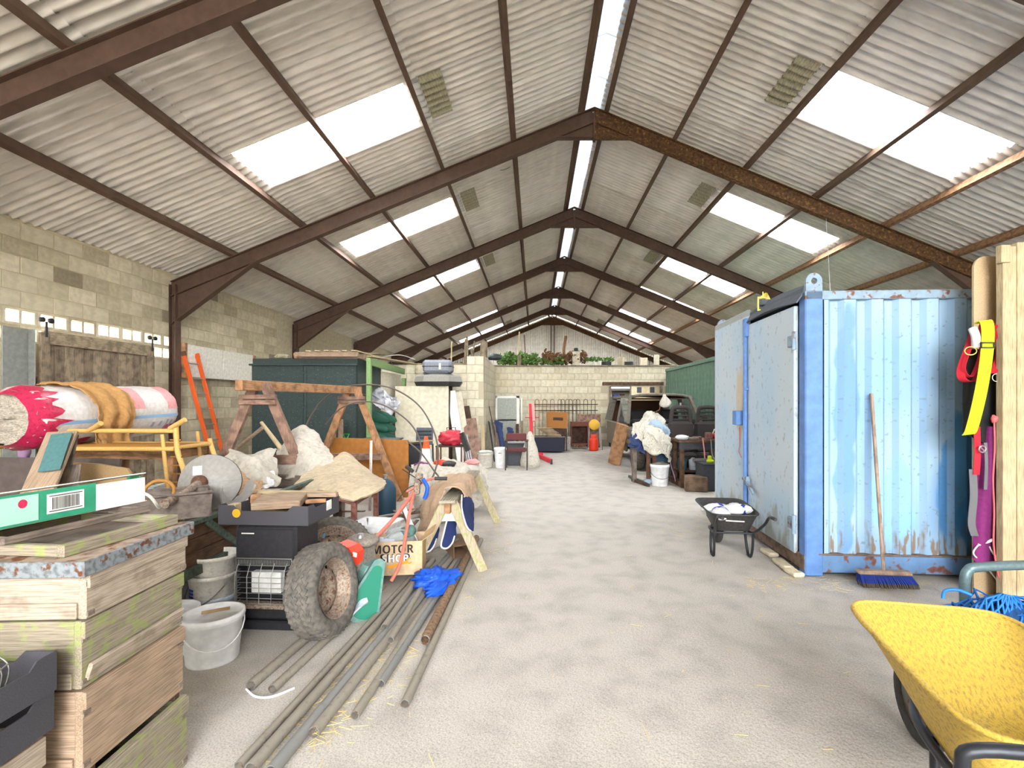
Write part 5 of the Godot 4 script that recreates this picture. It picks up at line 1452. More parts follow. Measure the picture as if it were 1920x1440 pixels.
func on_cart() -> void:
	# steel trough
	var tr := thing("steel_trough", "dull brown steel trough holding a rusty shaft, on the trailer edge", "trough", V(-2.42, 0.73, -3.22), deg_to_rad(38))
	part(tr, "base", K.new().box(V(0, 0.006, 0), V(0.50, 0.01, 0.24)), M["trough_steel"])
	for s in [-1.0, 1.0]:
		part(tr, "long_wall", K.new().box(V(0, 0.085, s * 0.125), V(0.52, 0.16, 0.006), 0, turned(s * 8, 0, 0)), M["trough_steel"])
		part(tr, "short_wall", K.new().box(V(s * 0.255, 0.085, 0), V(0.006, 0.16, 0.26), 0, turned(0, 0, -s * 6)), M["trough_steel"])
		part(tr, "rolled_lip", K.new().box(V(0, 0.165, s * 0.145), V(0.53, 0.014, 0.03), 0.003), M["trough_steel"])
	# pedestal chair lying on its side, its post towards the aisle
	var ch := thing("pedestal_chair", "grey moulded pedestal chair lying on its side with the post sticking out", "chair", W(395, 950, 3.65))
	var P := func(x: float, y: float, d: float) -> Vector3: return W(x, y, d)
	var c: Vector3 = P.call(384, 905, 3.62)
	var nrm := V(-0.05, 0.15, 1.0).normalized()
	var ux := V(1.0, 0.1, 0.03).normalized()
	var uy := nrm.cross(ux).normalized()
	if uy.y < 0: uy = -uy
	# seat pan: shallow bowl; backrest: a band that curls round to the side
	var seat := func(u: float, v: float) -> Vector3:
		var a := u * TAU
		var r := v
		var ex := 0.215 * r * cos(a)
		var ey := 0.20 * r * sin(a)
		return c + ux * ex + uy * ey + nrm * (0.03 - 0.06 * r * r - 0.06 * maxf(cos(a), 0.0) * r * r)
	wpart(ch, "seat_shell", K.new().sheet(seat, 32, 8, 0.01), M["shell_grey"])
	var rim := []
	for i in 32: rim.append(seat.call(i / 32.0, 1.0))
	wpart(ch, "piping", K.new().tube(rim, 0.008, 6, false, true), M["black_plastic"])
	var back := cloth([[[428, 880, 3.75], [427, 915, 3.7], [428, 938, 3.66], [440, 940, 3.64], [455, 925, 3.62], [466, 905, 3.60], [474, 900, 3.6]], [[415, 905, 3.62], [412, 932, 3.58], [420, 950, 3.54], [442, 950, 3.52], [464, 935, 3.50], [477, 918, 3.5], [480, 908, 3.5]]], 0.0, 1, 0.012)
	wpart(ch, "backrest_shell", back, M["shell_grey"])
	wpart(ch, "label", K.new().box(c + ux * -0.03 + uy * 0.09 + nrm * 0.035, V(0.07, 0.065, 0.002), 0, Basis(ux, uy, nrm)), M["card_white"], "torn white paper label")
	wpart(ch, "hub", K.new().lump(c + nrm * 0.055, V(0.055, 0.055, 0.05), Basis(), 0.05, 2, 18, 10), M["rust_iron"])
	wpart(ch, "post", K.new().tube([c + nrm * 0.05, P.call(345, 925, 3.28), P.call(308, 945, 3.05)], 0.028, 12), M["wheel_steel"])
	single("hose_loop", "short loop of pale stiff hose standing beside the trough", "hose", K.new().tube(spline([P.call(268, 925, 3.1), P.call(276, 912, 3.1), P.call(292, 902, 3.12), P.call(314, 903, 3.15), P.call(326, 915, 3.15), P.call(322, 930, 3.15), P.call(312, 940, 3.15)], 6), 0.011, 8), M["cane_dark"])
	single("hose_tail", "pale hose end curving behind the green carton", "hose", K.new().tube(spline([P.call(262, 922, 2.9), P.call(280, 930, 2.92), P.call(292, 944, 2.95), P.call(298, 952, 3.0)], 6), 0.009, 8), M["plastic_dirty"])
	# boards leaning at the back of the trailer
	var lean := func(a: Vector3, b: Vector3, w: float, th: float) -> K: return K.new().bar(a, b, w, th, V(0.25, 0.35, 1.0), 0.004)
	var pl := thing("painted_plank", "leaning plank with a teal painted patch among the junk", "plank", P.call(75, 935, 3.1))
	wpart(pl, "plank", lean.call(P.call(62, 945, 3.0), P.call(118, 810, 3.3), 0.17, 0.025), M["hive_tan_1"])
	wpart(pl, "teal_patch", lean.call(P.call(95, 884, 3.11), P.call(119, 814, 3.27), 0.115, 0.005).at(Transform3D()), M["teal_patch"], "worn teal paint")
	pl.get_child(1).position += V(0.004, 0.006, 0.016)
	single("grey_plank", "narrow grey plank leaning behind the teal patched one", "plank", lean.call(P.call(110, 935, 3.25), P.call(136, 815, 3.4), 0.07, 0.02), M["wood_grey_1"])
	single("grey_plank", "short grey plank leaning beside the dusty chipboard", "plank", lean.call(P.call(119, 968, 3.2), P.call(133, 872, 3.3), 0.12, 0.02), M["wood_grey_1"])
	var q := func(pts: Array, d: float, th: float) -> K:
		var poly := []
		for p in pts: poly.append(Vector2(X(p[0], d), Y(p[1], d)))
		return K.new().prism(poly, th, Transform3D(Basis(), V(0, 0, -d)))
	single("dusty_chipboard", "tapered chipboard panel crusted with brown dust", "board", q.call([[134, 866], [190, 870], [240, 878], [247, 888], [243, 906], [232, 930], [132, 940]], 3.55, 0.02), M["chip_dust"])
	single("dark_board", "large dark brown board standing behind the leaning planks", "board", q.call([[-150, 857], [78, 858], [227, 860], [225, 880], [210, 1000], [-150, 1000]], 3.75, 0.02), M["panel_dark"])
	var bin := thing("grey_bin", "small translucent grey plastic bin beside the dusty chipboard", "bin", P.call(262, 975, 3.7))
	bin.position.y = 0.44
	part(bin, "body", K.new().lathe([Vector2(0, 0), Vector2(0.08, 0), Vector2(0.1, 0.40), Vector2(0.11, 0.41), Vector2(0.095, 0.39), Vector2(0.075, 0.02)], Transform3D(), 20), M["plastic_grey"])
	var cb := single("cable_coil", "coil of dark cable lying at the foot of grey bin", "cable", K.new().tube(arc(V(0, 0.012, 0), V(0.11, 0, 0), V(0, 0, 0.1), 0, 360, 22), 0.012, 6, false, true).tube(arc(V(0.01, 0.034, 0), V(0.10, 0, 0), V(0, 0.01, 0.09), 0, 360, 22), 0.012, 6, false, true).tube(arc(V(0.0, 0.056, 0.01), V(0.09, 0.01, 0), V(0, 0, 0.09), 0, 360, 22), 0.012, 6, false, true), M["black_plastic"], V(-2.75, 0.73, -3.42))
	cb.position.y = 0.445

func cane_and_roll() -> void:
	# a wooden table on the trailer, a cane bench over it, the roll of insulation on top
	var t := thing("wooden_table", "brown wooden table standing on the trailer under cane bench", "table", V(-3.87, 0.42, -4.95))
	part(t, "top", K.new().box(V(0, 0.63, 0), V(0.98, 0.03, 0.62), 0.005), M["wood_orange_0"])
	part(t, "apron", K.new().box(V(0, 0.57, 0.28), V(0.90, 0.09, 0.022), 0.003), M["wood_orange_0"])
	part(t, "apron", K.new().box(V(0.44, 0.57, 0), V(0.022, 0.09, 0.5), 0.003), M["wood_orange_2"])
	for q in [[-1, -1], [1, -1], [1, 1], [-1, 1]]: part(t, "leg", K.new().box(V(q[0] * 0.44, 0.31, q[1] * 0.26), V(0.06, 0.62, 0.06), 0.004), M["wood_orange_1"])
	part(t, "corner_brace", K.new().bar(V(0.40, 0.50, 0.28), V(0.28, 0.60, 0.28), 0.02, 0.05), M["wood_orange_0"])
	var b := thing("cane_bench", "yellow cane bench with woven top carrying the insulation roll", "bench", V(-3.85, 1.17, -4.95))
	var y := 0.06
	var yw := -0.09
	for p in [[V(-0.42, y, 0.56), V(0.68, y, 0.56)], [V(-1.0, yw, 0.1), V(0.68, yw, 0.1)], [V(0.68, yw, 0.56), V(0.68, yw, 0.1)], [V(-1.0, yw, 0.5), V(-1.0, yw, 0.1)], [V(-0.42, yw - 0.01, 0.56), V(0.66, yw - 0.01, 0.56)]]:
		part(b, "rail", K.new().tube(p, 0.02, 9), M["cane"])
	for i in 30: part(b, "weave_strand", K.new().tube([V(-0.97 + i * 0.056, yw - 0.005, 0.55), V(-0.97 + i * 0.056, yw - 0.005, 0.1)], 0.007, 5), M["cane_dark"])
	for i in 6: part(b, "weave_strand", K.new().tube([V(-0.98, yw + 0.006, 0.52 - i * 0.08), V(0.66, yw + 0.006, 0.52 - i * 0.08)], 0.006, 5), M["cane_dark"])
	for q in [[0.69, 0.56, 1.0], [0.69, 0.1, 1.0]]:
		part(b, "leg", K.new().tube(spline([V(q[0] - 0.02, (y if q[1] > 0.3 else yw) + 0.05, q[1]), V(q[0], yw - 0.04, q[1]), V(q[0] + 0.06, -0.35, q[1]), V(q[0] + 0.03, -0.73, q[1])], 5), 0.022, 9), M["cane"])
		part(b, "leg", K.new().tube([V(q[0] - 0.14, y - 0.03, q[1]), V(q[0] - 0.06, -0.73, q[1])], 0.016, 8), M["cane"])
	for i in 9: part(b, "weave_strand", K.new().tube([V(0.62 + i * 0.004, -0.02 - i * 0.075, 0.56), V(0.72 + 0.01 * sin(i), -0.02 - i * 0.075, 0.56)], 0.008, 5), M["cane_dark"])
	for p in [[V(0.62, y + 0.02, 0.56), V(0.78, y + 0.10, 0.60)], [V(-0.10, y, 0.56), V(0.06, y + 0.07, 0.62)]]: part(b, "arm_stub", K.new().tube(p, 0.022, 9), M["cane"])
	# the roll: a long soft cylinder in printed film, open at the near end
	var a := W(10, 786, 4.10)
	var e := W(302, 768, 5.75)
	var dir := (e - a).normalized()
	var u0 := dir.cross(Vector3.UP).normalized()
	var v0 := u0.cross(dir).normalized()
	var ln := (e - a).length()
	var nz := lumpy(31, 2.2)
	var rad := func(s: float, an: float) -> float:
		var r := lerpf(0.275, 0.265, s)
		if s < 0.06: r *= lerpf(0.80, 1.0, s / 0.06)
		if s > 0.93: r *= sqrt(maxf(0.0, 1.0 - pow((s - 0.93) / 0.085, 2.0)))
		return r * (1.0 + 0.05 * nz.get_noise_3d(s * 3.0, cos(an), sin(an)))
	var at_ := func(s: float, an: float, out := 0.0) -> Vector3:
		var r: float = rad.call(s, an) + out
		return a + dir * (s * ln) + (v0 * sin(an) - u0 * cos(an)) * r
	var roll := thing("insulation_roll", "fat roll of insulation in pink and white printed film on cane bench", "insulation roll", (a + e) / 2)
	wpart(roll, "film", K.new().sheet(func(u: float, v: float) -> Vector3: return at_.call(v, u * TAU), 40, 40), M["wrap_white"], "white plastic film")
	wpart(roll, "wool_end", K.new().sheet(func(u: float, v: float) -> Vector3:
		var p: Vector3 = at_.call(0.03, u * TAU)
		var c := a + dir * 0.05
		return c.lerp(p, v) + dir * 0.08 * nz.get_noise_3d(u * 9, v * 8, 1) - dir * 0.03 * (1.0 - v), 40, 10), M["wool"], "grey mineral wool end")
	# printed bands in the film: pink collar at the open end, red stripes, a blue line
	var band := func(s0: float, s1: float, a0: float, a1: float, n: int, m: int) -> K:
		return K.new().sheet(func(u: float, v: float) -> Vector3: return at_.call(lerpf(s0, s1, v), deg_to_rad(lerpf(a0, a1, u)), 0.003), n, m)
	var ragged := lumpy(5, 3.0)
	wpart(roll, "pink_collar", K.new().sheet(func(u: float, v: float) -> Vector3: return at_.call(lerpf(-0.01, 0.13 + 0.10 * ragged.get_noise_1d(u * 12.0), v), u * TAU, 0.004), 60, 5), M["wrap_pink"], "ragged pink printed collar")
	wpart(roll, "blue_line", band.call(0.1, 0.99, 187, 194, 2, 30), M["wrap_blue"])
	wpart(roll, "red_stripe", band.call(0.56, 0.67, 108, 172, 14, 4), M["wrap_pale_pink"])
	wpart(roll, "red_stripe", band.call(0.86, 0.97, 105, 175, 14, 6), M["wrap_pale_pink"])
	wpart(roll, "red_stripe", band.call(0.86, 1.0, 215, 245, 8, 6), M["wrap_pink"])
	wpart(roll, "pink_hem", band.call(0.12, 0.35, 228, 262, 8, 8), M["wrap_pink"])
	wpart(roll, "print_box", band.call(0.60, 0.66, 225, 236, 4, 3), M["wrap_pink"])
	var pr := K.new()
	for q in [[0.74, 0.765, 205, 218], [0.80, 0.82, 203, 216], [0.855, 0.872, 200, 225], [0.895, 0.91, 202, 222], [0.93, 0.945, 205, 215], [0.30, 0.33, 206, 216], [0.36, 0.375, 204, 214]]:
		pr = K.new()
		wpart(roll, "printed_text", band.call(q[0], q[1], q[2], q[3], 3, 3), M["print_grey"])
	# tan canvas thrown over the roll
	var cvs := K.new().sheet(func(u: float, v: float) -> Vector3:
		var an := deg_to_rad(lerpf(78, 262, v))
		var s := lerpf(0.36, 0.50, v) + (u - 0.5) * lerpf(0.34, 0.20, v) + 0.03 * sin(v * 5.0)
		var fold := 0.014 * sin(u * 16.0 + v * 4.0) + 0.02 * nz.get_noise_2d(u * 5, v * 6)
		var p: Vector3 = at_.call(s, minf(an, deg_to_rad(215)), 0.022 + fold)
		if an > deg_to_rad(215): p += Vector3.DOWN * (an - deg_to_rad(215)) * 0.33 + dir * 0.02 * (v - 0.7)
		return p, 30, 40, 0.006)
	single("canvas_cloth", "tan canvas cloth thrown over the insulation roll", "cloth", cvs, M["canvas_tan"])
	single("purple_cloth_end", "scrap of lilac cloth under the insulation roll", "cloth", K.new().lump(W(46, 850, 4.5), V(0.05, 0.05, 0.04), Basis(), 0.4, 8, 12, 8), M["lilac"])

func left_wall_things() -> void:
	# plank door leaning on the wall, with roller hangers
	var t := thing("plank_door", "weathered vertical plank sliding door leaning at the block wall", "barn door", V(-6.45, 0, -7.4))
	var z0 := -6.52
	var z1 := -8.28
	var n := 12
	for i in n:
		var za := lerpf(z0, z1, (i + 0.5) / n)
		wpart(t, "plank", K.new().box(V(-6.47, 1.13, za), V(0.022, 2.26, (z0 - z1) / n - 0.006), 0.003), M["gate_%d" % (i % 3)])
	wpart(t, "top_rail", K.new().box(V(-6.44, 2.34, (z0 + z1) / 2), V(0.04, 0.17, z0 - z1 + 0.06), 0.004), M["gate_rail"])
	for z in [z0 + 0.02, z1 - 0.02]:
		wpart(t, "stile", K.new().box(V(-6.43, 1.2, z), V(0.045, 2.40, 0.12), 0.004), M["gate_0"])
		var h := wpart(t, "hanger", K.new().box(V(-6.40, 2.44, z), V(0.012, 0.20, 0.03), 0.003), M["black_metal"])
		for s in [-1.0, 1.0]: wpart(t, "roller", K.new().lathe([Vector2(0, -0.015), Vector2(0.035, -0.015), Vector2(0.035, 0.015), Vector2(0, 0.015)], Transform3D(turned(0, 0, 90), V(-6.40, 2.56, z + s * 0.06)), 12), M["black_metal"])
	# grey folded sheet duct standing beside it
	var du := thing("steel_channel", "tall grey galvanised steel channel standing by the plank door", "steel channel", V(-6.5, 0, -6.2))
	part(du, "web", K.new().box(V(0.03, 1.21, 0.02), V(0.012, 2.42, 0.32), 0.004), M["zinc_dull"])
	part(du, "flange", K.new().box(V(0.075, 1.21, -0.135), V(0.09, 2.42, 0.012), 0.004), M["zinc_dull"])
	# white board on the wall past the column
	var wb := thing("white_board", "long scratched white panel fixed on the block wall past the steel column", "panel", V(-6.63, 2.28, -10.5))
	for i in 2: part(wb, "panel", K.new().box(V(0, 0, 0.55 - i * 1.12), V(0.05, 0.62, 1.1), 0.004), M["board_scratched"])
	part(wb, "end_batten", K.new().box(V(0.01, 0, 1.14), V(0.08, 0.66, 0.07), 0.004), M["wood_orange_1"])
	part(wb, "end_batten", K.new().box(V(0.01, 0.1, -1.16), V(0.08, 0.4, 0.06), 0.004), M["wood_orange_1"])
	# orange ladder
	var l := thing("orange_ladder", "orange fibreglass ladder leaning against the block wall", "ladder", V(-6.2, 0, -9.4))
	var tops := [W(343, 660, 9.32), W(369, 664, 9.66)]
	var feet := [V(-5.86, 0.0, -9.18), V(-5.86, 0.0, -9.52)]
	for i in 2:
		var r := wpart(l, "rail", K.new().bar(feet[i], tops[i], 0.03, 0.075, V(1, 0.3, 0)), M["ladder_orange"])
		wpart(l, "end_cap", K.new().bar(tops[i] - (tops[i] - feet[i]).normalized() * 0.08, tops[i] + V(0, 0.01, 0), 0.036, 0.082, V(1, 0.3, 0)), M["rust_iron"] if i == 0 else M["ladder_orange"])
	for i in 8:
		var f := (i + 0.7) / 8.4
		wpart(l, "rung", K.new().tube([feet[0].lerp(tops[0], f), feet[1].lerp(tops[1], f)], 0.013, 8), M["steel_bright"])

func trestle() -> void:
	# tall timber gantry: a beam along the building on two A frames
	var t := thing("timber_gantry", "tall brown timber A frame gantry with a heavy beam standing over the heap", "trestle", V(-2.95, 0, -6.3))
	var a := W(447, 722, 5.15)
	var b := W(674, 732, 7.6)
	wpart(t, "beam", K.new().bar(a, b, 0.09, 0.11, Vector3.UP, 0.006), M["wood_orange_2"], "orange brown timber beam")
	var dirz := (b - a).normalized()
	var ap := [a.lerp(b, 0.13), a.lerp(b, 0.92)]
	for i in 2:
		var p: Vector3 = ap[i] + V(0, 0.03, 0)
		var sp: float = [0.74, 0.70][i]
		for s in [-1.0, 1.0]:
			var foot := V(p.x + s * sp, 0.0, p.z - s * 0.05)
			wpart(t, "leg", K.new().bar(p + V(s * 0.05, 0.0, 0), foot, 0.10, 0.06, V(0, 0, 1), 0.005), M["wood_red_1"] if i == 0 else M["wood_orange_1"])
		for yy in [0.10, 0.16]: wpart(t, "collar", K.new().box(V(p.x, p.y - yy - 0.05, p.z + 0.05), V(0.40, 0.05, 0.05), 0.004), M["wood_red_0"])
		wpart(t, "cross_rail", K.new().box(V(p.x, [0.86, 0.68][i], p.z + 0.06), V([0.86, 0.90][i], 0.10, 0.04), 0.005), M["wood_red_0"])
	single("white_stick", "thin white painted stick standing against the gantry leg", "stick", K.new().tube([W(696, 826, 6.9), W(694, 935, 6.8), W(693, 960, 6.8)], 0.02, 8), M["plastic_dirty"])
	single("split_rail", "split pale pole slanting up inside the gantry", "pole", K.new().tube([W(490, 792, 5.9), W(530, 845, 5.7), W(560, 900, 5.6)], [0.02, 0.03, 0.03], 7), M["wood_pale_y"])
	single("split_rail", "second split pole crossing the first inside the gantry", "pole", K.new().tube([W(492, 802, 6.0), W(448, 838, 6.1)], 0.022, 7), M["hive_tan_0"])

func soft_heap() -> void:
	# pallet and sacks that fill the middle of the heap
	var pb := thing("pallet_stack", "grey timber pallet under the woven sacks", "pallet", V(-2.95, 0, -5.72))
	for i in 5: part(pb, "board", K.new().box(V(-0.5 + i * 0.25, 0.70, 0), V(0.16, 0.025, 1.0), 0.003), M["wood_grey_2"])
	for i in 3: part(pb, "bearer", K.new().box(V(0, 0.63, -0.45 + i * 0.45), V(1.2, 0.11, 0.07), 0.004), M["wood_grey_0"])
	for q in [[-1, -1], [1, -1], [1, 1], [-1, 1]]: part(pb, "block", K.new().box(V(q[0] * 0.52, 0.29, q[1] * 0.43), V(0.11, 0.58, 0.11), 0.004), M["wood_grey_1"])
	single("white_sack", "large white woven sack with frayed edge draped in the heap", "sack", cloth([[[536, 826, 6.0], [560, 806, 6.05], [590, 803, 6.1], [596, 815, 6.1]], [[520, 848, 5.7], [560, 838, 5.6], [598, 836, 5.7], [612, 842, 5.8]], [[520, 872, 5.5], [565, 872, 5.35], [610, 866, 5.4], [630, 860, 5.5]], [[525, 890, 5.3], [560, 895, 5.2], [600, 890, 5.2], [625, 880, 5.3]]], 0.035, 4, 0.01, 36, 30, 2.6), M["sack_white"])
	single("plastic_sack", "crumpled pale plastic sack behind the pedestal chair", "sack", cloth([[[415, 862, 5.0], [440, 850, 5.2], [475, 853, 5.2], [505, 846, 5.3]], [[430, 876, 4.7], [458, 868, 4.6], [490, 868, 4.7], [515, 872, 4.8]], [[440, 900, 4.5], [470, 893, 4.4], [497, 890, 4.5], [515, 893, 4.6]], [[455, 920, 4.3], [480, 918, 4.25], [500, 912, 4.35], [512, 905, 4.5]]], 0.05, 9, 0.01, 40, 32, 3.0), M["sack_white"])
	single("straw_mat", "reddish woven straw mat curled behind the pedestal chair", "mat", cloth([[[425, 862, 4.5], [440, 875, 4.45], [470, 895, 4.4], [492, 902, 4.4]], [[432, 895, 4.2], [446, 906, 4.15], [470, 915, 4.15], [492, 915, 4.2]], [[428, 935, 4.0], [446, 930, 4.0], [468, 925, 4.05], [485, 925, 4.1]]], 0.008, 3, 0.012), M["straw_mat"])
	single("blue_print_sack", "white sack end with dark blue print among the heap", "sack", cloth([[[480, 868, 4.75], [500, 872, 4.7], [514, 880, 4.75]], [[486, 895, 4.5], [502, 900, 4.45], [514, 900, 4.5]], [[484, 915, 4.35], [500, 918, 4.3], [510, 912, 4.4]]], 0.02, 7, 0.01), M["bag_white"])
	# beige felt laid over the red frame
	single("felt_blanket", "thick beige felt blanket draped over the red iron frame", "blanket", cloth([[[630, 860, 5.7], [645, 850, 5.75], [668, 868, 5.6], [715, 900, 5.3]], [[585, 880, 5.2], [640, 885, 5.15], [680, 895, 5.0], [722, 912, 4.9]], [[560, 905, 4.9], [610, 905, 4.75], [655, 912, 4.65], [705, 925, 4.6]], [[535, 923, 4.7], [585, 926, 4.55], [630, 932, 4.45], [662, 942, 4.45]]], 0.012, 12, 0.022, 40, 36, 3.0), M["fleece"])
	var rf := thing("iron_trestle", "dark red welded iron frame holding up the felt blanket", "iron frame", V(-1.95, 0, -4.7))
	for q in [[612, 925, 4.35], [664, 940, 4.55], [562, 903, 5.25], [705, 915, 5.2]]:
		var p := W(q[0], q[1], q[2])
		wpart(rf, "leg", K.new().box(V(p.x, p.y / 2, p.z), V(0.045, p.y, 0.045), 0.004), M["red_iron"])
	var c := [W(612, 928, 4.35), W(664, 943, 4.55), W(705, 918, 5.2), W(562, 906, 5.25)]
	for i in 4: wpart(rf, "rail", K.new().bar(c[i], c[(i + 1) % 4], 0.04, 0.04), M["red_iron"])
	single("blue_offcut", "pale blue plastic crate corner behind the heater", "crate", K.new().box(V(0, 0.22, 0), V(0.16, 0.44, 0.02), 0.006, turned(-10, -30, 8)), M["blue_crate"], V(-1.78, 0.0, -4.05))
	make_wheel("spare_wheel", "second old wheel lying tilted behind the upright tyre", wheel_axis(V(0.25, 0.80, 0.55)), V(-1.62, 0.30, -3.98), 0.29, 0.18)
	var wt := thing("white_basin", "square white plastic basin behind the cultivator", "basin", W(705, 1010, 4.5), deg_to_rad(-12))
	wt.position.y = 0.16
	part(wt, "body", K.new().box(V(0, 0.12, 0.13), V(0.32, 0.24, 0.006), 0, turned(8, 0, 0)).box(V(0, 0.12, -0.13), V(0.32, 0.24, 0.006), 0, turned(-8, 0, 0)).box(V(0.16, 0.12, 0), V(0.006, 0.24, 0.26), 0, turned(0, 0, -8)).box(V(-0.16, 0.12, 0), V(0.006, 0.24, 0.26), 0, turned(0, 0, 8)).box(V(0, 0.0, 0), V(0.30, 0.006, 0.24)), M["plastic_white"])
	part(wt, "rim", K.new().box(V(0, 0.24, 0.15), V(0.38, 0.012, 0.02)).box(V(0, 0.24, -0.15), V(0.38, 0.012, 0.02)).box(V(0.185, 0.24, 0), V(0.02, 0.012, 0.3)).box(V(-0.185, 0.24, 0), V(0.02, 0.012, 0.3)), M["plastic_white"])
	single("basin_support", "low timber block pile under the white basin", "timber", K.new().box(V(0, 0.05, 0), V(0.4, 0.10, 0.24), 0.005).box(V(0.05, 0.13, 0), V(0.3, 0.06, 0.2), 0.005), M["wood_dark_0"], V(wt.position.x, 0, wt.position.z))
	# tangle of scrap: rods, wire, offcuts between frame and cultivator
	var r := RandomNumberGenerator.new()
	r.seed = 91
	for i in 34:
		var p := V(r.randf_range(-2.1, -1.0), 0.02 + 0.0055 * i, -r.randf_range(4.3, 6.4))
		var a := r.randf() * TAU
		var l := r.randf_range(0.2, 0.6)
		var d := V(cos(a) * l, r.randf_range(-0.05, 0.12), sin(a) * l)
		var mm: Material = [M["rust_iron"], M["wood_grey_0"], M["steel_grey"], M["wood_red_0"], M["wire"]][i % 5]
		var kk := K.new().tube([p, p + d], r.randf_range(0.006, 0.014), 6) if i % 2 else K.new().bar(p, p + d, r.randf_range(0.02, 0.06), 0.015)
		single("scrap_rod" if i % 2 else "scrap_lath", ["rusty", "grey weathered", "galvanised", "reddish", "bright wire"][i % 5] + [" lath offcut", " rod"][i % 2] + " in the scrap behind the cultivator", "scrap", kk, mm, Vector3.ZERO, 0.0, "scrap behind the cultivator")

func cultivator() -> void:
	var t := thing("garden_cultivator", "old petrol cultivator with red engine cowl, teal body and red handlebars", "cultivator", V(-1.16, 0, -3.6))
	var P := func(x: float, y: float, d: float) -> Vector3: return W(x, y, d)
	wpart(t, "engine_block", K.new().box(P.call(672, 1045, 3.62), V(0.17, 0.16, 0.20), 0.02, turned(0, -20, 0)).box(P.call(690, 1022, 3.7), V(0.12, 0.10, 0.12), 0.03), M["engine_grey"])
	wpart(t, "tank", K.new().lump(P.call(680, 1014, 3.66), V(0.13, 0.05, 0.10), turned(0, -15, 4), 0.15, 5), M["engine_grey"])
	wpart(t, "cowl", K.new().prism([Vector2(-0.07, 0.06), Vector2(0.03, 0.055), Vector2(0.075, 0.02), Vector2(0.075, -0.075), Vector2(0.0, -0.05), Vector2(-0.075, -0.01)], 0.12, Transform3D(turned(0, -18, -8), P.call(655, 1035, 3.50))), M["engine_red"], "bright red starter cowl")
	wpart(t, "cowl_label", K.new().box(P.call(665, 1040, 3.42), V(0.035, 0.03, 0.004), 0.0, turned(0, -18, -8)), M["card_white"])
	wpart(t, "filler_cap", K.new().lathe([Vector2(0, 0.03), Vector2(0.022, 0.03), Vector2(0.026, 0.0)], Transform3D(Basis(), P.call(676, 1008, 3.6)), 12), M["steel_bright"])
	wpart(t, "gearbox", K.new().box(P.call(692, 1072, 3.60), V(0.15, 0.15, 0.20), 0.03, turned(0, -25, -8)), M["engine_teal"])
	wpart(t, "exhaust", K.new().box(P.call(664, 1098, 3.62), V(0.16, 0.10, 0.16), 0.03), M["heater_black"])
	# chain guard: a tall rounded case leaning forward
	var g := []
	for i in 13: g.append(Vector2(0.045 * cos(PI * i / 12.0), 0.19 + 0.045 * sin(PI * i / 12.0)))
	for i in 13: g.append(Vector2(-0.115 * cos(PI * i / 12.0) * 1.0, -0.10 - 0.10 * sin(PI * i / 12.0)))
	var gx := Transform3D(turned(-14, 30, -24), P.call(690, 1112, 3.44))
	wpart(t, "guard", K.new().prism(g, 0.05, gx), M["engine_teal"])
	var g2 := []
	for q in g: g2.append(q * 0.82)
	wpart(t, "guard_face", K.new().prism(g2, 0.012, gx * Transform3D(Basis(), V(0, -0.005, 0.027))), M["guard_green"], "bright green guard face")
	wpart(t, "tine_guard", cloth([[[655, 1150, 3.38], [672, 1125, 3.40], [684, 1110, 3.45]], [[660, 1156, 3.30], [676, 1140, 3.33], [690, 1130, 3.38]]], 0.0, 1, 0.012), M["plastic_blueish"])
	for s in [0.0, 1.0]:
		var p: Array = [[P.call(702, 1012, 3.75), P.call(740, 970, 4.1), P.call(772, 928, 4.35), P.call(784, 915, 4.4)], [P.call(733, 1090, 3.75), P.call(752, 1050, 3.85), P.call(768, 960, 4.2), P.call(776, 925, 4.35)]][int(s)]
		wpart(t, "handlebar", K.new().tube(spline(p, 5), 0.0165 if s == 0.0 else 0.014, 9), M["red_tube"])
	wpart(t, "crossbar", K.new().tube(spline([P.call(762, 922, 4.4), P.call(780, 912, 4.42), P.call(800, 900, 4.5), P.call(815, 897, 4.5)], 4), 0.012, 8), M["red_tube"])
	wpart(t, "grip", K.new().tube([P.call(815, 897, 4.5), P.call(838, 897, 4.5)], 0.017, 9), M["black_plastic"])
	wpart(t, "grip", K.new().tube([P.call(762, 875, 4.45), P.call(774, 884, 4.42)], 0.018, 9), M["black_plastic"])
	wpart(t, "lever_bracket", K.new().box(P.call(786, 893, 4.4), V(0.06, 0.05, 0.05), 0.008).box(P.call(782, 915, 4.36), V(0.05, 0.11, 0.04), 0.008), M["wheel_steel"])
	wpart(t, "blue_tie", K.new().tube(spline([P.call(793, 898, 4.35), P.call(801, 912, 4.33), P.call(800, 925, 4.33), P.call(796, 935, 4.33)], 4), 0.018, 7), M["tarp_blue"], "blue plastic tie")
	var wh := K.new().tube(spline([P.call(745, 940, 4.3), P.call(765, 915, 4.4), P.call(790, 905, 4.4), P.call(770, 890, 4.45), P.call(755, 880, 4.5)], 5), 0.005, 5)
	wpart(t, "control_cable", wh, M["black_plastic"])
	wpart(t, "tine", K.new().box(V(-1.22, 0.06, -3.52), V(0.10, 0.12, 0.012), 0.002, turned(0, 30, 20)), M["rust_iron"])
	# carton with MOTOR on its side
	var bx0 := P.call(738, 1086, 4.12)
	var b := thing("cardboard_box", "tan cardboard box lettered MOTOR SHOP standing on the pipes", "box", V(-1.16, 0.07, -4.20), deg_to_rad(7))
	var w := 0.43
	var h := 0.275
	var dp := 0.30
	part(b, "front", K.new().box(V(0, h / 2, dp / 2), V(w, h, 0.005)), M["card_buff"])
	part(b, "back", K.new().box(V(0, h / 2, -dp / 2), V(w, h, 0.005)), M["card_buff"])
	part(b, "side", K.new().box(V(w / 2, h / 2, 0), V(0.005, h, dp)), M["card_tan"])
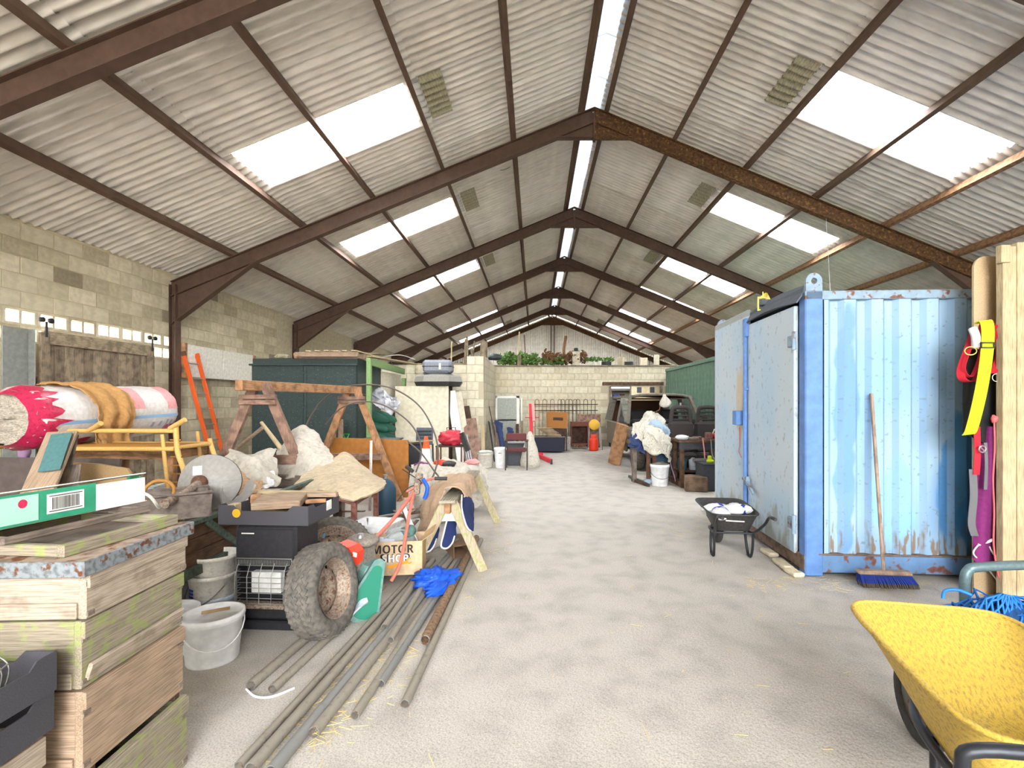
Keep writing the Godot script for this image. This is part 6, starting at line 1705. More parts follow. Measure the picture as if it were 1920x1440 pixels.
	part(b, "side", K.new().box(V(-w / 2, h / 2, 0), V(0.005, h, dp)), M["card_tan"])
	part(b, "flap", K.new().box(V(w / 2 + 0.045, h + 0.03, 0), V(0.11, 0.004, dp - 0.01), 0, turned(0, 0, 35)), M["card_tan"])
	part(b, "base", K.new().box(V(0, 0.003, 0), V(w, 0.005, dp)), M["card_tan"])
	lettering(b, "MOTOR", V(-0.02, h - 0.062, dp / 2 + 0.0035), 0.075, M["ink"])
	lettering(b, "SHOP", V(0.0, h - 0.135, dp / 2 + 0.0035), 0.075, M["ink"])
	lettering(b, "SHOP", V(0.003, h - 0.137, dp / 2 + 0.0045), 0.066, M["card_white"])
	part(b, "wrench_print", K.new().bar(V(-0.06, h - 0.21, dp / 2 + 0.004), V(0.10, h - 0.165, dp / 2 + 0.004), 0.002, 0.022, V(0, 1, 0), 0.0).tube(arc(V(0.115, h - 0.16, dp / 2 + 0.004), V(0.02, 0, 0), V(0, 0.02, 0), 60, 330, 10), 0.006, 5), M["orange_paint"])
	var jk := thing("old_appliance_parts", "grey plastic appliance parts piled in the MOTOR box", "scrap", V(-1.16, 0.25, -4.20), 0.3)
	part(jk, "casing", K.new().box(V(0.02, 0.09, -0.03), V(0.22, 0.12, 0.16), 0.02, turned(10, 0, 12)), M["plastic_grey"])
	part(jk, "casing", K.new().box(V(-0.10, 0.06, 0.04), V(0.14, 0.08, 0.12), 0.02, turned(0, 20, -10)), M["plastic_blueish"])
	part(jk, "motor", K.new().lathe([Vector2(0, -0.05), Vector2(0.05, -0.05), Vector2(0.05, 0.05), Vector2(0, 0.05)], Transform3D(turned(70, 30, 0), V(0.08, 0.14, 0.03)), 14), M["engine_teal"])
	part(jk, "cable", K.new().tube(spline([V(-0.12, 0.1, 0.05), V(0.0, 0.17, 0.08), V(0.12, 0.13, 0.06), V(0.16, 0.05, 0.1)], 6), 0.007, 6), M["plastic_grey"])

func lettering(t: Node3D, text: String, at_: Vector3, h: float, m: Material) -> MeshInstance3D:
	var tm := TextMesh.new()
	var f := SystemFont.new()
	f.font_names = PackedStringArray(["Droid Sans"])
	f.font_weight = 700
	tm.font = f
	tm.text = text
	tm.font_size = 64
	tm.pixel_size = h / 64.0 * 1.25
	tm.depth = 0.001
	tm.curve_step = 4.0
	var o := MeshInstance3D.new()
	o.name = "lettering"
	o.mesh = tm
	o.material_override = m
	t.add_child(o, true)
	o.position = at_
	return o

func sawhorse() -> void:
	var t := thing("long_sawhorse", "long timber sawhorse with ribbed decking top over the pipes", "sawhorse", V(-0.76, 0, -5.2))
	var y := 0.60
	var x := -0.765
	var za := -4.32
	var zb := -6.25
	var k := K.new()
	wpart(t, "top_board", K.new().box(V(x, y + 0.012, (za + zb) / 2), V(0.145, 0.024, za - zb), 0.003), M["decking"])
	for i in 8: wpart(t, "rib", K.new().box(V(x - 0.062 + i * 0.0178, y + 0.027, (za + zb) / 2), V(0.010, 0.008, za - zb), 0.001), M["decking"])
	wpart(t, "spine", K.new().box(V(x, y - 0.045, (za + zb) / 2), V(0.05, 0.09, za - zb - 0.02), 0.003), M["wood_orange_2"])
	for z in [za - 0.10, zb + 0.12]:
		for s in [-1.0, 1.0]:
			wpart(t, "leg", K.new().bar(V(x + s * 0.03, y, z), V(x + s * 0.315, 0.0, z + 0.06), 0.085, 0.035, V(0, 0, 1), 0.004), M["sawhorse_leg"])
		wpart(t, "gusset", K.new().prism([Vector2(-0.06, 0.07), Vector2(0.06, 0.07), Vector2(0.105, -0.05), Vector2(-0.105, -0.05)], 0.014, Transform3D(Basis(), V(x, y - 0.125, z - 0.005))), M["label_cream"])
	# tan coat over it
	var c := cloth([[[876, 948, 4.55], [884, 930, 4.95], [892, 915, 5.4]], [[866, 921, 4.55], [876, 905, 4.95], [887, 893, 5.4]], [[846, 913, 4.55], [858, 900, 4.95], [870, 888, 5.4]], [[828, 928, 4.55], [822, 908, 4.95], [838, 893, 5.4]], [[813, 970, 4.60], [798, 945, 4.9], [806, 915, 5.4]], [[801, 1008, 4.66], [788, 985, 4.9], [791, 950, 5.3]], [[793, 1046, 4.62], [787, 1024, 4.85], [788, 985, 5.2]]], 0.02, 14, 0.01, 24, 44, 5.0)
	single("tan_coat", "tan work coat slung over the long sawhorse", "coat", c, M["tan_cloth"])
	var fl := [[[[866, 928, 4.6], [880, 935, 4.7], [884, 945, 4.8]], [[866, 955, 4.42], [878, 965, 4.5], [885, 975, 4.6]], [[874, 985, 4.35], [882, 995, 4.4], [885, 992, 4.5]]], [[[838, 975, 4.50], [847, 978, 4.52], [853, 982, 4.55]], [[832, 1000, 4.42], [842, 1003, 4.44], [852, 1005, 4.47]], [[827, 1024, 4.38], [838, 1028, 4.38], [848, 1018, 4.42]]], [[[812, 990, 4.58], [816, 988, 4.6], [820, 990, 4.62]], [[804, 1012, 4.50], [811, 1014, 4.52], [818, 1010, 4.56]], [[797, 1032, 4.45], [804, 1034, 4.46], [812, 1026, 4.5]]]]
	for i in 3:
		var nf := thing("navy_boot_wrap", ["navy quilted horse boot hanging on the aisle side of the sawhorse", "navy quilted horse boot hanging under the sawhorse end", "narrow navy horse boot hanging beside the tan coat"][i], "horse boot", W(fl[i][1][1][0], fl[i][1][1][1], fl[i][1][1][2]), 0.0, "navy horse boots")
		wpart(nf, "pad", cloth(fl[i], 0.006, 3 + i, 0.02), M["navy_cloth"])
		var e := [fl[i][0][0], fl[i][1][0], fl[i][2][0], fl[i][2][1], fl[i][2][2], fl[i][1][2]]
		var ep := []
		for q in e: ep.append(W(q[0], q[1], q[2] - 0.02))
		wpart(nf, "white_binding", K.new().tube(spline(ep, 4), 0.008, 6), M["white_cloth"])
	var cb := thing("open_carton", "small open brown carton lying under the sawhorse", "carton", G(852, 1048, 0.0), deg_to_rad(24))
	cb.position += V(0.02, 0.05, -0.05)
	part(cb, "shell", K.new().box(V(0, 0.002, 0), V(0.17, 0.004, 0.40)).box(V(0, 0.118, 0), V(0.17, 0.004, 0.40)).box(V(-0.085, 0.06, 0), V(0.004, 0.118, 0.40)).box(V(0.085, 0.06, 0), V(0.004, 0.118, 0.40)).box(V(0, 0.06, -0.15), V(0.168, 0.116, 0.004)), M["card_brown"])

func mid_left() -> void:
	# white bulk bag
	var t := thing("bulk_bag", "slumped white woven bulk bag of rubbish behind the sawhorse", "bulk bag", V(-1.2, 0, -7.0))
	wpart(t, "bag", cloth([[[772, 872, 7.3], [800, 866, 7.2], [850, 866, 7.3], [895, 866, 7.4], [914, 880, 7.5]], [[770, 880, 6.9], [800, 882, 6.65], [850, 880, 6.6], [885, 878, 6.7], [913, 892, 7.1]], [[768, 905, 6.8], [800, 912, 6.45], [850, 910, 6.4], [892, 905, 6.6], [914, 912, 7.0]], [[766, 945, 6.8], [800, 962, 6.45], [850, 962, 6.4], [892, 952, 6.6], [908, 945, 7.0]]], 0.05, 21, 0.01, 50, 36, 2.4), M["sack_white"])
	for q in [[790, 872, 6.95, "purple_cloth", "purple packet in the bulk bag"], [828, 868, 7.0, "engine_red", "orange red packet in the bulk bag"], [886, 866, 7.1, "wrap_pale_pink", "pink packet in the bulk bag"], [842, 870, 6.95, "black_plastic", "black wrapper in the bulk bag"]]:
		single("rubbish_packet", q[4], "packet", K.new().lump(W(q[0], q[1], q[2]), V(0.10, 0.04, 0.08), Basis(), 0.6, int(q[0]), 16, 10, 2.0), M[q[3]])
	# hardboard sheet
	single("hardboard_sheet", "orange brown hardboard sheet standing upright behind the gantry", "board", K.new().prism([Vector2(X(615, 7.75), 0.0), Vector2(X(766, 7.75), 0.0), Vector2(X(766, 7.75), Y(825, 7.75)), Vector2(X(617, 7.75), Y(820, 7.75))], 0.02), M["hardboard"], V(0, 0, -7.75))
	var bc := thing("black_crate", "black plastic crate standing between the hardboard and the cone", "crate", V(X(776, 9.0), 0, -9.0))
	part(bc, "body", K.new().box(V(0, 0.36, 0), V(0.30, 0.72, 0.3), 0.015), M["slate_dark"])
	part(bc, "rim", K.new().box(V(0, 0.735, 0), V(0.33, 0.03, 0.33), 0.008), M["car_dark"])
	# traffic cone
	var c := thing("traffic_cone", "orange and white traffic cone behind the bulk bag", "traffic cone", V(X(799, 8.4), 0, -8.4))
	var bh := Y(818, 8.4)
	part(c, "base", K.new().box(V(0, 0.02, 0), V(0.36, 0.04, 0.36), 0.01), M["cone_orange"])
	part(c, "cone", K.new().lathe([Vector2(0.15, 0.04), Vector2(0.115, bh * 0.42), Vector2(0.065, bh * 0.78), Vector2(0.028, bh), Vector2(0.0, bh)], Transform3D(), 24), M["cone_orange"])
	part(c, "white_sleeve", K.new().lathe([Vector2(0.123, bh * 0.46 - 0.02), Vector2(0.070, bh * 0.80 - 0.02)], Transform3D(), 24), M["plastic_white"])
	# dark folded garden chairs
	var fc := thing("folding_chair", "dark plastic folding chair back standing behind the cone", "chair", V(X(796, 9.2), 0, -9.2))
	part(fc, "backrest", K.new().box(V(0, 0.86, 0), V(0.34, 0.32, 0.02), 0.03, turned(-8, -12, 0)), M["slate_grey"])
	for i in 4: part(fc, "slat", K.new().box(V(0, 0.76 + i * 0.065, 0.012), V(0.29, 0.035, 0.014), 0.006, turned(-8, -12, 0)), M["slate_dark"])
	for s in [-1.0, 1.0]: part(fc, "leg", K.new().bar(V(s * 0.15, 0.72, 0), V(s * 0.19, 0.0, 0.1), 0.03, 0.03), M["slate_dark"])
	var dc := thing("dark_cabinet", "low dark brown cabinet behind the hardboard sheet", "cabinet", V(X(715, 8.6), 0, -8.6))
	part(dc, "body", K.new().box(V(0, 0.42, 0), V(0.62, 0.84, 0.4), 0.01), M["wood_dark_1"])
	for i in 3: part(dc, "shelf_edge", K.new().box(V(0, 0.80 - i * 0.07, 0.205), V(0.6, 0.018, 0.02), 0.003), M["wood_red_0"])
	part(dc, "top", K.new().box(V(0, 0.85, 0), V(0.66, 0.02, 0.43), 0.004), M["slate_dark"])
	# metal stand with a red bundle
	var st := thing("metal_stand", "brown metal chair frame carrying a red plastic bundle", "chair frame", V(X(845, 8.6), 0, -8.6))
	for q in [[-0.21, 0.16], [0.21, 0.16], [-0.21, -0.2], [0.21, -0.2]]: part(st, "leg", K.new().box(V(q[0], 0.37, q[1]), V(0.025, 0.74, 0.025), 0.003), M["rust_iron"])
	part(st, "seat", K.new().box(V(0, 0.735, -0.02), V(0.46, 0.025, 0.40), 0.005), M["wood_dark_0"])
	part(st, "rail", K.new().box(V(0, 0.45, 0.16), V(0.42, 0.022, 0.022)), M["rust_iron"])
	part(st, "back", K.new().tube([V(-0.1, 0.74, -0.2), V(-0.1, 1.04, -0.2), V(0.05, 1.04, -0.2), V(0.05, 0.74, -0.2)], 0.01, 6), M["rust_iron"])
	single("red_bundle", "crumpled red plastic bundle lying on the metal chair frame", "bundle", K.new().lump(V(0, 0.12, 0), V(0.21, 0.13, 0.15), Basis(), 0.45, 23, 30, 18, 2.2, -0.9), M["red_plastic"], V(X(845, 8.55), 0.745, -8.62))
	var lad := thing("aluminium_ladder", "folded aluminium step ladder leaning past the metal frame", "ladder", V(X(880, 8.3), 0, -8.3))
	for i in 3: wpart(lad, "rail", K.new().bar(W(866 + i * 4, 815, 8.6 + 0.04 * i), G(885 + i * 4, 917), 0.025, 0.05), M["steel_bright"])
	wpart(lad, "hinge", K.new().bar(W(865, 812, 8.55), W(878, 845, 8.5), 0.05, 0.09), M["black_plastic"])
	# blue gas bottle behind the gantry foot
	var gb := thing("blue_cylinder", "dark blue gas cylinder behind the felt blanket", "gas cylinder", V(X(722, 6.5), 0, -6.5))
	part(gb, "body", K.new().lathe([Vector2(0, 0), Vector2(0.13, 0.0), Vector2(0.14, 0.03), Vector2(0.14, 0.36), Vector2(0.09, 0.45), Vector2(0.03, 0.48), Vector2(0, 0.48)], Transform3D(), 20), M["cyl_blue"])
	part(gb, "valve", K.new().lathe([Vector2(0.03, 0.47), Vector2(0.03, 0.54), Vector2(0, 0.54)], Transform3D(), 10), M["steel_grey"])
	# flexible tent hoops
	single("bent_hoop", "long bent flexible rod arching over the heap", "rod", K.new().tube(spline([W(572, 800, 7.2), W(600, 755, 7.3), W(640, 728, 7.3), W(690, 721, 7.2), W(740, 730, 7.0), W(785, 760, 6.8), W(812, 805, 6.5), W(822, 850, 6.2), W(815, 885, 6.0), W(808, 900, 5.9)], 8), 0.011, 6), M["hoop"])
	single("bent_hoop", "second lower bent rod arching under the first", "rod", K.new().tube(spline([W(610, 796, 7.0), W(640, 765, 7.0), W(680, 753, 7.0), W(720, 760, 6.9), W(760, 785, 6.7), W(783, 815, 6.5), W(790, 850, 6.3), W(780, 885, 6.1)], 8), 0.010, 6), M["hoop"])
	single("bent_hoop", "straight end of a flexible rod crossing the hoops low down", "rod", K.new().tube(spline([W(765, 828, 6.6), W(790, 850, 6.4), W(812, 880, 6.1), W(822, 893, 6.0)], 5), 0.010, 6), M["hoop"])
	single("pale_pole", "pale thin pole lying between hardboard and the cone", "pole", K.new().tube([W(764, 829, 7.72), W(812, 826, 8.5)], 0.012, 6), M["wood_pale_x"])

func back_materials() -> void:
	mat("cabinet_green", Color(0.20, 0.255, 0.25), 0.55, 0.0, "soft", 1.5, 0.0, 0.0, "chip", 1.5)
	mat("lime_paint", Color(0.52, 0.66, 0.42), 0.6, 0.0, "soft", 3.0, 0.0, 0.0, "dirt", 3.0)
	mat("cream_board", Color(0.88, 0.85, 0.76), 0.7, 0.0, "soft", 1.2)
	mat("bag_green", Color(0.16, 0.38, 0.31), 0.6, 0.0, "soft", 4.0)
	mat("foil", Color(0.68, 0.68, 0.70), 0.35, 0.4, "soft", 4.0)
	mat("box_grey", Color(0.58, 0.57, 0.54), 0.5, 0.0, "soft", 3.0)
	mat("case_silver", Color(0.56, 0.58, 0.62), 0.5, 0.0, "stain", 6.0)
	mat("pvc_white", Color(0.90, 0.90, 0.88), 0.4)
	mat("door_pane", Color(0.68, 0.70, 0.67), 0.5, 0.0, "soft", 2.0)
	mat("burgundy", Color(0.40, 0.22, 0.22), 0.9, 0.0, "soft", 8.0)
	mat("truck_red", Color(0.78, 0.14, 0.20), 0.5)
	mat("truck_pink", Color(0.86, 0.56, 0.54), 0.6)
	mat("carton_brown", Color(0.66, 0.45, 0.24), 0.9, 0.0, "soft", 4.0)
	mat("navy_box", Color(0.14, 0.15, 0.22), 0.7, 0.0, "soft", 3.0)
	mat("gas_red", Color(0.88, 0.24, 0.14), 0.45)
	mat("stool_yellow", Color(0.86, 0.68, 0.24), 0.6)
	mat("iron_black", Color(0.23, 0.22, 0.21), 0.7)
	wood("cab_red_1", Color(0.52, 0.33, 0.27), 1, "soft")
	wood("cab_red_0", Color(0.52, 0.33, 0.27), 0, "soft")
	mat("leaf_green", Color(0.42, 0.58, 0.26), 0.7, 0.0, "stain", 3.0)
	mat("leaf_brown", Color(0.52, 0.37, 0.24), 0.9, 0.0, "stain", 3.0)
	mat("car_paint", Color(0.42, 0.42, 0.38), 0.6, 0.1, "soft", 2.0, 0.0, 0.0, "rust", 1.4)
	mat("car_dark", Color(0.13, 0.12, 0.12), 0.8)
	mat("car_trim", Color(0.40, 0.28, 0.22), 0.8, 0.0, "soft", 3.0)
	mat("rag_white", Color(0.85, 0.83, 0.77), 0.95, 0.0, "soft", 4.0, 0.0, 0.0, "grease", 3.0)
	mat("rag_blue", Color(0.68, 0.77, 0.84), 0.95, 0.0, "soft", 4.0)
	mat("denim", Color(0.22, 0.28, 0.44), 0.95, 0.0, "soft", 8.0)
	mat("seat_grey", Color(0.29, 0.27, 0.26), 0.9, 0.0, "soft", 6.0)
	mat("crate_grey", Color(0.30, 0.31, 0.33), 0.7, 0.0, "soft", 2.0)
	mat("glass_clear", Color(0.75, 0.80, 0.78, 0.25), 0.1)
	M["glass_clear"].transparency = BaseMaterial3D.TRANSPARENCY_ALPHA
	M["glass_clear"].uv1_triplanar = false
	mat("bottle_teal", Color(0.14, 0.40, 0.44), 0.4)
	wood("block_wood", Color(0.55, 0.45, 0.36), 0, "stain")
	var m := StandardMaterial3D.new()
	m.resource_name = "tube_light"
	m.albedo_color = Color(0.95, 0.95, 1.0)
	m.emission_enabled = true
	m.emission = Color(0.95, 0.96, 1.0)
	m.emission_energy_multiplier = 3.0
	M["tube_light"] = m

func store_side() -> void:
	var d := 9.6
	var t := thing("green_store_cabinet", "tall dark green double door steel store with flaked paint spots", "steel store", V(-4.46, 0, -d))
	var w := 2.04
	var h := Y(672, d)
	part(t, "body", K.new().box(V(0, h / 2, -0.75), V(w, h, 1.46), 0.01), M["cabinet_green"])
	for s in [-1.0, 1.0]: part(t, "door", K.new().box(V(s * (w / 4 - 0.0), (h - 0.14) / 2, 0.0), V(w / 2 - 0.02, h - 0.14, 0.05), 0.008), M["cabinet_green"])
	part(t, "header_lip", K.new().box(V(0, h - 0.125, 0.035), V(w + 0.04, 0.035, 0.08), 0.006), M["cabinet_green"])
	part(t, "cover_strip", K.new().box(V(0.03, (h - 0.14) / 2, 0.035), V(0.05, h - 0.16, 0.02), 0.004), M["cabinet_green"])
	# light green frame running back beside it
	var f := thing("lime_frame", "light green painted steel frame of posts and beams beside the dark green store", "steel frame", V(-3.25, 0, -10.5))
	wpart(f, "post", K.new().box(V(X(692, 9.55), 1.17, -9.55), V(0.085, 2.34, 0.085), 0.005), M["lime_paint"])
	wpart(f, "post", K.new().box(V(X(757, 12.6), 1.05, -12.6), V(0.10, 2.1, 0.10), 0.005), M["lime_paint"])
	wpart(f, "beam", K.new().bar(V(X(694, 9.6), 2.27, -9.6), V(X(757, 12.6), 2.27, -12.6), 0.06, 0.14), M["lime_paint"])
	wpart(f, "tie_bar", K.new().tube([W(672, 740, 9.7), W(692, 740, 9.6)], 0.015, 6), M["rust_iron"])
	wpart(f, "back_panel", K.new().bar(V(-3.50, 1.1, -9.9), V(-3.50, 1.1, -12.9), 0.03, 2.2, Vector3.UP), M["cream_board"], "cream board lining")
	# planks and pallet bits on the store roof
	var pal := thing("pallet", "broken timber pallet lying on the dark green store roof", "pallet", V(-4.1, h, -10.0))
	for i in 6: part(pal, "board", K.new().box(V(-0.35 + i * 0.2, 0.13 + 0.004 * (i % 3), 0.05), V(0.09, 0.022, 1.0), 0.003, turned(0, 14 - i * 3, 0)), M["wood_pale_z"])
	for i in 3: part(pal, "bearer", K.new().box(V(0.1, 0.07, -0.38 + i * 0.42), V(1.2, 0.09, 0.08), 0.004), M["hive_tan_0"])
	part(pal, "skid", K.new().box(V(0.1, 0.013, 0.3), V(1.2, 0.024, 0.1), 0.003).box(V(0.1, 0.013, -0.3), V(1.2, 0.024, 0.1), 0.003), M["hive_tan_0"])
	single("grey_lump", "grey crumpled sheet on the corner of the dark green store", "sheet", K.new().lump(V(0, 0.04, 0), V(0.16, 0.06, 0.14), Basis(), 0.5, 3, 16, 8, 1.6, -0.6), M["cement_dirty"], V(-4.95, h, -9.75))
	single("split_log", "short split brown log on the dark green store roof", "log", K.new().box(V(0, 0.06, 0), V(0.22, 0.12, 0.14), 0.02, turned(0, 20, 8)), M["wood_orange_0"], V(-4.62, h + 0.01, -9.75))
	single("long_board", "long weathered board bridging from the store roof to the block wall", "board", K.new().bar(W(630, 658, 9.7), W(715, 665, 12.2), 0.2, 0.03), M["wood_weathered_z"])
	single("rooftop_board", "pale board lying along the green beam", "board", K.new().bar(W(692, 668, 10.0), W(780, 683, 13.0), 0.16, 0.03), M["wood_pale_z"])
	single("wire_hoop", "thin wire hoops arching over the store room wall", "wire", K.new().tube(spline([W(708, 675, 12.4), W(725, 668, 12.5), W(752, 666, 12.6), W(778, 674, 12.7)], 6), 0.012, 5), M["wire"])
	single("corrugated_offcut", "small dark corrugated sheet edge on the store room wall", "sheet", corrugated(7, 0.02, 0.006), M["steel"], V(X(748, 13.1), 2.53, -13.05))
	get_child(get_child_count() - 1).scale = V(0.5, 1.5, 0.25)
	# cream cabinet with a roof box and a suitcase
	var cd := 12.0
	var c := thing("cream_cabinet", "large cream panelled cabinet under the grey car roof box", "cabinet", V((X(741, cd) + X(841, cd)) / 2, 0, -cd))
	var cw := X(841, cd) - X(741, cd)
	var ch := Y(724, cd)
	part(c, "body", K.new().box(V(0.01, ch / 2, -0.3), V(cw - 0.02, ch, 0.55), 0.01), M["wood_dark_1"])
	part(c, "front_panel", K.new().box(V(0, ch / 2, -0.01), V(cw, ch, 0.03), 0.004), M["cream_board"])
	var rb := thing("car_roof_box", "grey car roof box lying on the cream cabinet", "roof box", V(X(818, cd), ch, -12.25))
	var hull := func(y0: float, y1: float, k0: float, k1: float) -> K:
		var o := [Vector2(-0.56, 0.16), Vector2(-0.30, 0.36), Vector2(0.34, 0.36), Vector2(0.60, 0.10), Vector2(0.56, -0.3), Vector2(-0.5, -0.3)]
		var k := K.new()
		k.st.set_smooth_group(-1)
		for i in o.size():
			var a: Vector2 = o[i]
			var b: Vector2 = o[(i + 1) % o.size()]
			k.quad(V(a.x * k0, y0, a.y * k0), V(b.x * k0, y0, b.y * k0), V(b.x * k1, y1, b.y * k1), V(a.x * k1, y1, a.y * k1))
		for i in range(1, o.size() - 1):
			k.tri(V(o[0].x * k1, y1, o[0].y * k1), V(o[i].x * k1, y1, o[i].y * k1), V(o[i + 1].x * k1, y1, o[i + 1].y * k1))
		return k
	part(rb, "lower_shell", hull.call(0.0, 0.11, 0.90, 1.0), M["black_plastic"])
	part(rb, "lid", hull.call(0.11, 0.24, 1.0, 0.93), M["box_grey"])
	part(rb, "lid_top", hull.call(0.24, 0.31, 0.93, 0.55), M["box_grey"])
	var sc := thing("suitcase", "silver grey suitcase lying on the roof box", "suitcase", V(X(819, cd), ch + 0.31, -12.2))
	part(sc, "shell", K.new().box(V(0, 0.17, 0), V(0.70, 0.32, 0.45), 0.06), M["case_silver"])
	part(sc, "zip_band", K.new().box(V(0, 0.17, 0.0), V(0.706, 0.035, 0.456), 0.01), M["slate_dark"])
	part(sc, "tag", K.new().box(V(0.08, 0.17, 0.232), V(0.05, 0.15, 0.006)), M["label_cream"])
	for q in [[0.30, 0.02], [-0.30, 0.02]]: part(sc, "foot", K.new().box(V(q[0], 0.01, 0.15), V(0.08, 0.025, 0.08), 0.005), M["slate_dark"])
	# green cushions under silver sheet
	for i in 6:
		var row := i / 2
		single("green_cushion", ["lowest green padded cushion beside the green post", "low green cushion tucked behind the lowest", "middle green cushion bulging past the post", "middle green cushion tucked behind", "topmost green cushion bulging past the post", "topmost green cushion under the silver sheet"][i], "cushion", K.new().lump(Vector3.ZERO, V(0.28, 0.105, 0.12), turned(0, 20, -20), 0.06, i, 22, 12, 1.0), M["bag_green"], V(X(702 + 12 * (i % 2) - row * 2 + 3 * row, 10.4), 0.80 + row * 0.19, -10.40 - 0.15 * (i % 2)), 0.0, "green cushions beside the post")
	var cs := thing("cushion_stand", "dark crate under the green cushions", "crate", V(X(716, 10.4), 0, -10.4))
	part(cs, "body", K.new().box(V(0, 0.32, -0.05), V(0.58, 0.64, 0.5), 0.01), M["wood_dark_0"])
	single("silver_sheet", "crumpled silver plastic sheet on the green cushions", "sheet", cloth([[[700, 735, 10.3], [712, 728, 10.4], [728, 740, 10.5], [746, 748, 10.5]], [[697, 752, 10.1], [712, 748, 10.1], [730, 752, 10.2], [748, 758, 10.3]], [[694, 755, 10.0], [712, 765, 10.0], [730, 774, 10.1], [744, 775, 10.2]]], 0.06, 6, 0.01, 30, 20, 4.0), M["foil"])
	# long panels leaning by the pier
	single("white_plank", "long white plank leaning against the store room wall", "plank", K.new().bar(W(845, 733, 12.3), G(866, 868), 0.22, 0.05, V(0.4, 0, 1)), M["pvc_white"])
	single("white_plank", "cream plank leaning beside the long white one", "plank", K.new().bar(W(858, 735, 12.5), G(878, 866), 0.2, 0.05, V(0.6, 0, 1)), M["cream_board"])
	single("brown_board", "dark brown board leaning behind the white planks", "board", K.new().bar(W(869, 762, 12.7), G(886, 866), 0.3, 0.03, V(0.3, 0, 1)), M["wood_dark_1"])
	single("brown_board", "broad brown board leaning at the pier foot", "board", K.new().bar(W(880, 785, 12.6), G(892, 870), 0.34, 0.03, V(0.2, 0, 1)), M["wood_red_1"])
	single("pale_board", "narrow pale board standing against the block pier", "board", K.new().bar(W(905, 797, 12.9), G(907, 872), 0.09, 0.03, V(0, 0, 1)), M["wood_pale_y"])
	for i in 4: single("dark_plank", ["black plank leaning on the pier side", "grey plank leaning beside the black one", "thin grey plank leaning by the blue seat", "short brown plank leaning at the pier side"][i], "plank", K.new().bar(W(917 + i * 5, [793, 790, 796, 815][i], 14.0), G(928 + i * 4, 866 - i), 0.13, 0.03, V(1, 0, 0.4)), [M["slate_dark"], M["wood_grey_1"], M["wood_weathered_y"], M["wood_red_1"]][i])
	single("iron_rod", "thin black iron rod leaning against the pier", "rod", K.new().tube([W(917, 762, 14.2), G(938, 862)], 0.012, 6), M["iron_black"])
	# green handled fork behind hardboard
	var fk := thing("garden_fork", "green D handled garden tool standing behind the hardboard", "garden tool", V(X(649, 9.2), 0, -9.2))
	part(fk, "shaft", K.new().tube([V(0, 0.0, 0), V(0, 0.78, 0)], 0.018, 8), M["guard_green"])
	part(fk, "handle", K.new().tube([V(0, 0.76, 0), V(-0.055, 0.90, 0), V(0.055, 0.90, 0), V(0, 0.76, 0)], 0.014, 7), M["handle_green"])
	for i in 2: single("pale_lath", ["short pale lath standing behind the gantry leg", "wider pale lath standing beside the short one"][i], "lath", K.new().bar(G(626 + i * 12, 902), W(627 + i * 12, [790, 786][i], 9.0), 0.06 + 0.03 * i, 0.02, V(0, 0, 1)), M["hive_tan_1"])

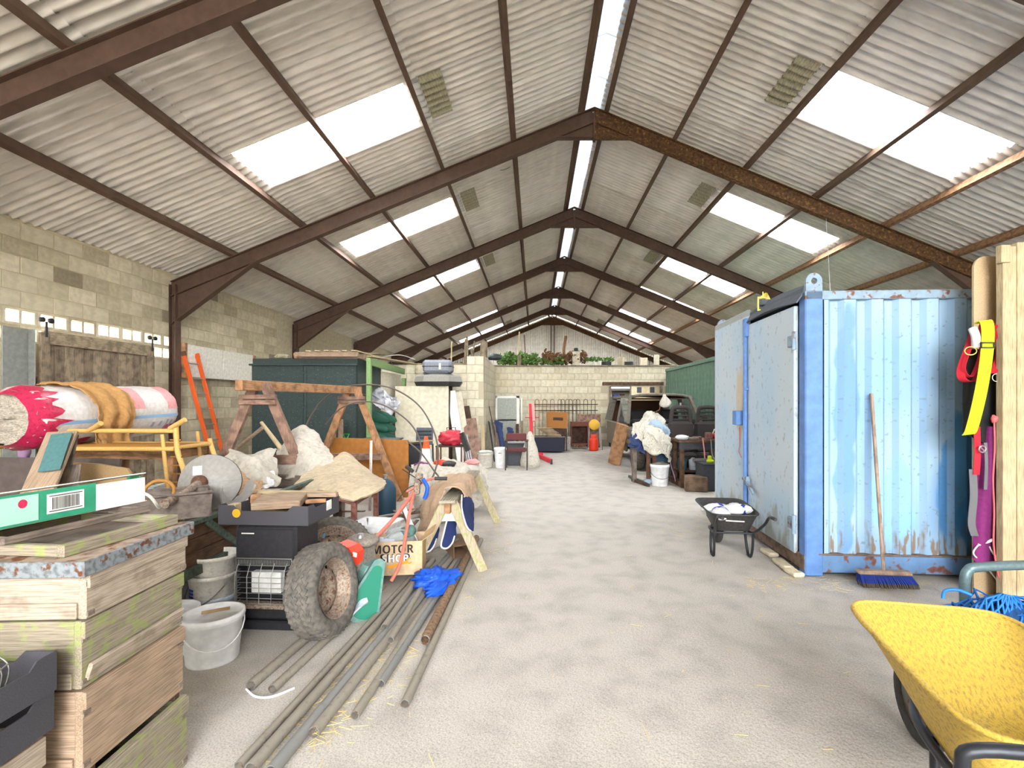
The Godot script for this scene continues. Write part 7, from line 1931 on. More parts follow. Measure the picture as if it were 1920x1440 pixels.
func back_wall_things() -> void:
	var d := 16.4
	# old door of white frame and grey panes
	var t := thing("glazed_door", "white framed half glazed door leaning against the cross wall", "door leaf", V(-0.95, 0, -d))
	var x0 := X(929, d) + 0.95
	var x1 := X(974, d) + 0.95
	var h := Y(742, d)
	part(t, "frame", K.new().box(V((x0 + x1) / 2, h - 0.04, 0), V(x1 - x0, 0.08, 0.05), 0.004).box(V(x1 - 0.05, h / 2, 0), V(0.10, h, 0.05), 0.004).box(V(x0 + 0.03, h / 2, 0), V(0.06, h, 0.05), 0.004).box(V((x0 + x1) / 2, 0.06, 0), V(x1 - x0, 0.12, 0.05), 0.004), M["pvc_white"])
	part(t, "upper_pane", K.new().box(V((x0 + x1) / 2 - 0.04, h - 0.45, -0.005), V(x1 - x0 - 0.1, 0.75, 0.02)), M["door_pane"])
	part(t, "lower_panel", K.new().box(V((x0 + x1) / 2 - 0.04, 0.5, -0.005), V(x1 - x0 - 0.1, 0.85, 0.02)), M["door_pane"])
	single("white_upright", "narrow white frame upright leaning beside the glazed door", "frame", K.new().box(V(0, 0.82, 0), V(0.05, 1.64, 0.05), 0.004), M["pvc_white"], V(X(978, d), 0, -d + 0.05))
	single("brown_offcut", "short brown timber offcut leaning by the glazed door", "timber", K.new().box(V(0, 0.4, 0), V(0.1, 0.8, 0.04), 0.004), M["wood_brown_y"], V(X(970, 15.9), 0, -15.9))
	single("pale_offcut", "short pale timber offcut leaning by the brown one", "timber", K.new().box(V(0, 0.45, 0), V(0.07, 0.9, 0.04), 0.004), M["hive_tan_1"], V(X(979, 15.9), 0, -15.9))
	# folded blue camping chairs
	for i in 2: single("blue_camp_chair", ["folded blue camping chair leaning beside the pier", "second folded blue camping chair behind the burgundy chair"][i], "camping chair", cloth([[[926 + 26 * i, 790 + i * 14, 14.6], [932 + 24 * i, 791 + i * 12, 14.6], [941 + 20 * i, 795 + i * 10, 14.6]], [[930 + 22 * i, 815, 14.3], [936 + 22 * i, 815, 14.2], [942 + 20 * i, 815, 14.3]], [[934 + 20 * i, 838, 14.0], [940 + 20 * i, 838, 13.9], [946 + 18 * i, 838, 14.0]], [[936 + 20 * i, 853, 14.0], [940 + 20 * i, 853, 13.9], [946 + 18 * i, 853, 14.0]]], 0.02, i + 2, 0.04), M["denim"])
	# white bins
	var b1 := tub("paint_tub", "squat white builders tub with a board standing in it", V(X(910, 11.4), 0, -11.4), 0.16, 0.185, 0.33, M["plastic_dirty"], 1.0)
	single("rag_in_tub", "cream rag hanging over the squat white tub", "rag", K.new().lump(V(0, 0.0, 0), V(0.17, 0.035, 0.15), Basis(), 0.6, 6, 18, 8, 2.0), M["white_cloth"], b1.position + V(0, 0.35, 0))
	var b2 := tub("white_bin", "tall white plastic bin with lid beside the burgundy chair", V(X(938, 11.3), 0, -11.3), 0.11, 0.14, 0.45, M["plastic_white"], 1.0, "", true)
	part(b2, "grip", K.new().box(V(0, 0.34, 0.142), V(0.07, 0.02, 0.01), 0.003), M["plastic_grey"])
	# burgundy chair
	var c := thing("burgundy_chair", "burgundy upholstered stacking armchair on a thin brown frame", "chair", V(X(968, 10.85), 0, -10.85))
	part(c, "seat", K.new().box(V(0, 0.43, -0.22), V(0.44, 0.07, 0.42), 0.025), M["burgundy"])
	part(c, "backrest", K.new().box(V(0, 0.73, -0.02), V(0.44, 0.16, 0.05), 0.02), M["burgundy"])
	for q in [[-0.235, 0.0], [0.235, 0.0], [-0.235, -0.42], [0.235, -0.42]]: part(c, "leg", K.new().box(V(q[0], 0.31, q[1]), V(0.025, 0.62, 0.025), 0.003), M["iron_black"])
	for s in [-1.0, 1.0]: part(c, "armrest", K.new().box(V(s * 0.235, 0.635, -0.2), V(0.05, 0.03, 0.44), 0.008), M["wood_dark_2"])
	for s in [-1.0, 1.0]: part(c, "back_post", K.new().box(V(s * 0.20, 0.6, -0.02), V(0.02, 0.3, 0.02)), M["iron_black"])
	var gb := thing("grey_box", "grey storage box behind the burgundy chair", "box", V(X(968, 11.8), 0, -11.8))
	part(gb, "body", K.new().box(V(0, 0.26, 0), V(0.42, 0.52, 0.3), 0.015), M["crate_grey"])
	part(gb, "lid", K.new().box(V(0, 0.535, 0), V(0.45, 0.03, 0.33), 0.01), M["plastic_grey"])
	single("white_sack_tall", "tall slumped white sack beside the burgundy chair", "sack", K.new().lathe([Vector2(0.0, 0.0), Vector2(0.22, 0.0), Vector2(0.23, 0.12), Vector2(0.17, 0.42), Vector2(0.08, 0.68), Vector2(0.04, 0.8), Vector2(0, 0.82)], Transform3D(), 20), M["sack_white"], V(X(994, 11.5), 0, -11.5))
	# red sack truck and its ramp
	var r := thing("red_engine_crane", "red folding engine crane with its leg stretched over the floor", "engine crane", V(X(996, 13.0), 0, -13.0))
	wpart(r, "mast", K.new().bar(V(X(997, 13.0), 0.1, -13.0), W(995, 757, 13.0), 0.09, 0.10, V(0, 0, 1)), M["truck_red"])
	wpart(r, "boom", K.new().bar(W(999, 757, 12.9), W(1001, 790, 12.7), 0.07, 0.08, V(0, 0, 1)), M["truck_pink"])
	wpart(r, "leg", K.new().bar(G(1004, 852, 0.08), G(1033, 864, 0.06), 0.08, 0.09), M["truck_red"])
	wpart(r, "foot_box", K.new().box(G(1010, 852, 0.06), V(0.25, 0.1, 0.2), 0.01), M["truck_red"])
	wpart(r, "caster", K.new().lathe([Vector2(0, -0.025), Vector2(0.06, -0.025), Vector2(0.06, 0.025), Vector2(0, 0.025)], Transform3D(turned(0, 0, 90), G(1034, 866, 0.06)), 12), M["rubber"])
	wpart(r, "handle", K.new().tube([W(985, 783, 13.0), W(1011, 783, 12.8)], 0.012, 6), M["truck_red"])
	# black cart of kindling with a carton behind
	var kc := thing("navy_crate", "dark navy crate heaped with split lath by the cross wall", "crate", V(X(1030, 14.9), 0, -14.9))
	var kw := X(1058, 14.9) - X(1004, 14.9)
	part(kc, "front", K.new().box(V(0, 0.26, 0.3), V(kw, 0.42, 0.03), 0.005), M["navy_box"])
	part(kc, "back", K.new().box(V(0, 0.26, -0.3), V(kw, 0.42, 0.03), 0.005), M["navy_box"])
	for s in [-1.0, 1.0]: part(kc, "end", K.new().box(V(s * kw / 2, 0.26, 0), V(0.03, 0.42, 0.6), 0.005), M["navy_box"])
	part(kc, "base", K.new().box(V(0, 0.06, 0), V(kw, 0.04, 0.6)), M["navy_box"])
	part(kc, "rim", K.new().box(V(0, 0.475, 0.3), V(kw + 0.03, 0.02, 0.05), 0.003), M["hive_tan_0"])
	var rr := RandomNumberGenerator.new()
	rr.seed = 40
	for i in 16: single("kindling_lath", "pale split lath heaped in the navy crate", "lath", K.new().bar(V(-0.36 + i * 0.025, 0.0, 0), V(0.10 + i * 0.022, -0.02 + 0.012 * (i % 3), 0.05), 0.02, 0.035, V(0, 0, 1)), M["hive_tan_0"] if i % 3 else M["wood_pale_x"], V(X(1028, 14.9) - 0.02, 0.50 + (15 - i) * 0.016, -14.75 - rr.randf() * 0.25), rr.randf_range(-0.5, 0.5), "lath in the navy crate")
	var bx0 := thing("large_carton", "large brown carton with dark print balanced behind the navy crate", "carton", V(X(1043, 15.4), 0.46, -15.4), deg_to_rad(-4))
	part(bx0, "body", K.new().box(V(0.03, 0.48, 0), V(0.64, 0.50, 0.36), 0.006, turned(0, 0, -2)), M["carton_brown"])
	part(bx0, "print", K.new().box(V(0.06, 0.52, 0.186), V(0.30, 0.09, 0.004), 0, turned(0, 0, -2)), M["wood_dark_0"], "dark printed lettering")
	part(bx0, "support_box", K.new().box(V(0.08, 0.11, 0.0), V(0.5, 0.23, 0.34), 0.005), M["wood_dark_0"])
	bx0.position.y = 0.0
	part(bx0, "lower_box", K.new().box(V(0.08, 0.0, 0.0), V(0.5, 0.02, 0.34)), M["wood_dark_0"])
	for ch in bx0.get_children(): ch.position.y += 0.46
	part(bx0, "stand", K.new().box(V(0.08, 0.225, 0), V(0.52, 0.45, 0.36), 0.005), M["wood_dark_0"])
	var mt := thing("metal_bracket", "small grey splayed metal stand on the floor before the navy crate", "stand", G(1029, 842))
	for a in 3: part(mt, "foot", K.new().tube([V(0, 0.08, 0), V(cos(a * 2.1) * 0.16, 0.01, sin(a * 2.1) * 0.12)], 0.012, 6), M["steel_grey"])
	part(mt, "stem", K.new().tube([V(0, 0.05, 0), V(0, 0.16, 0)], 0.02, 8), M["steel_grey"])
	single("grey_sheet_box", "small grey metal box beside the red brown cabinet", "box", K.new().box(V(0, 0.22, 0), V(0.17, 0.42, 0.2), 0.006, turned(0, 0, -3)), M["steel_grey"], V(X(1064, 15.3), 0.012, -15.3))
	# red brown cabinet on castors
	var cb := thing("open_cabinet", "red brown open fronted wooden cabinet on castors by the cross wall", "cabinet", V(X(1087, 15.8), 0, -15.8))
	var cw := X(1103, 15.8) - X(1071, 15.8)
	var hh := Y(792, 15.8)
	for s in [-1.0, 1.0]: part(cb, "side", K.new().box(V(s * (cw / 2 - 0.015), hh / 2 + 0.03, -0.2), V(0.03, hh - 0.1, 0.4), 0.003), M["cab_red_1"])
	part(cb, "top", K.new().box(V(0, hh, -0.2), V(cw + 0.03, 0.03, 0.44), 0.004), M["cab_red_0"])
	part(cb, "apron", K.new().box(V(0, hh - 0.07, 0.0), V(cw, 0.11, 0.02), 0.003), M["cab_red_0"])
	part(cb, "base", K.new().box(V(0, 0.16, -0.2), V(cw, 0.06, 0.4), 0.003), M["cab_red_0"])
	part(cb, "back", K.new().box(V(0, hh / 2 + 0.03, -0.38), V(cw, hh - 0.2, 0.015)), M["wood_dark_1"])
	for s in [-1.0, 1.0]: part(cb, "castor", K.new().lathe([Vector2(0, -0.02), Vector2(0.05, -0.02), Vector2(0.05, 0.02), Vector2(0, 0.02)], Transform3D(turned(0, 0, 90), V(s * (cw / 2 - 0.06), 0.06, -0.05)), 12), M["steel_grey"])
	single("tan_board_low", "reddish board leaning on the cross wall behind the cabinet", "board", K.new().box(V(0, 0.55, 0), V(0.75, 1.1, 0.02), 0.003), M["wood_red_1"], V(X(1105, 16.4), 0, -16.4))
	# folding stool and red gas bottle
	var fs := thing("folding_stool", "folded chrome stool with a round yellow seat by the cross wall", "stool", V(X(1114, 15.6), 0, -15.6))
	part(fs, "seat", K.new().lathe([Vector2(0, -0.015), Vector2(0.16, -0.015), Vector2(0.17, 0), Vector2(0.16, 0.02), Vector2(0, 0.02)], Transform3D(turned(82, 0, 0), V(0, 0.79, 0.02)), 24), M["stool_yellow"])
	for q in [[-0.15, -0.19], [0.15, 0.19], [0.17, 0.24]]: part(fs, "leg", K.new().tube([V(q[0], 0.86, -0.02), V(q[1], 0.0, 0.1)], 0.014, 7), M["steel_bright"])
	var g := thing("red_gas_cylinder", "bright red gas cylinder standing below the yellow stool seat", "gas cylinder", V(X(1113, 15.3), 0, -15.3))
	part(g, "body", K.new().lathe([Vector2(0, 0), Vector2(0.13, 0.0), Vector2(0.145, 0.03), Vector2(0.145, 0.32), Vector2(0.11, 0.39), Vector2(0, 0.40)], Transform3D(), 22), M["gas_red"])
	part(g, "collar", K.new().lathe([Vector2(0.09, 0.39), Vector2(0.09, 0.50), Vector2(0.083, 0.50), Vector2(0.083, 0.39)], Transform3D(), 18), M["gas_red"])
	part(g, "valve", K.new().lathe([Vector2(0.03, 0.39), Vector2(0.03, 0.47), Vector2(0, 0.48)], Transform3D(), 10), M["steel_grey"])
	# hoop topped railing panels
	var z := -16.62
	for p in 2:
		var f := thing("hoop_railing", ["rusty hoop topped iron railing panel leaning on the cross wall", "darker hoop topped iron railing panel overlapping the other one"][p], "railing", V(X(1000 + p * 48, 16.6), 0, z + 0.06 * p))
		var n: int = [6, 5][p]
		var m: Material = M["rust_iron"] if p == 0 else M["iron_black"]
		for i in n:
			var x := 0.06 + i * 0.255
			var hp := [V(x, 0.02, 0), V(x, 1.52, 0)]
			hp.append_array(arc(V(x + 0.065, 1.52, 0), V(-0.065, 0, 0), V(0, 0.075, 0), 0, 180, 8))
			hp.append(V(x + 0.13, 0.02, 0))
			part(f, "hoop", K.new().tube(hp, 0.009, 6), m)
		for y in [0.12, 1.22, 1.42]: part(f, "rail", K.new().box(V(n * 0.1275, y, 0), V(n * 0.255 + 0.04, 0.03, 0.012)), m)
	# coat and plank by the doorway
	var hg := thing("white_overall", "white overall hanging beside the workshop doorway", "overall", W(1147, 790, 16.4))
	wpart(hg, "garment", cloth([[[1145, 768, 16.35], [1148, 766, 16.3], [1151, 768, 16.35]], [[1142, 780, 16.3], [1147, 780, 16.2], [1153, 780, 16.3]], [[1138, 799, 16.3], [1146, 798, 16.2], [1154, 798, 16.3]], [[1143, 814, 16.3], [1148, 815, 16.2], [1152, 814, 16.3]]], 0.03, 3, 0.03), M["white_cloth"])
	wpart(hg, "dark_lining", K.new().bar(W(1149, 772, 16.15), W(1147, 795, 16.15), 0.01, 0.05, V(1, 0, 0)), M["slate_dark"])
	single("dark_trousers", "dark trousers hanging below the white overall", "trousers", cloth([[[1144, 798, 16.42], [1148, 798, 16.40], [1151, 798, 16.42]], [[1143, 818, 16.38], [1147, 818, 16.36], [1150, 818, 16.38]], [[1142, 836, 16.42], [1146, 837, 16.40], [1149, 836, 16.42]]], 0.02, 4, 0.03), M["slate_dark"])
	var pk := single("leaning_plank", "broad brown plank leaning on the old vehicle", "plank", K.new().bar(G(1151, 872, 0.0) + V(0, 0.02, 0), W(1168, 796, 11.3), 0.30, 0.05, V(-0.5, 0, 1)), M["wood_orange_1"])

func workshop() -> void:
	# what shows through the doorway: shelving, a wooden cupboard, tube lights
	var s := thing("storage_shelves", "white shelving filled with boxes inside the workshop", "shelving", V(X(1158, 21.5), 0, -21.6))
	for i in 5: part(s, "shelf", K.new().box(V(0.1, 0.35 + i * 0.42, 0), V(1.9, 0.03, 0.5)), M["pvc_white"])
	for x in [-0.84, 1.04]: part(s, "upright", K.new().box(V(x, 1.1, 0), V(0.04, 2.2, 0.5)), M["pvc_white"])
	var rr := RandomNumberGenerator.new()
	rr.seed = 14
	for i in 4:
		for j in 6:
			var w := rr.randf_range(0.16, 0.26)
			var hh := rr.randf_range(0.14, 0.28)
			var ci := rr.randi() % 6
			single("shelf_box", ["navy", "dark brown", "tan", "slate grey", "white", "red"][ci] + " box on the " + ["lowest", "second", "third", "topmost"][i] + " of the workshop shelves", "box", K.new().box(V(0, hh / 2, 0), V(w, hh, 0.3), 0.005), [M["bag_blue"], M["wood_dark_0"], M["card_tan"], M["slate_dark"], M["plastic_white"], M["truck_red"]][ci], s.position + V(-0.65 + j * 0.29, 0.366 + i * 0.42, 0), 0.0, "boxes on the workshop shelves")
	var c := thing("wooden_cupboard", "pale wooden wall cupboard with two small dark panes inside the workshop", "cupboard", V(X(1212, 19.0), 1.55, -19.3))
	part(c, "body", K.new().box(V(0, 0.35, 0), V(1.1, 0.75, 0.35), 0.005), M["wood_pale_y"])
	for s2 in [-1.0, 1.0]: part(c, "pane", K.new().box(V(s2 * 0.25, 0.42, 0.178), V(0.18, 0.22, 0.004)), M["slate_dark"])
	part(c, "leg", K.new().box(V(-0.4, -0.77, 0), V(0.06, 1.56, 0.06)), M["wood_brown_y"])
	part(c, "leg", K.new().box(V(0.4, -0.77, 0), V(0.06, 1.56, 0.06)), M["wood_brown_y"])
	for i in 3:
		var l := thing("tube_light", ["fluorescent tube light under the workshop ceiling near the door", "second fluorescent tube light behind the first", "third fluorescent tube light lower over the shelves"][i], "light", V([3.05, 4.0, 3.6][i], [2.28, 2.28, 2.10][i], [-18.6, -18.6, -20.6][i]))
		part(l, "housing", K.new().box(V(0, 0.05, 0), V(1.25, 0.05, 0.12), 0.006), M["pvc_white"])
		part(l, "tube_lamp", K.new().tube([V(-0.6, 0, 0), V(0.6, 0, 0)], 0.035, 10), M["tube_light"])
		for sx in [-0.55, 0.55]: part(l, "hanger", K.new().tube([V(sx, 0.07, 0), V(sx, 2.62 - l.position.y, 0)], 0.004, 5), M["wire"])
		var al := AreaLight3D.new()
		al.name = "tube_glow"
		al.area_size = Vector2(1.2, 0.08)
		al.light_energy = 0.8
		al.area_range = 14.0
		al.shadow_enabled = true
		al.light_color = Color(0.95, 0.97, 1.0)
		l.add_child(al)
		al.position = V(0, -0.04, 0)
		al.rotation.x = -PI / 2

func wall_top() -> void:
	# ivy and dead creeper on top of the cross wall
	var clump := func(called: String, label: String, x0: float, x1: float, ya: float, yb: float, n: int, m: Material, sd: int) -> void:
		var r := RandomNumberGenerator.new()
		r.seed = sd
		var k := K.new()
		var nz := lumpy(sd, 1.3)
		k.st.set_smooth_group(-1)
		for i in n:
			var x := r.randf_range(x0, x1)
			var top := lerpf(yb * 0.45, yb, 0.5 + 0.7 * nz.get_noise_1d(x * 3.0))
			var p := V(x, 2.79 + ya + r.randf() * maxf(top, 0.05), -16.72 - r.randf_range(0.0, 0.6))
			var b := Basis.from_euler(V(r.randf() * 6, r.randf() * 6, r.randf() * 6))
			var s := r.randf_range(0.035, 0.075)
			var a := [V(0, -1, 0), V(0.75, -0.2, 0.15), V(0, 1.1, 0), V(-0.75, -0.2, 0.15)]
			for j in 4: a[j] = p + b * (a[j] * s)
			k.quad(a[0], a[1], a[2], a[3])
		var o := single(called, label, "plant", k, m)
		o.set_meta("kind", "stuff")
	clump.call("ivy_foliage", "green ivy spreading along the top of the cross wall", -1.3, 0.1, 0.0, 0.50, 900, M["leaf_green"], 3)
	clump.call("ivy_foliage", "green ivy mixed under the dead creeper on cross wall", 0.1, 1.0, 0.0, 0.30, 260, M["leaf_green"], 5)
	clump.call("dead_foliage", "brown dead creeper heaped on the cross wall beside green ivy", 0.25, 1.75, 0.05, 0.48, 900, M["leaf_brown"], 8)
	clump.call("ivy_foliage", "thin strand of green ivy beside the small chimney block", 1.7, 2.7, 0.12, 0.16, 150, M["leaf_green"], 9)
	clump.call("ivy_foliage", "small tuft of ivy beside the poles on the store roof", -2.55, -1.9, -0.1, 0.35, 130, M["leaf_green"], 11)
	# rubble and odd blocks
	var xs := [[1080, 14, 26, "pale_block_0", "small chimney like block with a dark pot on the cross wall"], [1137, 16, 7, "slate_dark", "dark flat tile on the cross wall top"], [1165, 12, 16, "block_1", "rough broken block on the cross wall"], [1178, 15, 7, "slate_dark", "second dark tile between broken blocks"], [1207, 14, 14, "block_2", "pale broken block further along the wall"], [1231, 9, 20, "pale_block_2", "upright pale block near the wall end"], [975, 8, 20, "wood_weathered_y", "timber stub standing in the ivy"]]
	for q in xs:
		var w: float = q[1] * 0.018
		var h: float = q[2] * 0.018
		single("coping_stone", q[4], "block", K.new().box(V(0, h / 2, 0), V(w, h, 0.2), 0.01, turned(0, q[0] * 7.0, 0)), M[q[3]], V(X(q[0], 16.85), 2.745, -16.85))
	single("clay_pot", "dark clay pot on the small chimney like block", "pot", K.new().lathe([Vector2(0, 0), Vector2(0.06, 0), Vector2(0.075, 0.09), Vector2(0.06, 0.12), Vector2(0, 0.12)], Transform3D(), 14), M["slate_dark"], V(X(1080, 16.85), 3.215, -16.85))
	for i in 2: single("bare_pole", ["thin pale pole standing up from the ivy", "second thin pole standing beside the pale one"][i], "pole", K.new().tube([V(X(972 + i * 14, 16.9), 2.72, -16.9), V(X(974 + i * 9, 16.9), Y(622 + i * 6, 16.9), -16.9)], 0.025, 7), M["wood_pale_y"] if i == 0 else M["wood_grey_1"])
	single("dead_stem", "brown dead creeper stem climbing the gable post", "stem", K.new().tube(spline([V(1.12, 2.7, -17.2), V(1.0, 3.2, -17.2), V(1.08, 3.8, -17.3)], 5), 0.05, 7), M["leaf_brown"])
	for i in 5: single("timber_pole", ["tall grey pole at the store room corner", "second grey pole leaning with it", "third slim pole in the corner bunch", "short split rail in the corner bunch", "thick weathered post on the pier"][i], "pole", K.new().tube([V(X([872, 878, 885, 890, 907][i], 13.4), 2.5 if i < 4 else 2.70, -13.4), V(X([874, 876, 890, 884, 908][i], 13.4), Y([636, 632, 640, 655, 640][i], 13.4), -13.35)], [0.035, 0.03, 0.025, 0.04, 0.1][i], 8), M["wood_weathered_y"])
	single("pale_rod", "pale slim rod standing behind the suitcase", "rod", K.new().tube([V(X(846, 13.2), 2.5, -13.2), V(X(847, 13.2), Y(640, 13.2), -13.2)], 0.02, 6), M["wood_pale_y"])
	single("slate_pile", "dark rounded tarpaulin lump on the pier top", "tarpaulin", K.new().lump(V(0, 0.06, 0), V(0.2, 0.12, 0.2), Basis(), 0.3, 2, 14, 8, 1.5, -0.5), M["slate_dark"], V(X(928, 14.2), 2.70, -14.2))
	# wires hanging from the roof
	single("roof_wire", "thin wire loop hanging from the roof sheets", "wire", K.new().tube(spline([W(915, 307, 10.4), W(925, 316, 10.4), W(942, 319, 10.4), W(957, 313, 10.4)], 5), 0.006, 5), M["black_plastic"])
	single("roof_wire", "long thin wire hanging from the rafter to the blue container", "wire", K.new().tube([V(X(1549, 9.2), roof_y(X(1549, 9.2)) - 0.40, -9.2), V(X(1548, 8.2), 2.5, -8.0)], 0.005, 5), M["wire"])

func right_mid() -> void:
	# an old estate vehicle without its windscreen, nose to the viewer
	var d := 11.5
	var t := thing("old_vehicle", "derelict grey brown four wheel drive vehicle without a windscreen", "vehicle", V(3.0, 0, -d))
	var sd := func(pts: Array, th: float, x: float) -> K: return K.new().prism(pts, th, Transform3D(turned(0, 90, 0), V(x, 0, 0)))
	# roof: slightly domed sheet
	part(t, "roof", K.new().sheet(func(u: float, v: float) -> Vector3: return V(lerpf(-0.70, 0.70, u), 1.66 + 0.045 * sin(u * PI) - 0.03 * v * v, lerpf(-0.45, -3.0, v)), 12, 8, 0.03), M["car_paint"])
	part(t, "windscreen_header", K.new().tube(spline([V(-0.72, 1.60, -0.42), V(-0.4, 1.665, -0.40), V(0.4, 1.665, -0.40), V(0.72, 1.60, -0.42)], 5), 0.035, 8), M["car_paint"])
	for s in [-1.0, 1.0]:
		part(t, "front_pillar", K.new().bar(V(s * 0.84, 0.98, 0.02), V(s * 0.71, 1.62, -0.42), 0.07, 0.06), M["car_paint"])
		part(t, "middle_pillar", K.new().bar(V(s * 0.86, 0.98, -1.15), V(s * 0.72, 1.63, -1.3), 0.06, 0.12), M["car_paint"])
		part(t, "rear_pillar", K.new().bar(V(s * 0.86, 0.98, -2.9), V(s * 0.72, 1.63, -2.85), 0.06, 0.2), M["car_paint"])
		part(t, "cant_rail", K.new().bar(V(s * 0.72, 1.63, -0.42), V(s * 0.72, 1.62, -3.0), 0.06, 0.07), M["car_paint"])
		part(t, "body_side", K.new().box(V(s * 0.87, 0.66, -1.5), V(0.06, 0.64, 3.0), 0.03), M["car_paint"])
		part(t, "wing", K.new().box(V(s * 0.80, 0.72, 0.55), V(0.2, 0.42, 1.1), 0.05), M["car_paint"])
		part(t, "side_window", K.new().bar(V(s * 0.80, 1.29, -0.25), V(s * 0.80, 1.29, -1.2), 0.006, 0.6, Vector3.UP), M["glass_clear"])
		part(t, "mirror", K.new().box(V(s * 0.98, 1.08, -0.1), V(0.12, 0.16, 0.06), 0.02), M["black_plastic"])
		for z in [0.55, -2.3]:
			part(t, "wheel", K.new().lathe([Vector2(0, -0.1), Vector2(0.2, -0.1), Vector2(0.34, -0.1), Vector2(0.36, -0.06), Vector2(0.36, 0.06), Vector2(0.34, 0.1), Vector2(0, 0.1)], Transform3D(turned(0, 0, 90), V(s * 0.74, 0.36, z)), 22), M["tyre"])
	part(t, "bonnet", K.new().sheet(func(u: float, v: float) -> Vector3: return V(lerpf(-0.72, 0.72, u), 0.93 + 0.03 * sin(u * PI) - 0.05 * v, lerpf(0.0, 1.05, v)), 10, 5, 0.03), M["car_paint"])
	part(t, "grille", K.new().box(V(0, 0.70, 1.07), V(1.3, 0.26, 0.05), 0.02), M["car_dark"])
	part(t, "bumper", K.new().box(V(0, 0.48, 1.14), V(1.66, 0.14, 0.12), 0.03), M["black_plastic"])
	part(t, "floor_pan", K.new().box(V(0, 0.42, -1.4), V(1.6, 0.06, 3.2)), M["car_dark"])
	part(t, "tailgate", K.new().box(V(0, 1.0, -3.0), V(1.6, 1.1, 0.06), 0.02), M["car_trim"])
	part(t, "dashboard", K.new().box(V(0, 0.98, -0.15), V(1.55, 0.22, 0.3), 0.06), M["car_dark"])
	part(t, "headlining", K.new().box(V(0, 1.58, -1.7), V(1.3, 0.03, 2.4), 0.01), M["car_trim"])
	for s in [-1.0, 1.0]: part(t, "seat", K.new().box(V(s * 0.38, 1.0, -1.0), V(0.46, 0.62, 0.18), 0.06, turned(-10, 0, 0)), M["car_dark"])
	# heap of rags over a bench vice stand, with a lamp
	var st := thing("work_stand", "dark timber and steel work stand buried under the rags", "stand", V(2.15, 0, -9.3))
	for q in [[-0.30, 0.1, "wood_grey_1"], [-0.06, 0.16, "rust_iron"], [0.05, 0.16, "rust_iron"], [0.32, -0.1, "iron_black"], [-0.25, -0.25, "wood_grey_1"]]: part(st, "post", K.new().box(V(q[0], 0.40, q[1]), V(0.07, 0.80, 0.05), 0.004), M[q[2]])
	part(st, "top", K.new().box(V(0, 0.81, 0), V(0.75, 0.05, 0.5), 0.006), M["wood_dark_0"])
	part(st, "side_board", K.new().box(V(0.19, 0.36, 0.08), V(0.24, 0.72, 0.03), 0.004), M["cyl_blue"])
	for i in 5: part(st, "rung", K.new().box(V(-0.005, 0.12 + i * 0.12, 0.16), V(0.11, 0.03, 0.03)), M["rust_iron"])
	var dr := func(called: String, label: String, rows: Array, m: Material, wr: float, sd2: int) -> void:
		single(called, label, "rag", cloth(rows, wr, sd2, 0.012, 30, 26, 5.0), m, Vector3.ZERO, 0.0, "rags on the work stand")
	dr.call("rag", "grey blue jeans hanging under the rag heap", [[[1183, 810, 9.2], [1195, 812, 9.1], [1210, 815, 9.1]], [[1182, 830, 9.1], [1194, 832, 9.0], [1210, 834, 9.0]], [[1180, 840, 9.1], [1196, 845, 9.0], [1208, 850, 9.0]]], M["denim"], 0.04, 4)
	dr.call("rag", "cream rag at the top and side of the heap", [[[1205, 785, 9.5], [1220, 772, 9.5], [1238, 782, 9.5]], [[1190, 798, 9.25], [1215, 788, 9.1], [1245, 795, 9.25]], [[1182, 814, 9.15], [1200, 812, 9.0], [1225, 815, 9.0]], [[1184, 826, 9.1], [1196, 824, 9.0], [1212, 826, 9.0]]], M["rag_white"], 0.04, 5)
	dr.call("rag", "pale blue shirt laid across the rag heap", [[[1208, 792, 9.35], [1225, 786, 9.3], [1248, 796, 9.3], [1254, 806, 9.35]], [[1206, 800, 9.1], [1225, 793, 9.0], [1245, 805, 9.05], [1255, 818, 9.2]], [[1205, 806, 9.05], [1222, 802, 8.95], [1240, 812, 9.0], [1252, 826, 9.1]]], M["rag_blue"], 0.03, 6)
	dr.call("rag", "large grease stained white rag hanging at the heap front", [[[1205, 806, 9.0], [1222, 796, 8.95], [1240, 808, 8.95], [1254, 822, 9.1]], [[1206, 822, 8.9], [1225, 818, 8.8], [1246, 826, 8.85], [1260, 835, 9.0]], [[1210, 842, 8.9], [1230, 846, 8.8], [1250, 850, 8.85], [1258, 852, 8.95]], [[1220, 850, 8.9], [1238, 853, 8.8], [1250, 858, 8.85], [1256, 864, 8.9]]], M["rag_white"], 0.04, 7)
	var lp := thing("clamp_lamp", "white clamp lamp with a cone shade above the rag heap", "lamp", W(1225, 775, 9.5))
	wpart(lp, "arm", K.new().tube([W(1222, 778, 9.5), W(1237, 768, 9.45), W(1239, 750, 9.4)], 0.014, 7), M["rust_iron"])
	wpart(lp, "shade", K.new().lathe([Vector2(0.03, 0.12), Vector2(0.05, 0.08), Vector2(0.10, -0.02), Vector2(0.115, -0.06), Vector2(0.108, -0.06), Vector2(0.045, 0.07)], Transform3D(turned(35, 20, 28), W(1247, 752, 9.35)), 20), M["plastic_dirty"])
	wpart(lp, "lamp_cap", K.new().lathe([Vector2(0, 0.16), Vector2(0.03, 0.15), Vector2(0.03, 0.11)], Transform3D(turned(35, 20, 28), W(1247, 752, 9.35)), 12), M["plastic_dirty"])
	# white bucket with a green handle
	var wb := tub("white_bucket", "white bucket with a green handle in front of the work stand", V(X(1237, 8.85), 0, -8.85), 0.135, 0.165, 0.385, M["plastic_white"])
	bail(wb, 0.165, 0.27, 0.13, M["green_iron"], 0.0)
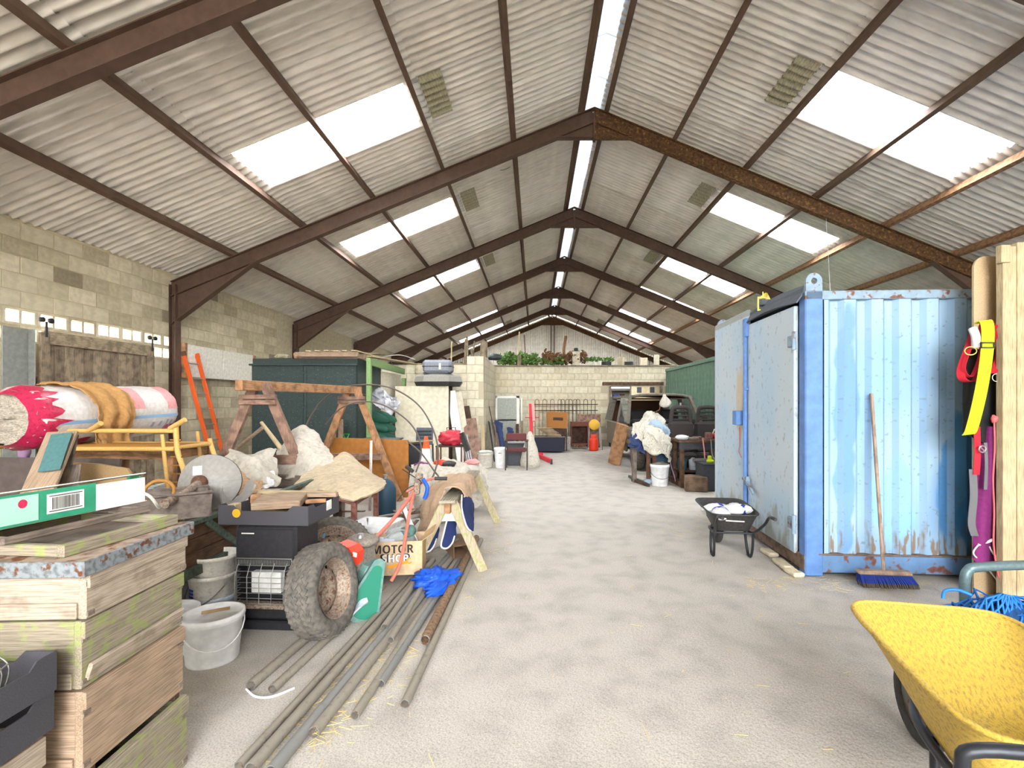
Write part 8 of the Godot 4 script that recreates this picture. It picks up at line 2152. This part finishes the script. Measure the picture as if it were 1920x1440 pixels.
	single("bucket_scrap", "grey scrap filling the white bucket", "scrap", K.new().lump(Vector3.ZERO, V(0.13, 0.05, 0.13), Basis(), 0.7, 8, 18, 10, 3.0), M["engine_grey"], V(X(1237, 8.85), 0.37, -8.85))
	single("pale_blue_cloth", "scrap of pale blue cloth beside the white bucket", "cloth", K.new().lump(V(0, 0.035, 0), V(0.09, 0.05, 0.06), Basis(), 0.5, 5, 14, 8, 2.0, -0.7), M["rag_blue"], G(1217, 907))
	for i in 2: single("floor_batten", ["grey green batten lying on the floor by the work stand", "dark batten lying beside the grey green one"][i], "batten", K.new().bar(G(1180 + i * 6, 893 + i * 7, 0.03), G(1212 + i * 4, 908 + i * 2, 0.03), 0.05, 0.05), M["green_iron"] if i == 0 else M["wood_dark_2"])
	# bench with tools, loose seats behind
	var be := thing("tool_bench", "cluttered dark steel tool bench beside the blue container", "bench", V(3.02, 0, -9.0))
	part(be, "top", K.new().box(V(0, 0.80, 0), V(1.0, 0.05, 0.6), 0.006), M["wood_brown_x"])
	for q in [[-0.42, 0.22], [0.1, 0.24], [0.44, 0.22], [-0.42, -0.22], [0.44, -0.22]]: part(be, "leg", K.new().box(V(q[0], 0.39, q[1]), V(0.08, 0.78, 0.06), 0.004), M["wood_brown_y"])
	part(be, "shelf", K.new().box(V(0, 0.25, -0.05), V(0.9, 0.03, 0.4)), M["wood_dark_0"])
	part(be, "apron", K.new().box(V(0, 0.72, 0.26), V(0.95, 0.12, 0.03)), M["crate_grey"])
	var items := [[-0.32, 0.03, 0.10, 0.06, "wood_brown_x", "small wooden tool block on the bench"], [-0.12, 0.02, 0.16, 0.05, "rust_iron", "rusty plane iron on the bench"], [0.08, 0.05, 0.10, 0.12, "red_iron", "dark red tin on the bench"], [0.30, 0.02, 0.22, 0.05, "cane_dark", "tan leather scrap on the bench"], [-0.22, 0.12, 0.2, 0.04, "wood_grey_0", "grey file rack on the bench"]]
	for q in items: single("bench_item", q[5], "tool", K.new().box(V(0, q[3] / 2, 0), V(q[2], q[3], 0.12), 0.01, turned(0, q[0] * 90, 0)), M[q[4]], be.position + V(q[0], 0.826, q[1] + 0.1))
	single("rag_roll", "white rag roll at the bench edge", "rag", K.new().lump(Vector3.ZERO, V(0.12, 0.045, 0.08), Basis(), 0.3, 4, 16, 8), M["plastic_white"], be.position + V(-0.42, 0.865, 0.22))
	single("red_ball", "red plastic ball float on the tool bench", "float", K.new().lump(Vector3.ZERO, V(0.055, 0.055, 0.055), Basis(), 0.0, 1, 18, 12), M["truck_red"], be.position + V(0.20, 0.88, 0.12))
	var cf := thing("cord_frame", "white plastic cord winder frame on the tool bench", "cord winder", be.position + V(0.28, 0.83, 0.1))
	part(cf, "frame", K.new().tube([V(-0.14, 0.02, 0), V(-0.08, 0.17, 0), V(0.14, 0.17, 0), V(0.12, 0.02, 0), V(-0.14, 0.02, 0)], 0.012, 6), M["plastic_white"])
	part(cf, "brace", K.new().tube([V(-0.10, 0.1, 0), V(0.12, 0.04, 0)], 0.01, 6), M["guard_green"])
	single("grey_cable", "grey hose hanging from the bench to the floor", "hose", K.new().tube(spline([be.position + V(-0.08, 0.86, 0.30), be.position + V(-0.06, 0.6, 0.34), be.position + V(-0.07, 0.35, 0.36), be.position + V(-0.2, 0.2, 0.38), be.position + V(-0.23, 0.02, 0.38)], 6), 0.012, 7), M["truck_pink"])
	single("grey_cable", "short grey cable looping down the bench front", "hose", K.new().tube(spline([be.position + V(0.06, 0.84, 0.32), be.position + V(0.07, 0.6, 0.34), be.position + V(0.1, 0.5, 0.36)], 6), 0.01, 7), M["plastic_grey"])
	single("purple_cable", "thin purple cable hanging beside the white bucket", "cable", K.new().tube(spline([W(1256, 862, 9.0), W(1260, 880, 8.9), W(1265, 895, 8.85), G(1267, 908)], 5), 0.008, 6), M["lilac"])
	# row of bottles and tins on the lower shelf
	for q in [[-0.35, 0.08, 0.24, "bottle_teal", "teal bottle on the bench shelf"], [-0.15, 0.075, 0.22, "plastic_blueish", "pale plastic jar on the bench shelf"], [0.0, 0.07, 0.2, "car_dark", "black tin on the bench shelf"], [0.28, 0.06, 0.25, "heater_black", "tall black can on the bench shelf"]]:
		single("shelf_bottle", q[4], "container", K.new().lathe([Vector2(0, 0), Vector2(q[1], 0), Vector2(q[1], q[2] * 0.8), Vector2(q[1] * 0.4, q[2] * 0.95), Vector2(q[1] * 0.4, q[2]), Vector2(0, q[2])], Transform3D(), 14), M[q[3]], be.position + V(q[0], 0.265, 0.0))
	var cr := thing("tool_crate", "grey plastic tool crate on the floor in front of the bench", "crate", V(3.05, 0, -8.45))
	part(cr, "body", K.new().box(V(0, 0.22, 0), V(0.5, 0.44, 0.4), 0.01), M["crate_grey"])
	part(cr, "rim", K.new().box(V(0, 0.45, 0.0), V(0.53, 0.03, 0.43), 0.006), M["slate_dark"])
	single("yellow_tool", "yellow and black hand tool on the grey crate", "tool", K.new().box(V(0, 0.06, 0), V(0.06, 0.12, 0.05), 0.012).box(V(0.0, 0.03, 0.03), V(0.12, 0.05, 0.04), 0.01), M["hi_vis"], V(2.95, 0.465, -8.38))
	single("grey_rail", "grey steel rail propped over the tool crate", "rail", K.new().bar(V(2.72, 0.49, -8.55), V(3.2, 0.50, -8.55), 0.04, 0.05), M["steel_grey"])
	for i in 2:
		var se := thing("loose_car_seat", ["loose dark car seat back with slatted headrest behind the bench", "second loose car seat back nearest the blue container"][i], "car seat", V(2.86 + i * 0.52, 0, -9.75))
		part(se, "backrest", K.new().box(V(0, 0.80, 0), V(0.50, 0.62, 0.14), 0.05), M["seat_grey"])
		part(se, "cushion", K.new().box(V(0, 0.42, 0.1), V(0.50, 0.2, 0.4), 0.05), M["seat_grey"])
		part(se, "base", K.new().box(V(0, 0.16, 0.0), V(0.44, 0.32, 0.36), 0.01), M["car_dark"])
		part(se, "headrest_frame", K.new().tube(spline([V(-0.19, 1.08, 0), V(-0.17, 1.28, 0), V(-0.12, 1.38, 0), V(0.12, 1.38, 0), V(0.17, 1.28, 0), V(0.19, 1.08, 0)], 5), 0.04, 8), M["seat_grey"])
		for j in 3: part(se, "headrest_slat", K.new().box(V(0, 1.15 + j * 0.075, 0), V(0.32, 0.03, 0.06), 0.012), M["seat_grey"])
	single("seat_post", "short bright metal post on the loose car seat headrest", "post", K.new().tube([V(2.86, 1.40, -9.75), V(2.86, 1.48, -9.75)], 0.022, 8), M["steel_bright"])
	# timber block and plank on the floor
	var wd := single("timber_block", "rough squared timber block on the floor near the blue container", "timber block", K.new().box(V(0, 0.125, 0), V(0.36, 0.25, 0.30), 0.015), M["block_wood"], V(X(1308, 8.25), 0, -8.35), deg_to_rad(-12))
	single("floor_plank", "short thick plank lying beside the timber block", "plank", K.new().bar(G(1258, 897, 0.06), G(1283, 910, 0.05), 0.09, 0.1), M["wood_brown_z"])
	single("iron_casting", "rusty round iron casting behind the timber block", "casting", K.new().lathe([Vector2(0, 0), Vector2(0.16, 0), Vector2(0.16, 0.05), Vector2(0.07, 0.07), Vector2(0.06, 0.2), Vector2(0, 0.2)], Transform3D(), 18), M["rust_iron"], V(X(1296, 8.85), 0, -8.85))

func _ready() -> void:
	rng.seed = 7
	camera_and_light()
	make_textures()
	shell_materials()
	thing_materials()
	right_materials()
	left_materials()
	back_materials()
	build_floor()
	build_walls()
	build_roof()
	build_frames()
	build_partitions()
	build_right()
	hives()
	corner_trays()
	buckets()
	heater()
	make_wheel("car_roadwheel", "old car wheel with worn tyre and rusty rim leaning on the heater", wheel_axis(V(0.98, 0.17, 0.14)), W(607, 1105, 3.12), 0.285, 0.19)
	cart()
	on_cart()
	cane_and_roll()
	left_wall_things()
	trestle()
	soft_heap()
	cultivator()
	sawhorse()
	mid_left()
	pipes()
	store_side()
	back_wall_things()
	workshop()
	wall_top()
	right_mid()
	straw()

func wheel_axis(y: Vector3) -> Basis:
	y = y.normalized()
	var x := y.cross(Vector3.UP).normalized()
	return Basis(x, y, x.cross(y))
